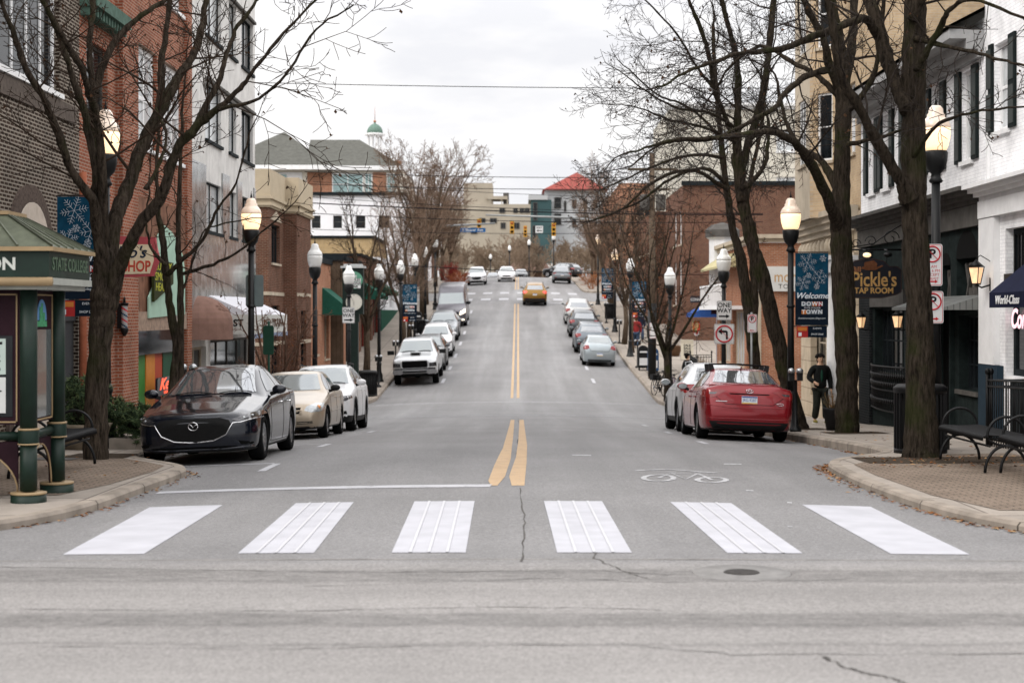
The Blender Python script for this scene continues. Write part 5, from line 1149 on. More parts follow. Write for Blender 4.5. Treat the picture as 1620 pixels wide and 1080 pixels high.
# --- tan brick building with bays
b = bld('tan_brick_building', 'tan brick building with angled bays over a rusticated stone ground floor', 9.0, 46)
ops = [(42.2, 43.1, z, z+1.9) for z in (6.2, 9.4, 12.4)]
M, o, Mf, o2 = shell(b, 1, 9.0, 41.55, 50, 10, 4.6, 17, B_tan, ops)
for q in o: window(b, M, *q, M_wtrim, M_pane_w, .15, nu=1, nv=2, sill=M_stone)
pl = [(9.0, 44.2), (8.3, 45.0), (8.3, 47.4), (9.0, 48.2)]
for i in range(3):
    p, q = Vector(pl[i]+(0,)), Vector(pl[i+1]+(0,)); U = (q-p).normalized(); N = Vector((-U.y, U.x, 0))*1
    if N.x > 0: N = -N
    if i == 0: N = Vector((-abs(N.x), -abs(N.y), 0))
    Mb = frame(q if (N.cross(U)).z < 0 else p, -U if (N.cross(U)).z < 0 else U, N); W = (q-p).length
    op = [(W*.25, W*.75, z, z+1.9) for z in (6.2, 9.4, 12.4)]; wall(b, Mb, W, 4.6, 16.5, op, B_tan if i != 1 else M_stone, .12, 'bay_wall')
    for q_ in op: window(b, Mb, *q_, M_wtrim, M_pane, .1, nu=1 if W < 1.5 else 3, nv=2, sill=M_stone)
M, o, Mf, o2 = shell(b, 1, 8.95, 41.55, 50, 10, -2.0, 4.6, M_stone2, [(43.0, 44.4, -1.4, 2.4), (46, 48.4, -.6, 2.6)], roof=0)
for q in o: window(b, M, *q, M_stone, M_pane, .3, nu=2, nv=2)
cornice(b, M, 0, 8.4, 4.1, 4.75, .45, M_stone, steps=4); mb = MB()
for k in range(14):
    if k: mb.ball(M @ Vector((k*.6, 3.8, .08)), .13, .13, .24, 8)
mb.obox(M, 0, 8.4, 3.35, 3.5, .003, .12); mb.build('console_frieze', M_stone, b)
for y in (41.9,):
    mb = MB().lathe([(.24, -1.1), (.24, -.9), (.18, -.8), (.165, 2.6), (.2, 2.7), (.24, 2.8), (.24, 2.95), (.0, 2.96)], (8.35, y, 0), 18); mb.build('column', M_wtrim, b)
MB().box(8.05, 8.94, 41.6, 42.6, 2.96, 3.3).box(7.98, 8.94, 41.55, 42.65, 3.3, 3.42).build('portico_beam', M_wtrim, b)
# --- orange brick corner past the side street
b = bld('brick_shop', 'orange brick corner shop with a white sign panel and a white balcony rail', 9.3, 66)
ops = [(62.7, 64.2, -.4, 2.0), (65, 68.5, -.4, 2.0), (69.3, 72.8, -.3, 2.0)]
M, o, Mf, o2 = shell(b, 1, 9.3, 62, 74, 9, -2, 4.65, B_org, ops, fops=[(14, 15.5, 0, 2)])
for q in o: window(b, M, *q, M_stone, M_pane_w, .2, nu=4 if q[1]-q[0] > 2 else 2, nv=1, fw=.1, sill=M_stone)
cornice(b, Mf, -.1, 9, 4.66, 4.98, .25, M_stone); cornice(b, M, 0, 12, 4.66, 4.98, .25, M_stone)
sg = MB().obox(Mf, -.02, 2.2, 2.75, 3.72, .004, .12).build('sign_panel', mat('sign_white', (.55, .55, .53), .6, var=.04, wspace=True), b)
text('sign_letters', 'more', .62, Mf @ Matrix.Translation((1.25, 3.30, .122)), mat('sign_tan', (.42, .25, .10), .6, var=0), sg, wx=.8); text('sign_letters', 'TOURS', .26, Mf @ Matrix.Translation((1.35, 2.93, .122)), M_gtrim, sg, space=1.2); text('sign_letters', 'N', .5, Mf @ Matrix.Translation((.1, 3.30, .122)), M_ink, sg, wx=.7)
MB().obox(Mf, .0, .22, -1.9, 2.7, .004, .05).build('corner_pier', M_stone, b)
mb = MB(); xo = 8.5     # balcony
for y in range(0, 36): mb.bar((xo, 65.2+y*.24, 2.2), (xo, 65.2+y*.24, 3.05), .05)
mb.box(xo-.04, xo+.04, 65, 73.8, 3.05, 3.13); mb.box(xo-.05, 9.29, 65, 73.8, 2.05, 2.2); mb.build('balcony', M_wtrim, b)
awning(b, 1, 9.3, 65.2, 73.6, .8, 4.5, 3.9, .1, mat('canvas_yellow', (.42, .38, .22), .8, wspace=True))
# --- tall cream clapboard house behind it
b = bld('clapboard_building', 'tall cream clapboard building rising behind the orange brick corner shop', 14, 106)
fo = [((1228-820)/F*105, (1258-820)/F*105, Zp(321, 105), Zp(280, 105)), (12.9, 14.0, Zp(321, 105), Zp(280, 105)), (12.9, 14.0, Zp(240, 105), Zp(205, 105)), ((1228-820)/F*105, (1258-820)/F*105, Zp(240, 105), Zp(205, 105))]
M, o, Mf, o2 = shell(b, 1, 10.0, 105, 117, 9.2, 0, 15.4, M_clap, [(108, 109.2, 11, 12.4), (112, 113.2, 11, 12.4)], fops=fo)
for q in o2: window(b, Mf, *q, M_wtrim, M_pane_w, .15, nu=2, nv=2, fw=.1, sill=M_wtrim)
for q in o: window(b, M, *q, M_wtrim, M_pane, .15, sill=M_wtrim)
cornice(b, Mf, -.3, 9.2, 15.4, 15.8, .4, M_wtrim)
# --- shop with colourful canopy
b = bld('shop_building', 'pale shop with a blue canvas canopy and a strip of coloured fruit signs', 9.6, 80)
M, o, Mf, o2 = shell(b, 1, 9.75, 74.1, 77.9, 6, -1.5, 5.2, mat('wall_lilac_grey', (.40, .38, .42), .8, wspace=True), [(74.6, 77.4, -.6, 1.6)])
window(b, M, *o[0], M_dtrim, M_pane, .2, nu=3, nv=1)
awning(b, 1, 9.75, 74.4, 77.6, 1.5, 2.6, 1.9, .2, mat('canvas_blue', (.04, .11, .36), .7, wspace=True))
mb = MB(); rr = random.Random(3)
for k in range(36): mb.box(8.5+rr.uniform(0, .02), 8.56, 74.5+k*.08, 74.57+k*.08, .9+rr.uniform(0, .35), 1.3+rr.uniform(0, .25), k % 4)
mb.build('fruit_sign', [mat('sign_red', (.5, .05, .03), .6), mat('sign_orange', (.6, .24, .04), .6), mat('sign_green', (.10, .25, .05), .6), mat('sign_cream', (.6, .5, .35), .6)], b)
# --- brick block
b = bld('brick_building', 'plain dark red brick block seen through the branches on the right', 10, 98)
M, o, Mf, o2 = shell(b, 1, 9.7, 93, 104, 7.5, -.5, 9.4, B_deep, [(94, 95.4, 2.4, 5.0), (97, 98.4, 2.4, 5), (94, 95.4, 6, 8), (97, 98.4, 6, 8)])
for q in o: window(b, M, *q, M_wtrim, M_pane_w, .15, sill=M_stone)
MB().obox(Mf, -.1, 7.5, 9.4, 9.65, -.1, .15).build('coping', M_dtrim, b)
tq = thing('bay_turret', (9.6, 75.5, 3.4), 'small octagonal white bay with a grey cap above the shop', 'turret', None, True)
MB().lathe([(.55, 3.0), (.62, 3.1), (.62, 5.3), (.75, 5.4)], ((1143-820)/F*73.5, 73.5, 0), 8, sm=False).build('drum', M_wtrim, tq)
MB().lathe([(.8, 5.4), (.8, 5.75), (.5, 6.0), (0, 6.1)], ((1143-820)/F*73.5, 73.5, 0), 8, sm=False).build('cap', M_gtrim, tq)
b = bld('brick_building', 'brown brick row with a stone front on the right before the far crossing', 9.6, 112)
M, o, Mf, o2 = shell(b, 1, 8.9, 104.2, 118, 1.05, 0, 8.6, B_deep, [(105+2.4*k, 106.3+2.4*k, z, z+1.7) for k in range(5) for z in (2.6, 6)])
for q in o: window(b, M, *q, M_stone, M_pane_w, .15, sill=M_stone)
b = bld('brick_building', 'orange brick block past the far crossing on the right', 9.6, 145)
M, o, Mf, o2 = shell(b, 1, 9.0, 140, 168, 9, 2, 13.4, B_org, [(142+3*k, 143.4+3*k, z, z+1.8) for k in range(8) for z in (5.8, 9.6)], fops=[(10.5, 11.8, 9.5, 11.4), (13.2, 14.5, 9.5, 11.4)])
for q in o: window(b, M, *q, M_stone, M_pane, .15)
for q in o2: window(b, Mf, *q, M_stone, M_pane, .15)
b = bld('brick_building', 'brown brick block past the far crossing on the left', -9.6, 145)
M, o, Mf, o2 = shell(b, -1, -9.0, 142, 172, 9, 2, 12.4, B_deep, [(144+3*k, 145.4+3*k, z, z+1.8) for k in range(8) for z in (6, 9.6)])
for q in o: window(b, M, *q, M_stone, M_pane, .15)
# --- far skyline
def PXx(px, d): return (px-820)/F*d
b = bld('teal_building', 'teal and grey building under a red metal pyramid roof beyond the hill', 10, 300)
M_teal = mat('cladding_teal', (.045, .085, .09), .6, var=.12, scale=.5, wspace=True); M_tealg = mat('cladding_grey', (.40, .41, .42), .7, var=.08, scale=.5, wspace=True); M_roofr = stripes('roof_red', (.24, .060, .050), (.17, .045, .04), .9, 0, .8, .12)  # teal and red are muted: distance haze is mixed into these colours
d = 300
MB().box(PXx(862, d), PXx(958, d), d, d+22, 0, Zp(300, d)).build('wall', M_tealg, b); MB().box(PXx(840, d), PXx(872, d), d-3, d+10, 0, Zp(318, d)).build('tower_front', M_teal, b)
MB().box(PXx(836, d), PXx(866, d), d-3.3, d+9, Zp(318, d), Zp(310, d)).build('parapet', M_tealg, b)
for i, (a, c_, t_, b_) in enumerate(((843, 850, 322, 350), (842, 848, 358, 382), (877, 888, 312, 330), (877, 888, 338, 356), (892, 896, 318, 335), (845, 860, 390, 402), (905, 912, 316, 330), (922, 929, 316, 330), (938, 945, 316, 330), (905, 912, 345, 360), (922, 929, 345, 360), (938, 945, 345, 360))):
    window(b, fr_front(0, d-3 if a < 870 else d), PXx(a, d), PXx(c_, d), Zp(b_, d), Zp(t_, d), M_gtrim, M_pane, -.1, nu=1, nv=2, fw=.12)
x0, x1 = PXx(858, d), PXx(962, d); ax_ = PXx(915, d); ze, zt = Zp(301, d), Zp(266, d)
MB().add([(x0, d-1, ze), (x1, d-1, ze), (x1, d+24, ze), (x0, d+24, ze), (ax_, d+9, zt)], [(0,1,4), (1,2,4), (2,3,4), (3,0,4), (0,3,2,1)]).build('roof', M_roofr, b)
MB().box(PXx(843, d), PXx(880, d), d-8, d-4, 5, Zp(419, d)).build('porch', M_wtrim, b)
d = 345; b = bld('beige_building', 'long beige concrete building with a tall block and open roof frame on the skyline', -5, 345)
M_beige = mat('concrete_beige', (.36, .32, .26), .85, var=.1, scale=.3, wspace=True)
MB().box(PXx(700, d), PXx(880, d), d, d+18, 0, Zp(323, d)).build('wall', M_beige, b); MB().box(PXx(733, d), PXx(779, d), d+1, d+14, Zp(325, d), Zp(289, d)).build('lift_block', M_beige, b)
mb = MB(); mb.box(PXx(770, d), PXx(803, d), d+.5, d+8, Zp(315, d), Zp(310, d))
for px in (773, 775, 793, 802): mb.box(PXx(px, d), PXx(px+1.5, d), d+.6, d+1.2, Zp(325, d), Zp(315, d))
mb.build('roof_frame', M_beige, b); MB().box(PXx(796, d), PXx(805, d), d+2, d+4, Zp(323, d), Zp(304, d)).build('roof_plant', M_gtrim, b)
for a, c_, t_, b_ in ((790, 799, 329, 337), (812, 819, 329, 337), (822, 829, 329, 337), (830, 838, 329, 337), (758, 768, 345, 353), (775, 786, 345, 353), (792, 800, 352, 362), (812, 822, 352, 362), (745, 755, 360, 370)):
    window(b, fr_front(0, d), PXx(a, d), PXx(c_, d), Zp(b_, d), Zp(t_, d), M_gtrim, M_pane, -.1, nu=2, nv=1, fw=.15)
d = 260; b = bld('gabled_house', 'low house with a dark brown roof just over the crest', 2, 260)
MB().box(PXx(806, d), PXx(868, d), d, d+10, 0, Zp(428, d)).build('wall', mat('house_wall', (.13, .08, .06), .8, wspace=True), b)
MB().add([(PXx(802, d), d-1, Zp(428, d)), (PXx(873, d), d-1, Zp(428, d)), (PXx(862, d), d+6, Zp(411, d)), (PXx(814, d), d+6, Zp(411, d)), (PXx(802, d), d+12, Zp(428, d)), (PXx(873, d), d+12, Zp(428, d))], [(0,1,2,3), (1,5,2), (0,3,4), (3,2,5,4)]).build('roof', mat('roof_brown', (.12, .07, .055), .8, var=.2, wspace=True), b)
# ------------------------------------------------------------------ street furniture
M_pole = mat('pole_black', (.0035, .004, .0045), .5, 0, var=.25, scale=8, spec=.3)
M_globe = mat('globe_white', (.70, .70, .68), .25, 0, var=.05, coat=.5)
M_glow = mat('globe_glow', (.9, .8, .6), .3, 0, var=0, emit=(1, .66, .36), estr=1.05)
M_glow2 = mat('globe_warm', (.66, .56, .47), .25, 0, var=.05, emit=(1, .66, .42), estr=.20, coat=.5)
M_galv = mat('galvanised', (.25, .26, .26), .5, .5, var=.15)
M_signw = mat('sign_face_white', (.62, .62, .62), .4, var=.04); M_signr = mat('sign_face_red', (.45, .015, .025), .4, var=.04); M_signk = M_ink
M_signgr = mat('sign_back_green', (.008, .042, .026), .5, var=.1)
def street_lamp(lit, label):
    t = thing('street_lamp', (0, 0, 0), label, 'street lamp', 'acorn globe street lamps along the pavement')
    MB().lathe([(.21, -.2), (.21, .06), (.17, .10), (.16, .28), (.11, .45), (.10, .72), (.115, .75), (.115, .80), (.085, .88)], n=16).build('base', M_pole, t)
    mb = MB().lathe([(.085, .86), (.072, 2.2), (.066, 4.02)], n=12); mb.lathe([(.09, 2.75), (.095, 2.78), (.09, 2.81)], n=12); mb.lathe([(.085, 4.0), (.11, 4.03), (.08, 4.08), (.07, 4.14), (.14, 4.22), (.175, 4.34), (.185, 4.47), (.165, 4.50)], n=16); mb.build('pole', M_pole, t)
    g = MB().lathe([(.155, 4.5), (.185, 4.56), (.215, 4.68), (.225, 4.78), (.222, 4.85)], n=20).build('globe', M_glow if lit else M_globe, t)
    MB().lathe([(.226, 4.85), (.228, 4.88), (.205, 4.95), (.165, 5.0), (.14, 5.02), (.14, 5.06), (.115, 5.09), (.11, 5.15), (.07, 5.2), (0, 5.21)], n=20).build('globe_cap', M_glow2 if lit else M_globe, g)
    MB().lathe([(.03, 5.2), (.015, 5.28), (0, 5.38)], n=6).build('finial', M_pole, t)
    return t
lampL = [(-6.53, 25, 1, 'lit globe lamp behind the big tree and banner by the kiosk'), (-6.0, 35.5, 1, 'lit globe lamp rising behind the black sedan'), (-6.05, 47, 0, 'unlit globe lamp by the bushy shrub left of the street clock'), (-6.38, 59.5, 0, 'unlit globe lamp carrying the one way sign in front of the street clock'),
         (-6.17, 70, 0, 'unlit globe lamp beside the litter bin right of the street clock'), (-6.0, 80.5, 0, 'unlit globe lamp next to the dark trunk beyond the pickup'), (-5.95, 91, 0, 'unlit globe lamp level with the white SUV on the left'), (-6.0, 102, 0, 'unlit globe lamp level with the dark van'), (-6.0, 114, 0, 'unlit globe lamp nearest the far crossing on the left'),
         (6.5, 24.6, 1, 'lit globe lamp with two no parking signs at the right edge'), (6.12, 35.5, 1, 'lit globe lamp with a snowflake banner beside the red sedan'), (6.37, 49, 0, 'unlit globe lamp carrying the one way and no left turn signs'), (5.95, 62, 0, 'unlit globe lamp above the bicycles across the side street'),
         (5.95, 84, 0, 'unlit globe lamp with a banner level with the grey-blue crossover'), (6.05, 99, 1, 'lit globe lamp far up the right pavement'), (5.95, 118, 1, 'lit globe lamp nearest the far crossing on the right'),
         (-2.75, 156*1.0, 0, '')]
lamp_pos = lampL[:-1]; protos = {}
for x, y, lit, lb in lamp_pos:
    if lit not in protos: o = protos[lit] = street_lamp(lit, lb)
    else: o = copy_tree(protos[lit])
    o['label'] = lb; o.location = (x, y, SZ(x, y)+(.14 if y < 26 else 0)); o.rotation_euler = (0, 0, x)
for px, py, d, lb in ((776, 402, 232, 'small distant globe lamp left of the white sedan on the crest'), (806, 388, 215, 'distant globe lamp above the white sedan on the crest'), (837, 379, 205, 'distant globe lamp left of the teal building'), (876, 370, 185, 'distant globe lamp in front of the teal building'), (676, 395, 140, 'globe lamp among the trees past the far crossing on the left')):
    o = copy_tree(protos[0]); p = PX(px, py, d); o['label'] = lb; o.location = (p.x, d, p.z-5.2)

# --- banners
M_ban = mat('banner_blue', (.006, .045, .085), .7, var=.35, scale=5); M_ban2 = mat('banner_navy', (.006, .012, .022), .7, var=.1); M_bwhite = mat('banner_white', (.66, .70, .74), .7, var=.05); M_bred = mat('banner_red', (.35, .03, .03), .7, var=.1); M_borg = mat('banner_orange', (.5, .17, .04), .7, var=.05)
def flake(mb, M, cx, cy, r, kind, w=.0105):
    r *= 1.15
    for k in range(6):
        a = pi/3*k+.2; d = Vector((cos(a), sin(a), 0)); c = Vector((cx, cy, 0)); q = lambda v: M @ (c+v)
        mb.bar(q(d*.0), q(d*r), w, .003)
        for f, l in ((.35, .28), (.55, .30), (.75, .22)) if kind else ((.45, .38), (.72, .26)):
            for s in (1, -1):
                e = Vector((cos(a+s*1.0), sin(a+s*1.0), 0)); mb.bar(q(d*r*f), q(d*r*f+e*r*l), w*.8, .003)
def banner(label, side):
    t = thing('street_banner', (0, 0, 0), label, 'banner', 'snowflake welcome banners on the lamp posts')
    x0, x1 = (.10, .84) if side > 0 else (-.84, -.10); M = frame((x0, -.02, 2.35), (1, 0, 0), (0, -1, 0)); W = .74
    p = MB().obox(M, 0, W, .62, 1.62, -.012, 0).obox(M, 0, W, .0, .62, -.012, 0, 1).build('panel', [M_ban, M_ban2], t)
    mb = MB(); Mz = M @ Matrix.Translation((0, 0, .004)); flake(mb, Mz, .27, 1.40, .20, 1); flake(mb, Mz, .54, 1.08, .165, 0, .013); flake(mb, Mz, .17, .95, .155, 1); flake(mb, Mz, .30, 1.12, .06, 0, .005); flake(mb, Mz, .62, 1.50, .07, 0, .005); flake(mb, Mz, .48, .87, .06, 0, .005)
    mb.build('snowflakes_print', M_bwhite, p)
    text('banner_word', 'Welcome', .185, M @ Matrix.Translation((W/2, .66, .004)), M_bwhite, p, .002, bold=.003, shear=.35)
    mb = MB()
    for k, ch in enumerate('DOWN'): mb.obox(M, .14+.118*k, .25+.118*k, .43, .53, .001, .005, 0 if k < 2 else (2 if k == 3 else 1))
    for k, ch in enumerate('TOWN'): mb.obox(M, .14+.118*k, .25+.118*k, .25, .35, .001, .005, 1 if k == 0 else 0)
    mb.obox(M, .05, .69, .365, .415, .001, .006, 3); mb.build('word_tiles', [mat('tile_grey', (.14, .17, .20), .7, var=0), M_borg, M_bred, M_ban2], p)
    text('banner_word', 'DOWN', .13, M @ Matrix.Translation((.376, .48, .007)), M_bwhite, p, .001, bold=.003, wx=1.0, space=1.22); text('banner_word', 'TOWN', .13, M @ Matrix.Translation((.376, .30, .007)), M_bwhite, p, .001, bold=.003, wx=1.0, space=1.22)
    text('banner_word', 'STATE COLLEGE', .05, M @ Matrix.Translation((.376, .39, .008)), M_bwhite, p, .001); text('banner_word', 'downtownstatecollege.com', .055, M @ Matrix.Translation((W/2, .16, .004)), M_bwhite, p, .001)
    q = MB().obox(M, .03, .28, -.27, -.0-.02, -.012, 0, 0).obox(M, .28, .71, -.27, -.02, -.012, 0, 1).obox(M, .05, .26, -.12, -.04, .0, .003, 2).obox(M, .07, .14, -.24, -.16, .0, .003, 3).build('lower_panel', [M_bred, M_ban2, M_borg, M_bwhite], t)
    text('banner_word', 'EVENTS', .055, M @ Matrix.Translation((.49, -.07, .004)), M_bwhite, q, .001); text('banner_word', 'SHOP DINE', .055, M @ Matrix.Translation((.49, -.2, .004)), M_bwhite, q, .001)
    MB().tube([(0, 0, 3.99), (x1 if side > 0 else x0, 0, 3.99)], .012, 6).tube([(0, 0, 2.33), (x1 if side > 0 else x0, 0, 2.33)], .012, 6).build('bracket', M_pole, t)
    return t
bp = {}
for x, y, s, lb in ((-6.45, 25, -1, 'blue snowflake banner partly hidden behind the big left tree trunk'), (6.12, 35.5, 1, 'blue snowflake banner with the word Welcome left of the tap room sign'), (-6.0, 80.5, 1, 'distant snowflake banner left of the parked row above the pickup'), (5.95, 84, 1, 'distant snowflake banner over the right pavement above the bicycles'), (6.05, 99, -1, 'farthest snowflake banner beside the small lit lamp')):
    o = bp[s] if False else (banner(lb, s) if s not in bp else copy_tree(bp[s])); bp.setdefault(s, o); o['label'] = lb; o.location = (x, y, SZ(x, y)+.0)
# --- traffic signs
def sign_post(name, x, y, h, label, cat='sign', m=None):
    t = thing(name, (x, y, SZ(x, y)), label, cat, None); MB().tube([(0, 0, 0), (0, 0, h)], .03, 8).build('post', m or M_galv, t); return t
def plate_at(t, name, x0, x1, z0, z1, y=-.1, face=None, border=None):
    M = frame((x0, y, z0), (1, 0, 0), (0, -1, 0)); W, H = x1-x0, z1-z0
    p = MB().prism(rounded(0, W, 0, H, .035), M, .006, 0).build(name, face or M_signw, t)
    if border: 
        o = rounded(.015, W-.015, .015, H-.015, .03); MB().tube([M @ Vector((a, b, .007)) for a, b in o+o[:1]], .004, 4, sm=False).build('border', border, p)
    return p, M, W, H
def prohibition(p, M, c, R):
    mb = MB(); mb.tube([M @ Vector((c[0]+R*cos(a*pi/14), c[1]+R*sin(a*pi/14), .008)) for a in range(29)], R*.10, 6); mb.bar(M @ Vector((c[0]-R*.7, c[1]+R*.7, .009)), M @ Vector((c[0]+R*.7, c[1]-R*.7, .009)), R*.17, .008); mb.build('red_ring', M_signr, p)
def arrow(p, M, x0, x1, y, w, m=M_signk, head=2.6):
    s = 1 if x1 > x0 else -1; hx = x1-s*w*2.2
    P = [(x0, y-w/2), (hx, y-w/2), (hx, y-w*head/2), (x1, y), (hx, y+w*head/2), (hx, y+w/2), (x0, y+w/2)]
    if s < 0: P = P[::-1]
    MB().prism(P, M @ Matrix.Translation((0, 0, .007)), .003).build('arrow', m, p)
def one_way(x, y, zc, label):
    t = thing('one_way_sign', (x, y, zc), label, 'sign', None)
    p, M, W, H = plate_at(t, 'plate', -.23, .23, -.30, .30, -.11, None, M_signk)
    text('sign_word', 'ONE', .19, M @ Matrix.Translation((W/2, .46, .008)), M_signk, p, .002, bold=.004); text('sign_word', 'WAY', .19, M @ Matrix.Translation((W/2, .29, .008)), M_signk, p, .002, bold=.004); arrow(p, M, .06, .40, .12, .05)
    MB().box(-.02, .02, -.104, -.06, -.2, .2).build('clamp', M_galv, t); return t
one_way(-6.38, 59.5, Zp(498.5, 59.4), 'white one way sign with a right arrow on the lamp before the street clock')
one_way(6.37, 49, Zp(491, 49), 'white one way sign above the no left turn sign')
t = thing('no_left_turn_sign', (6.37, 49, Zp(528, 49)), 'square no left turn sign below the one way sign on the right', 'sign')
p, M, W, H = plate_at(t, 'plate', -.31, .31, -.31, .31, -.11, None, M_signk)
MB().prism([(.36, .14), (.42, .14), (.42, .38), (.37, .42), (.24, .42), (.24, .49), (.12, .385), (.24, .28), (.24, .35), (.36, .35)], M @ Matrix.Translation((0, 0, .0065)), .002).build('turn_arrow', M_signk, p); prohibition(p, M, (.31, .31), .25)
MB().box(-.02, .02, -.104, -.06, -.2, .2).build('clamp', M_galv, t)
def no_park(t, x0, x1, z0, z1, arr, txt=True):
    p, M, W, H = plate_at(t, 'plate', x0, x1, z0, z1, -.1, None, M_signr); text('sign_letter', 'P', W*.62, M @ Matrix.Translation((W/2, H-W*.5, .0075)), M_signk, p, .001, bold=.006); prohibition(p, M, (W/2, H-W*.5), W*.38)
    if txt:
        for k, s in enumerate(('8 AM', 'TO 6 PM', 'EXCEPT', 'PERMIT')): text('sign_word', s, W*.2, M @ Matrix.Translation((W/2, H-W*1.12-W*.2*k, .007)), M_signr, p, .001)
    arrow(p, M, *( (W*.3, W*.78) if arr > 0 else (W*.7, W*.22)), W*.22, W*.07, M_signr)
t = thing('no_parking_sign', (6.5, 24.6, Zp(419, 24.6)), 'tall no parking sign, upper of two on the lamp by the tap room', 'sign'); no_park(t, -.24, .075, -.33, .32, 1)
t = thing('no_parking_sign', (6.5, 24.6, Zp(485, 24.6)), 'short no parking sign with arrow, lower of two on the lamp by the tap room', 'sign'); no_park(t, -.235, .09, -.26, .24, 1, False)
t = sign_post('no_parking_sign', 6.2, 42, 2.95, 'no parking sign on a grey post between two leaning trunks'); no_park(t, -.125, .125, 2.42, 2.90, -1, False)
t = sign_post('street_name_sign', -6.0, 38, 2.55, 'green painted post with a narrow sign seen edge-on behind the tan sedan', 'sign', M_signgr); MB().prism(rounded(-.13, .13, 1.75, 2.45, .05), frame((0, -.04, 0), (1, 0, 0), (0, -1, 0)), .02).build('plate', M_signgr, t)
t = thing('sign_board', (-6.0, 35.5, Zp(460, 35.4)), 'grey back of a small sign fixed behind the lamp over the black sedan', 'sign'); MB().prism(rounded(-.14, .26, -.36, .36, .05), frame((0, .10, 0), (1, 0, 0), (0, -1, 0)), .01).build('plate', mat('sign_back', (.12, .15, .15), .5), t)
t = thing('kerb_sign', (6.02, 71, SZ(6, 71)+2.2), 'small white notice on the tall black wrapped pole', 'sign'); plate_at(t, 'plate', -.14, .14, -.35, .35, -.2, None, M_signr)
# --- tap room hanging sign
t = thing('tap_room_sign', (8.1, 36.5, 0), 'dark shaped hanging sign with a hat reading Pickles Tap Room in gold', 'sign', None, True)
M = frame((7.34, 36.5, 2.24), (1, 0, 0), (0, -1, 0)); W = 1.5
P = [(.0, .14), (.1, .08), (.45, .0), (1.05, .0), (1.4, .08), (1.5, .14), (1.5, .66), (1.4, .74), (1.22, .74), (1.1, .86), (.85, .92), (.65, .92), (.4, .86), (.28, .74), (.1, .74), (0, .66)]
M_sb = mat('sign_board_dark', (.010, .010, .016), .3, var=.1, coat=.4); M_gold = mat('gold_leaf', (.60, .36, .13), .35, .4, var=.1)
p = MB().prism(P, M, .06).build('board', M_sb, t); MB().tube([M @ Vector((a*.985+.01, b*.97+.012, .062)) for a, b in P+P[:1]], .006, 5).build('gold_edge', mat('sign_rim', (.06, .03, .02), .5), p)
text('sign_letters', "Pickle's", .47, M @ Matrix.Translation((.87, .42, .066)), M_gold, p, .006, bold=.006, wx=.76); text('sign_letters', 'TAP ROOM', .185, M @ Matrix.Translation((.86, .17, .066)), M_gold, p, .005, bold=.005, wx=.96); text('sign_letters', 'Bill', .17, M @ Matrix.Translation((.46, .66, .066)), mat('sign_copper', (.30, .13, .06), .5), p, .004, bold=.003)
mb = MB(); Mh = M @ Matrix.Translation((.80, .68, .07)); mb.prism([(-.24, .0), (-.1, -.035), (.1, -.03), (.27, .06), (.24, .08), (.1, .03), (-.2, .05)], Mh, .01); mb.prism([(-.17, .03), (.12, .03), (.13, .12), (.05, .19), (-.06, .17), (-.16, .15)], Mh, .015); mb.build('hat_emblem', mat('hat_brown', (.15, .06, .03), .6, var=.2, scale=20), p)
mb = MB(); z = 3.36; mb.tube([(9.0, 36.5, z), (7.25, 36.5, z)], .022, 8)
def scroll(cx, cz, r, turns, s=1, a0=0): return [(cx+s*r*(1-k/40)*cos(a0+turns*2*pi*k/30), 36.5, cz+r*(1-k/40)*sin(a0+turns*2*pi*k/30)) for k in range(31)]
mb.tube(scroll(8.6, 3.62, .2, 1.2), .013, 5); mb.tube(scroll(8.15, 3.55, .14, 1.2, -1), .012, 5); mb.tube(scroll(7.8, 3.5, .11, 1.2), .011, 5); mb.tube([(9.0, 36.5, 4.0), (8.7, 36.5, 3.85), (8.2, 36.5, 3.5), (7.6, 36.5, 3.4), (7.25, 36.5, 3.45)], .014, 5)
for x in (7.6, 8.5): mb.tube([(x, 36.46, z), (x, 36.46, 3.0)], .008, 4)
mb.build('wrought_bracket', M_iron, t)
for x, lit in ((7.95, 1), (8.45, 0)):
    g = MB(); g.tube([(x, 36.46, z), (x, 36.2, 3.34), (x, 36.15, 3.28)], .012, 5); g.ball((x, 36.12, 3.23), .10, .09, .06, 12); o = g.build('spot_shade', M_iron, t)
    if lit: MB().ball((x, 36.03, 3.22), .095, .06, .055, 12).build('spot_bulb', M_glow, o)
# --- wall lanterns
def lantern(x, y, z, label, big=1.0):
    t = thing('wall_lantern', (x, y, z), label, 'lantern', 'lit lanterns on the tap room front')
    k = big*.88; mb = MB(); mb.tube([(.30, 0, -.12*k), (.1, 0, -.18*k), (0, 0, -.12*k)], .016, 6); mb.box(.26, .30, -.05, .05, -.25*k, .0); mb.lathe([(.10*k, .20*k), (.17*k, .20*k), (.05*k, .30*k), (.02*k, .33*k), (0, .36*k)], n=4); mb.lathe([(.085*k, -.13*k), (.09*k, -.10*k), (.0, -.1*k)], n=4)
    for j in range(4): a = pi/2*j; mb.bar((.085*k*cos(a), .085*k*sin(a), -.1*k), (.15*k*cos(a), .15*k*sin(a), .2*k), .014)
    mb.tube([(0, 0, .36*k), (.08, 0, .42*k), (.28, 0, .3*k)], .01, 5); mb.build('cage', M_iron, t)
    MB().lathe([(.075*k, -.10*k), (.135*k, .19*k)], n=4, sm=False).build('glass', mat('lantern_glow', (.8, .6, .4), .4, 0, var=.3, scale=9, emit=(1, .58, .28), estr=.6), t)
lantern(8.72, 40.2, 1.62, 'lit lantern beside the trunk, farthest of the three'); lantern(8.66, 36.1, 1.66, 'lit lantern below the right end of the tap room sign'); lantern(8.62, 29.75, 2.56, 'lit lantern bracketed on the white pilaster by the navy awning', 1.15)
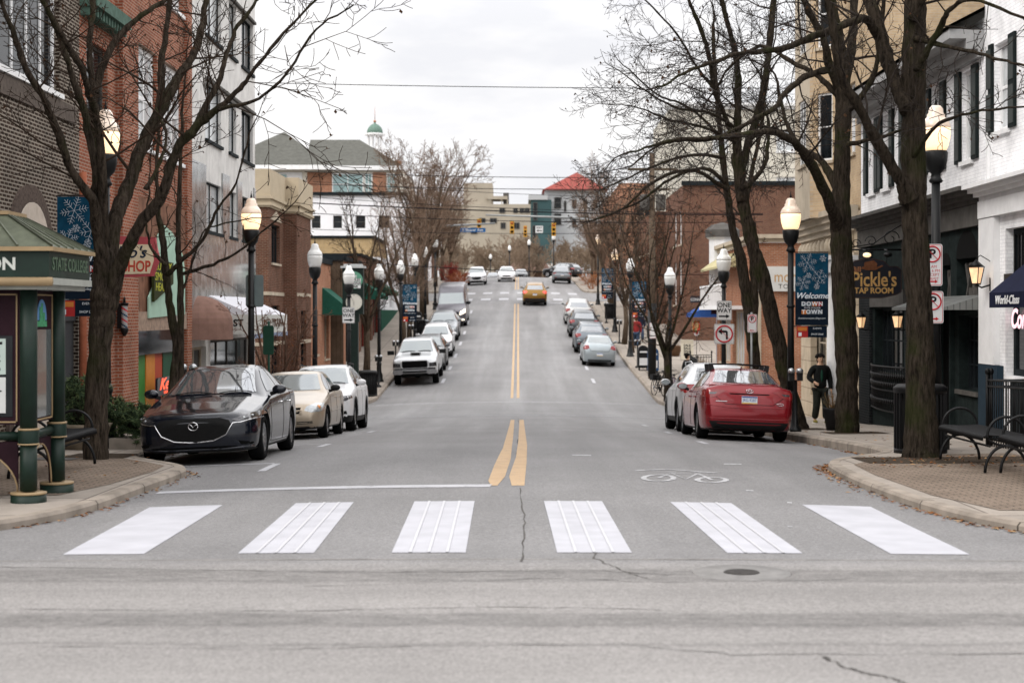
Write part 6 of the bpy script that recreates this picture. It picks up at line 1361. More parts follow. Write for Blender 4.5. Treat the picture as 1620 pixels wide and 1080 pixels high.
# --- barber shop sign and pole
t = thing('barber_shop_sign', (-7.6, 30.45, 0), 'red framed white barber shop sign behind the big left tree', 'sign', None, True)
M = frame((-8.42, 30.45, 2.56), (1, 0, 0), (0, -1, 0)); P = [(0, 0), (1.38, .05), (1.50, .38), (1.44, .62), (1.42, .80), (0, .84)]
MB().prism(P, M @ Matrix.Translation((0, 0, -.12)), .12).build('box', mat('sign_box_red', (.36, .07, .08), .6, var=.15), t)
p = MB().prism([(.03, .06), (1.32, .10), (1.40, .36), (1.35, .66), (.03, .66)], M @ Matrix.Translation((0, 0, .002)), .01).build('panel', mat('sign_cream', (.52, .48, .42), .6, var=.08), t)
text('sign_letters', "Rinaldo's", .31, M @ Matrix.Translation((.68, .50, .014)), mat('sign_ink_blue', (.01, .02, .04), .5, var=0), p, .004, bold=.005, shear=.35); text('sign_letters', 'BARBER SHOP', .29, M @ Matrix.Translation((.66, .23, .014)), mat('sign_ink_red', (.42, .05, .03), .5, var=0), p, .004, bold=.007, wx=.74)
t = thing('barber_pole', (-8.3, 33.3, 1.35), 'small striped barber pole on the brick pilaster', 'barber pole'); MB().lathe([(.11, .9-.08), (.12, .8), (.10, .74)], n=12).lathe([(.10, .12), (.12, .08), (.1, 0), (.03, -.12)], n=12).lathe([(.04, .82), (.03, .95), (0, 1.0)], n=8).box(-.2, -.09, -.03, .03, .1, .8).build('caps', M_iron, t)
mb = MB(); vs = []
for i in range(25):
    for k in range(12): a = 2*pi*k/12; vs.append((.085*cos(a), .085*sin(a), .12+.62*i/24))
for i in range(24):
    for k in range(12): mb.f.append((i*12+k, i*12+(k+1) % 12, (i+1)*12+(k+1) % 12, (i+1)*12+k)); mb.m.append((0, 0, 1, 0, 0, 2)[((i+k) // 2) % 6]); mb.sm.append(True)
mb.v = vs; mb.build('striped_tube', [mat('pole_white', (.30, .30, .30), .4, var=.1), M_signr, M_ban], t); t.scale = (.75, .75, .75); t.location.z = 1.5
t = thing('shop_sign', (-8.15, 35, 0), 'black sign with red neon script over the painted doors', 'sign', None, True); M = frame((-8.36, 36.4, -.02), (0, 1, 0), (1, 0, 0))
p = MB().prism(rounded(0, 2.1, 0, .42, .08), M, .05).build('board', M_sb, t); text('neon_script', 'Kena', .38, M @ Matrix.Translation((1.05, .25, .055)), mat('neon_red', (.6, .06, .03), .4, var=0, emit=(1, .13, .06), estr=1.1), p, .004, bold=.006, shear=.4, wx=2.2); text('neon_script', 'LIGHTING', .1, M @ Matrix.Translation((1.1, .06, .055)), MATS['neon_red'], p, .003, wx=2)
t = thing('shop_sign', (-8.2, 36, 0), 'dark triangular smoke shop sign with yellow letters on the mint panel', 'sign', None, True); M = frame((-8.34, 35.95, 2.15), (0, 1, 0), (1, 0, 0))
p = MB().prism([(0, 0), (2.0, .45), (2.0, .95), (.0, .98)], M, .06).build('board', mat('sign_olive', (.03, .035, .012), .6), t)
for k, s in enumerate(('LUCKY', 'SMOKE', 'HEADS')): text('sign_letters', s, .27, M @ Matrix.Translation((.9-.08*k, .82-.24*k, .063)), mat('sign_yellow', (.42, .42, .05), .6, var=0), p, .003, wx=2.0-.25*k, shear=.1)
# --- information kiosk
t = thing('information_kiosk', (-5.78, 16.86, SZ(-5.5, 16.9)), 'green and maroon information kiosk with posters and a metal roof at the left corner', 'kiosk', None, True)
M_kg = mat('kiosk_green', (.005, .017, .011), .5, var=.3, scale=5, spec=.3); M_kp = mat('kiosk_maroon', (.022, .010, .014), .6, var=.2, scale=3); M_kc = mat('kiosk_cream', (.28, .20, .11), .5, var=.1); M_kr = mat('kiosk_roof', (.085, .095, .066), .5, .2, var=.35, scale=5)
gz = SZ(-5.1, 16.5)
xs_, ys_ = (-5.07, -6.5), (16.36, 17.36)
for x in xs_:
    for y in ys_:
        c_ = MB().lathe([(.088, gz+.12), (.085, gz+.60)], (x, y, 0), 20).lathe([(.10, gz+.60), (.105, gz+.62), (.105, gz+.74), (.10, gz+.76)], (x, y, 0), 20).lathe([(.088, gz+.76), (.088, gz+2.25)], (x, y, 0), 20).build('column', M_kg, t)
        MB().lathe([(.18, gz-.1), (.18, gz+.085)], (x, y, 0), 24).build('foot', M_kg, c_); [MB().lathe(pr_, (x, y, 0), 24).build('ring', M_kc, c_) for pr_ in ([(.183, gz+.085), (.183, gz+.105), (.0, gz+.106)], [(.107, gz+.745), (.11, gz+.755), (.107, gz+.765)], [(.107, gz+.595), (.11, gz+.60), (.107, gz+.61)])]
def kface(M, W, poster):
    zb, zt = gz+.80, gz+2.20; pn = MB().obox(M, .09, W-.09, zb, zt, -.06, -.02).build('panel', M_kp, t)
    mb = MB(); 
    for a, c_, d, e in ((.12, W-.12, zb+.02, zb+.035), (.12, W-.12, zt-.06, zt-.045), (.12, .135, zb+.02, zt-.05), (W-.135, W-.12, zb+.02, zt-.05)): mb.obox(M, a, c_, d, e, -.019, -.008)
    mb.build('trim', M_kc, pn); MB().tube([M @ Vector((.08, gz+.68, -.04)), M @ Vector((W-.08, gz+.68, -.04))], .045, 10).build('rail', M_kg, t)
    w2 = (W-.18)/2; P = [(.09, gz+.62), (.09, gz+.1)]+[(.12+(w2-.03)*(1-cos(k*pi/20)) if k <= 10 else .12+(w2-.03)*(1-cos(k*pi/20)), gz+.1+.46*sin(k*pi/20)) for k in range(21)]+[(W-.09, gz+.1), (W-.09, gz+.62)]
    mb = MB(); Q = P[2:-2]
    for (a, b_), (c_, d) in zip(Q, Q[1:]): mb.add([M @ Vector(v) for v in ((a, b_, -.03), (c_, d, -.03), (c_, gz+.62, -.03), (a, gz+.62, -.03), (a, b_, -.05), (c_, d, -.05), (c_, gz+.62, -.05), (a, gz+.62, -.05))], [(0,1,2,3), (5,4,7,6), (0,4,5,1)])
    mb.build('arched_skirt', M_kp, t); MB().tube([M @ Vector((a, b_, -.026)) for a, b_ in Q], .010, 5).build('arch_trim', M_kc, t)
    cu_ = W/2; arc = [(cu_+.17*cos(k*pi/12), zt-.32+.22*sin(k*pi/12)) for k in range(13)]
    MB().prism(arc+[(cu_-.17, zt-.34), (cu_+.17, zt-.34)][::1] if False else arc, M @ Matrix.Translation((0, 0, -.018)), .006).build('sky_emblem', mat('emblem_blue', (.09, .22, .42), .5, var=0), pn)
    MB().obox(M, cu_-.17, cu_+.17, zt-.39, zt-.33, -.018, -.010).obox(M, cu_-.09, cu_-.03, zt-.33, zt-.18, -.011, -.006).obox(M, cu_-.03, cu_+.02, zt-.33, zt-.14, -.011, -.007).obox(M, cu_+.03, cu_+.09, zt-.33, zt-.24, -.011, -.006).build('emblem_buildings', mat('emblem_green', (.05, .26, .12), .5, var=.4, scale=30), pn)
    if poster:
        MB().obox(M, .17, W-.17, zb+.08, zb+.92, -.018, -.012).build('glass', M_pane, pn); r_ = random.Random(4)
        for i in range(3):
            for j in range(2):
                u = W-.22-.34*(i+1)+.02; v = zb+.12+.40*j; s_ = MB().obox(M, u, u+.30, v, v+.37, -.0115, -.008).build('poster', mat('poster_%d' % ((i+j) % 3), ((.55, .56, .55), (.42, .50, .46), (.55, .50, .44))[(i+j) % 3], .5, var=.05), pn)
                mb = MB()
                for k in range(7): mb.obox(M, u+.03, u+.03+r_.uniform(.1, .24), v+.04+k*.045, v+.055+k*.045+.012*(k % 3 == 0), -.0078, -.006, r_.choice((0, 0, 1)))
                mb.build('poster_print', [M_ink, M_signr], s_)
    else: MB().obox(M, .17, W-.17, zb+.05, zb+.98, -.018, -.012).build('glass', M_pane_w if False else M_glass_lt, pn)
kface(fr_front(-6.5, 16.36), 1.43, True); kface(frame((-5.07, 16.36, 0), (0, 1, 0), (1, 0, 0)), 1.0, False); kface(frame((-6.5, 17.36, 0), (0, -1, 0), (-1, 0, 0)), 1.0, False)
MB().box(-6.42, -5.15, 16.5, 17.3, gz+.8, gz+2.2).build('core', M_kp, t)
X0, X1, Y0, Y1 = -6.8, -4.78, 16.1, 17.62; Z0, Z1 = 2.26, 2.53
MB().box(X0, X1, Y0, Y1, Z0, Z1).build('sign_band', M_kg, t)
MB().tube([(X0-.03, Y0-.0, 2.22), (X1+.03, Y0, 2.22)], .045, 10).build('cornice_roll', M_kc, t); MB().box(X1-.06, X1+.025, Y0+.05, Y1, 2.19, 2.26).box(X0+.04, X1-.04, Y0+.05, Y1-.04, 2.14, 2.25).build('cornice_edge', mat('kiosk_grey', (.30, .31, .28), .5), t)
MB().box(X0-.05, X1+.05, Y0-.05, Y1+.05, 2.532, 2.575).build('eave_trim', M_kc, t)
cx, cy = (X0+X1)/2, (Y0+Y1)/2; a_, b_ = .42, .28
mb = MB(); E = [(X0-.04, Y0-.04, 2.577), (X1+.04, Y0-.04, 2.577), (X1+.04, Y1+.04, 2.577), (X0-.04, Y1+.04, 2.577)]; T = [(cx-a_, cy-b_, 2.93), (cx+a_, cy-b_, 2.93), (cx+a_, cy+b_, 2.93), (cx-a_, cy+b_, 2.93)]
mb.add(E+T, [(0,1,5,4), (1,2,6,5), (2,3,7,6), (3,0,4,7), (4,5,6,7)])
for i in range(4):
    for k in range(0, 7): f = k/6; p = Vector(E[i]).lerp(Vector(E[(i+1) % 4]), f); q = Vector(T[i]).lerp(Vector(T[(i+1) % 4]), f); mb.bar(p+Vector((0, 0, .01)), q+Vector((0, 0, .01)), .018, .02)
mb.build('metal_roof', M_kr, t); MB().box(cx-a_-.03, cx+a_+.03, cy-b_-.03, cy+b_+.03, 2.932, 2.97).build('roof_cap', M_kc, t); MB().lathe([(.05, 2.97), (.05, 3.03), (0, 3.03)], (cx, cy, 0), 10).ball((cx, cy, 3.13), .11, .11, .11, 14).build('ball_finial', M_kc, t)
text('sign_word', 'INFORMATION', .175, fr_front(0, Y0) @ Matrix.Translation((-5.76, 2.395, .004)), mat('kiosk_letters', (.50, .52, .48), .5, var=0), t, .004, bold=.005, wx=1.08)
text('sign_word', 'STATE COLLEGE', .19, frame((X1, cy, 2.40), (0, 1, 0), (1, 0, 0)) @ Matrix.Translation((0, 0, .004)), mat('kiosk_letters_faint', (.07, .11, .07), .5, var=0), t, .003, bold=.003, wx=.95)
# --- benches with ring ends
def bench(label):
    t = thing('park_bench', (0, 0, 0), label, 'bench', 'black iron benches with ring ends on the corners')
    R = .24; L = 1.85
    for y in (0, L):
        mb = MB(); mb.tube([(R*1.0*cos(a*pi/16), y, .46+R*1.0*sin(a*pi/16)) for a in range(-1, 18)], .018, 6); mb.tube([(.24*cos(a*pi/16), y, .46-.34*sin(a*pi/16)*.35) for a in range(0, 17)], .016, 6); mb.tube([(.27*cos(a*pi/16), y, .0+.34*sin(a*pi/16)) for a in range(0, 17)], .02, 6); mb.build('ring_end', M_iron, t)
    mb = MB()
    for k in range(int(L/.03)):
        y = .02+k*.03; mb.tube([(-.30, y, .40), (-.29, y, .45), (-.24, y, .47), (.0, y, .455), (.24, y, .47), (.29, y, .45), (.30, y, .40)], .011, 4)
    mb.build('seat', M_iron, t); MB().tube([(-.2, .02, .33), (-.2, L-.02, .33)], .014, 6).tube([(.2, .02, .33), (.2, L-.02, .33)], .014, 6).build('stretcher', M_iron, t); return t
b0 = bench('black iron bench just right of the big right trunk'); b0.location = (6.1, 19.75, SZ(6, 20)+.01); b0.rotation_euler = (0, 0, radians(2))
o = copy_tree(b0); o['label'] = 'black iron bench at the right edge, nearest of the two'; o.location = (6.16, 17.55, SZ(6, 18)+.01); o.rotation_euler = (0, 0, radians(-1))
o = copy_tree(b0); o['label'] = 'black iron bench behind the information kiosk'; o.location = (-5.83, 18.9, SZ(-6, 19)+.01); o.rotation_euler = (0, 0, 0)
# --- litter bins
def bin_(label, w=.62, h=.98):
    t = thing('litter_bin', (0, 0, 0), label, 'litter bin', 'black slatted litter bins'); mb = MB(); n = 28
    for k in range(n): a = 2*pi*k/n; mb.bar((w/2*cos(a), w/2*sin(a), .06), (w/2*cos(a), w/2*sin(a), h-.06), .035, .02)
    mb.build('slats_cage', M_iron, t); MB().lathe([(w/2*.85, .05), (w/2*.85, h-.1)], n=20).build('liner', M_blk, t); MB().lathe([(w/2+.02, h-.08), (w/2+.03, h), (w/2-.04, h+.05), (.14, h+.06), (.14, h)], n=24).build('rim', M_iron, t); MB().lathe([(w/2+.02, .0), (w/2+.02, .07)], n=24).build('foot', M_iron, t); return t
w0 = bin_('black slatted litter bin half hidden behind the big right trunk', .74); w0.location = (6.03, 23.7, SZ(5.8, 23.7)); 
for x, y, lb in ((-6.1, 64, 'black litter bin beside the street clock'), (-5.95, 96, 'black litter bin by the mail boxes up the left pavement'), (6.3, 108, 'black litter bin past the silver estate car on the right')):
    o = copy_tree(w0); o['label'] = lb; o.location = (x, y, SZ(x, y))
# --- parking meters
def meter(label):
    t = thing('parking_meter', (0, 0, 0), label, 'parking meter', 'parking meters along the kerb'); MB().lathe([(.13, 0), (.12, .05), (.04, .12), (.035, 1.1), (.05, 1.12)], n=10).build('post', M_pole, t)
    for s in (-1, 1): MB().ball((s*.09, 0, 1.25), .075, .06, .10, 10).box(s*.09-.06, s*.09+.06, -.05, .05, 1.1, 1.25).build('meter_head', M_pole, t); MB().ball((s*.09, 0, 1.31), .08, .065, .07, 10).build('meter_dome', mat('meter_dome', (.36, .37, .38), .25, .7, var=.1), t)
    return t
m0 = meter('parking meter with silver domes beside the red sedan'); m0.location = (6.02, 34.3, SZ(6, 34.3))
for x, y, lb in ((-5.98, 28.6, 'parking meter by the front door of the black sedan'), (-5.98, 67.6, 'parking meter at the rear of the litter bin by the pickup'), (-5.98, 77, 'parking meter beside the charcoal SUV'), (-5.98, 88, 'parking meter beside the white SUV on the left hill'), (5.85, 77.5, 'red capped parking meter by the silver-blue sedan'), (5.85, 91.5, 'parking meter beside the dark charcoal crossover'), (5.85, 105, 'parking meter beside the silver estate car')):
    o = copy_tree(m0); o['label'] = lb; o.location = (x, y, SZ(x, y))
# --- street clock
t = thing('street_clock', (-6.42, 61.5, SZ(-6.4, 61.5)), 'dark green bank clock on a column with a round sign above the dial', 'clock', None, True)
M_cg = mat('clock_green', (.004, .012, .009), .5, var=.15, spec=.25); zt = Zp(421, 61.5); zb = Zp(497, 61.5); x = -6.42; y = 61.5; g_ = SZ(-6.4, 61.5)
MB().box(x-.40, x+.40, y-.22, y+.22, zb, zt-.08).box(x-.24, x+.24, y-.18, y+.18, zb-.3, zb).box(x-.20, x+.20, y-.18, y+.18, g_+.25, zb-.3).box(x-.28, x+.28, y-.24, y+.24, g_-.1, g_+.25).build('cabinet', M_cg, t); MB().box(x-.47, x+.47, y-.28, y+.28, zt-.08, zt).box(x-.36, x+.36, y-.18, y+.18, zt, zt+.08).build('cap', mat('clock_cap', (.40, .41, .41), .5), t)
M = frame((x+.05, y-.225, 0), (1, 0, 0), (0, -1, 0)); c1 = zb+.47; c2 = zt-.55
circ = lambda cz, r: [(r*cos(k*pi/14), cz+r*sin(k*pi/14)) for k in range(28)]
d_ = MB().prism(circ(c1, .33), M, .02).build('dial', mat('dial_white', (.58, .56, .50), .4, var=.03), t); mb = MB()
for k in range(12): a = pi/6*k; mb.bar(M @ Vector((.25*cos(a), c1+.25*sin(a), .022)), M @ Vector((.30*cos(a), c1+.30*sin(a), .022)), .02, .004)
mb.bar(M @ Vector((0, c1, .026)), M @ Vector((-.12, c1+.20, .026)), .02, .005); mb.bar(M @ Vector((0, c1, .026)), M @ Vector((-.02, c1-.13, .026)), .026, .005); mb.build('hands', M_ink, d_); MB().tube([M @ Vector((.34*cos(k*pi/14), c1+.34*sin(k*pi/14), .02)) for k in range(29)], .02, 5).build('bezel', M_cg, d_)
s_ = MB().prism(circ(c2, .34), M, .02).build('round_sign', mat('clock_sign', (.10, .26, .18), .5), t); 
for k, w in enumerate(('THE', 'PEOPLES', 'NATIONAL', 'BANK')): MB().obox(M, -.26, .26, c2+.135-.13*k-.055, c2+.135-.13*k+.06, .021, .024).build('letter_strip', M_signw, s_) if k else None; text('sign_word', w, .135, M @ Matrix.Translation((0, c2+.135-.13*k, .026)), M_ink if k else M_signw, s_, .002, bold=.003, wx=.9)
# --- utility pole and wires
t = thing('utility_pole', (6.05, 71.5, SZ(6, 71.5)), 'tall utility pole with transformer drums, wrapped black at the foot', 'utility pole', None)
MB().tube([(0, 0, 0), (0, 0, 10.2)], [.17, .12], 10).build('pole', mat('pole_wood', (.10, .075, .055), .9, var=.3), t); MB().tube([(0, 0, .1), (0, 0, 3.4)], .19, 12).build('wrap', M_pole, t)
MB().box(-1.1, 1.1, -.06, .06, 9.4, 9.52).box(-.8, .8, -.06, .06, 8.5, 8.6).build('crossarm', mat('arm_wood', (.09, .07, .05), .9), t)
for x in (-.35, .38): MB().lathe([(.2, 7.6), (.22, 7.65), (.22, 8.25), (.15, 8.32)], (x, -.1, 0), 14).build('transformer', M_gtrim, t)
for i, (lx, lz, y0, rx, rz, y1, px, r_) in enumerate(((-14, 10.9, 63, 16, 10.8, 63, 0, .012),)): pass
def wire(pa, pb, d0, d1, sag, r_, label):
    a = PX(pa[0], pa[1], d0); b_ = PX(pb[0], pb[1], d1); u = (b_-a); a2 = a-u*((a.x+13)/u.x) if True else a; b2 = b_+u*((13-b_.x)/u.x)
    P = []
    for k in range(25): f = k/24; p = a2.lerp(b2, f); p.z -= sag*(4*f*(1-f)-.7); P.append(p)
    tag(MB().tube(P, r_, 4).build('overhead_wire', mat('wire_black', (.012, .012, .014), .7, var=0)), label, 'wire', 'overhead wires across the street')
for w in (((470, 133), (940, 138), 60, 60, .12, .014, 'highest overhead wire, alone against the upper sky'), ((640, 277), (1200, 283), 96, 96, .2, .02, 'overhead wire just above the red pyramid roof'), ((640, 296), (1200, 301), 96, 96, .2, .02, 'overhead wire passing the eave of the red pyramid roof'),
          ((420, 312), (1200, 343), 84, 84, .25, .014, 'thin wire crossing the white building near its roof edge'), ((470, 323), (1250, 345), 84, 84, .2, .03, 'thickest overhead wire across the white building'), ((470, 340), (1250, 357), 84, 84, .25, .018, 'wire over the four small windows'), ((400, 366), (1250, 369), 90, 90, .25, .014, 'wire at the foot of the white wall just above the signals'),
          ((470, 412), (1200, 440), 78, 78, .35, .018, 'lowest wire drooping past the globe lamps'), ((410, 287), (700, 300), 100, 100, .2, .014, 'thin wire in front of the orange brick panels')): wire(*w)
# --- traffic signals at the far crossing
M_sig = mat('signal_yellow', (.50, .26, .03), .5, var=.1)
def mast(x, y, z, L, sgn, label):
    t = thing('signal_mast', (x, y, SZ(x, y)), label, 'signal mast', None); MB().tube([(0, 0, 0), (0, 0, z)], [.16, .12], 10).build('pole', M_galv, t); MB().tube([(0, 0, z-.4), (sgn*L*.4, 0, z+.05), (sgn*L, 0, z+.25)], [.12, .09, .06], 8).build('arm', M_galv, t); return t
mast(8.2, 126, 6.3, 10.8, -1, 'grey signal mast arm reaching in from the right at the far crossing'); mast(-8.4, 122, 5.7, 6.6, 1, 'grey signal mast arm reaching in from the left at the far crossing')
def signal(px, py, d, label, bulb=0):
    p = PX(px, py, d); t = thing('traffic_signal', p, label, 'traffic signal', 'yellow traffic signals over the far crossing'); MB().box(-.17, .17, -.12, .12, -.52, .52).build('housing', M_sig, t)
    for k in range(3): MB().lathe([(.11, 0), (.0, .01)], (0, -.125, .33-.33*k), 12, 0, Matrix.Rotation(pi/2, 4, 'X')).build('lens', M_void if k != bulb else mat('lens_amber', (.4, .1, .03), .4), t); MB().tube([(-.13, -.13, .38-.33*k), (-.1, -.3, .46-.33*k), (.1, -.3, .46-.33*k), (.13, -.13, .38-.33*k)], .02, 4).build('visor', M_sig, t)
for q in ((690, 354, 119, 'yellow traffic signal among the left tree branches'), (758, 357, 123, 'yellow traffic signal above the street name sign'), (810, 360, 125, 'yellow traffic signal over the middle of the road'), (876, 363, 125, 'yellow traffic signal right of the hanging one way sign'), (831, 366, 150, 'small far traffic signal beyond the middle one')): signal(*q)
t = thing('street_name_sign', PX(748, 364, 122), 'long blue street name sign hanging from the left mast arm', 'sign'); p = MB().box(-.98, .98, -.02, .02, -.16, .16).build('plate', mat('sign_blue', (.01, .10, .28), .5), t); text('sign_word', 'E Beaver Ave', .27, frame((0, -.024, 0), (1, 0, 0), (0, -1, 0)), M_signw, p, .003, bold=.004, wx=1.1); 
t = thing('one_way_sign', PX(853, 363, 125), 'small white one way sign hanging from the right mast arm', 'sign'); p, M, W, H = plate_at(t, 'plate', -.3, .3, -.28, .28, -.1); text('sign_word', 'WAY', .2, M @ Matrix.Translation((.3, .4, .008)), M_signk, p, .002, bold=.005); arrow(p, M, .52, .08, .18, .07)
# --- sale board, planters, shop signs on the right
t = thing('sale_board', (8.75, 82, SZ(8.7, 82)), 'white folding pavement board with the word sale four times', 'pavement sign'); M = Matrix.Translation((0, 0, 0)) @ frame((-.32, -.2, 0), (1, 0, 0), (0, -1, .15)); p = MB().prism([(0, 0), (.64, 0), (.64, 1.05), (.5, 1.05), (.45, .98), (.19, .98), (.14, 1.05), (0, 1.05)], M, .02).build('board', mat('board_cream', (.55, .50, .40), .6, var=.06), t); MB().prism([(0, 0), (.64, 0), (.64, 1.05), (0, 1.05)], frame((-.32, .05, 0), (1, 0, 0), (0, 1, .15)) @ Matrix.Translation((0, 0, -.02)), .02).build('back_board', MATS['board_cream'], t)
for k in range(4): text('sign_word', 'SALE', .17, M @ Matrix.Translation((.32, .74-.15*k, .022)), M_ink, p, .002, bold=.006, wx=1.05)
t = thing('hanging_sign', (9.1, 74.3, 0), 'black and white hanging shop sign reading Connection', 'sign', None, True); M = frame(PX(1092, 479, 74.2), (1, 0, 0), (0, -1, 0)); p = MB().obox(M, 0, 1.0, 0, .30, -.05, 0).build('board', M_sb, t); text('sign_word', 'CONNECTION', .18, M @ Matrix.Translation((.5, .15, .004)), M_signw, p, .002, bold=.003, wx=.8); MB().tube([PX(1092, 468, 74.2), Vector((9.75, 74.2, Zp(468, 74.2)))], .015, 5).build('arm', M_iron, t)
t = thing('shop_banner', (9.0, 72, 0), 'dark hanging banner left of the one way sign on the right', 'banner', None, True); M = frame(PX(1125, 497, 72.5), (1, 0, 0), (0, -1, 0)); MB().obox(M, 0, .27, 0, .72, -.03, 0).build('panel', mat('banner_plum', (.04, .02, .03), .7), t); MB().tube([PX(1125, 472, 72.5), Vector((9.3, 72.5, Zp(472, 72.5)))], .015, 5).build('arm', M_iron, t)
t = thing('round_sign', (8.9, 80, 0), 'small round white sign with a red cross mark above the sale board', 'sign', None, True); M = frame(PX(1102, 527, 80), (1, 0, 0), (0, -1, 0)); p = MB().prism([(.13*cos(k*pi/10), .13*sin(k*pi/10)) for k in range(20)], M, .03).build('disc', M_signw, t); MB().obox(M, -.08, .08, -.02, .02, .031, .034).obox(M, -.02, .02, -.08, .08, .031, .034).build('mark', M_signr, p); MB().tube([M @ Vector((0, 0, 0)), M @ Vector((0, -1.5, 0))], .015, 5).build('stand', M_iron, t)
def planter(x, y, h, w, label, rust=False):
    t = thing('planter', (x, y, SZ(x, y)), label, 'planter', 'planters on the pavement'); MB().lathe([(w*.32, 0), (w*.5, h*.9), (w*.54, h), (w*.46, h), (w*.44, h*.85), (0, h*.85)], n=16).build('pot', mat('pot_brown', (.13, .075, .045), .8, var=.2) if rust else M_blk, t)
    r_ = random.Random(int(y*10)); mb = MB()
    for k in range(90): a = r_.uniform(0, 6.3); q = Vector((cos(a)*r_.uniform(0, w*.5), sin(a)*r_.uniform(0, w*.5), h+r_.uniform(.02, .35))); mb.tube([(q.x*.3, q.y*.3, h*.85), q], [.004, .002], 3); s_ = .03; mb.add([q+Vector((r_.uniform(-s_, s_), r_.uniform(-s_, s_), r_.uniform(-s_, s_))) for _ in range(3)], [(0, 1, 2)])
    mb.build('dry_plants', mat('dry_stems', (.16, .10, .05), .9, var=.3), t)
planter(8.3, 84, .55, .8, 'brown tub planter left of the sale board', True); planter(8.45, 73, .5, .7, 'dark planter inside the small iron railing by the corner shop'); planter(6.95, 34.9, .5, .45, 'small black planter at the foot of the dark trunk')
def railing(name, pts, h, label, x, y, sp=.12, fin=True):
    t = thing(name, (x, y, SZ(x, y)), label, 'railing', None, True); mb = MB(); P = [Vector(p) for p in pts]
    for a, b_ in zip(P, P[1:]):
        n = max(2, int((b_-a).length/sp)); za, zb = SZ(a.x, a.y), SZ(b_.x, b_.y)
        for k in range(n+1):
            q = a.lerp(b_, k/n); z = za+(zb-za)*k/n; pr = MB(); (pr if k in (0, n) else mb).tube([(q.x, q.y, z-.02), (q.x, q.y, z+(h+.08 if k in (0, n) else h-.03))], .03 if k in (0, n) else .01, 6 if k in (0, n) else 4)
            if k in (0, n) and fin: pr.ball((q.x, q.y, z+h+.12), .045, .045, .06, 8)
            if k in (0, n) and not (k == 0 and a is not P[0]): pr.build('post', M_iron, t)
        for zz in (.12, h-.12, h-.02): mb.tube([(a.x, a.y, za+zz), (b_.x, b_.y, zb+zz)], .018, 5)
    mb.build('bars', M_iron, t); return t
railing('iron_railing', [(7.6, 25.6), (7.6, 21.5)], 1.08, 'black iron railing around the corner shop terrace at the right edge', 7.6, 24); railing('iron_railing', [(8.9, 25.6), (7.66, 25.6)], 1.08, 'short end panel of the terrace railing facing the tap room door', 8.3, 25.6)
railing('iron_railing', [(8.25, 39.3), (8.25, 40.6)], 1.15, 'short iron railing with ball tops by the white column', 8.2, 40); railing('iron_railing', [(8.1, 71.6), (8.1, 74.4), (9.1, 74.4)], .85, 'low iron railing round the planter by the corner shop', 8.2, 72)
# --- bicycles
def bicycle(label, m, ang, lean=0):
    t = thing('bicycle', (0, 0, 0), label, 'bicycle', 'parked bicycles')
    for y in (0, 1.05):
        w = MB().tube([(0, y+.33*cos(a*pi/14), .34+.33*sin(a*pi/14)) for a in range(29)], .018, 6).build('wheel', M_tyre, t); mb = MB()
        for k in range(12): a = k*pi/6; mb.tube([(0, y, .34), (0, y+.32*cos(a), .34+.32*sin(a))], .003, 3)
        mb.lathe([(.03, -.04), (.03, .04)], (0, y, .34), 8, 0, Matrix.Rotation(pi/2, 4, 'Y')); mb.build('spokes_hub', M_rim, w)
    bb = (0, .62, .30); st = (0, .70, .78); hd = (0, .20, .80); ht = (0, .15, .92)
    mb = MB()
    for a, b_ in ((bb, st), (bb, hd), (st, hd), ((0, 1.05, .34), bb), ((0, 1.05, .34), st), (hd, (0, 0, .34)), (hd, ht)): mb.tube([a, b_], .017, 6)
    mb.build('frame', m, t); MB().ball((0, .74, .90), .07, .14, .035, 8).tube([st, (0, .73, .88)], .013, 5).build('saddle', M_blk, t); MB().tube([(-.28, .22, .98), (-.1, .12, .96), (.1, .12, .96), (.28, .22, .98)], .014, 6).tube([ht, (0, .12, .96)], .013, 5).build('handlebar', M_blk, t)
    MB().tube([(0, .62, .30), (.1, .62, .30), (.1, .62, .14), (.16, .62, .14)], .012, 5).tube([(0, .62, .30), (-.1, .62, .30), (-.1, .62, .46), (-.16, .62, .46)], .012, 5).lathe([(.09, -.01), (.09, .01)], (.05, .62, .30), 12, 0, Matrix.Rotation(pi/2, 4, 'Y')).build('crank', M_iron, t)
    t.rotation_euler = (0, lean, ang); return t
o = bicycle('dark bicycle with a basket nearest the kerb under the lamp', M_blk, radians(18), .05); o.location = (5.85, 63.4, SZ(5.9, 64)); MB().box(-.18, .18, .82, 1.15, .62, .86).build('basket', M_blk, o)
o = bicycle('purple-framed bicycle leaning by the tree past the side street', mat('frame_purple', (.10, .07, .13), .4, .3), radians(-14), -.06); o.location = (6.12, 62.6, SZ(6.1, 63))
o = bicycle('bicycle lashed upright in the rack by the black wrapped pole', M_iron, radians(30), .1); o.location = (6.3, 64.8, SZ(6.3, 65))
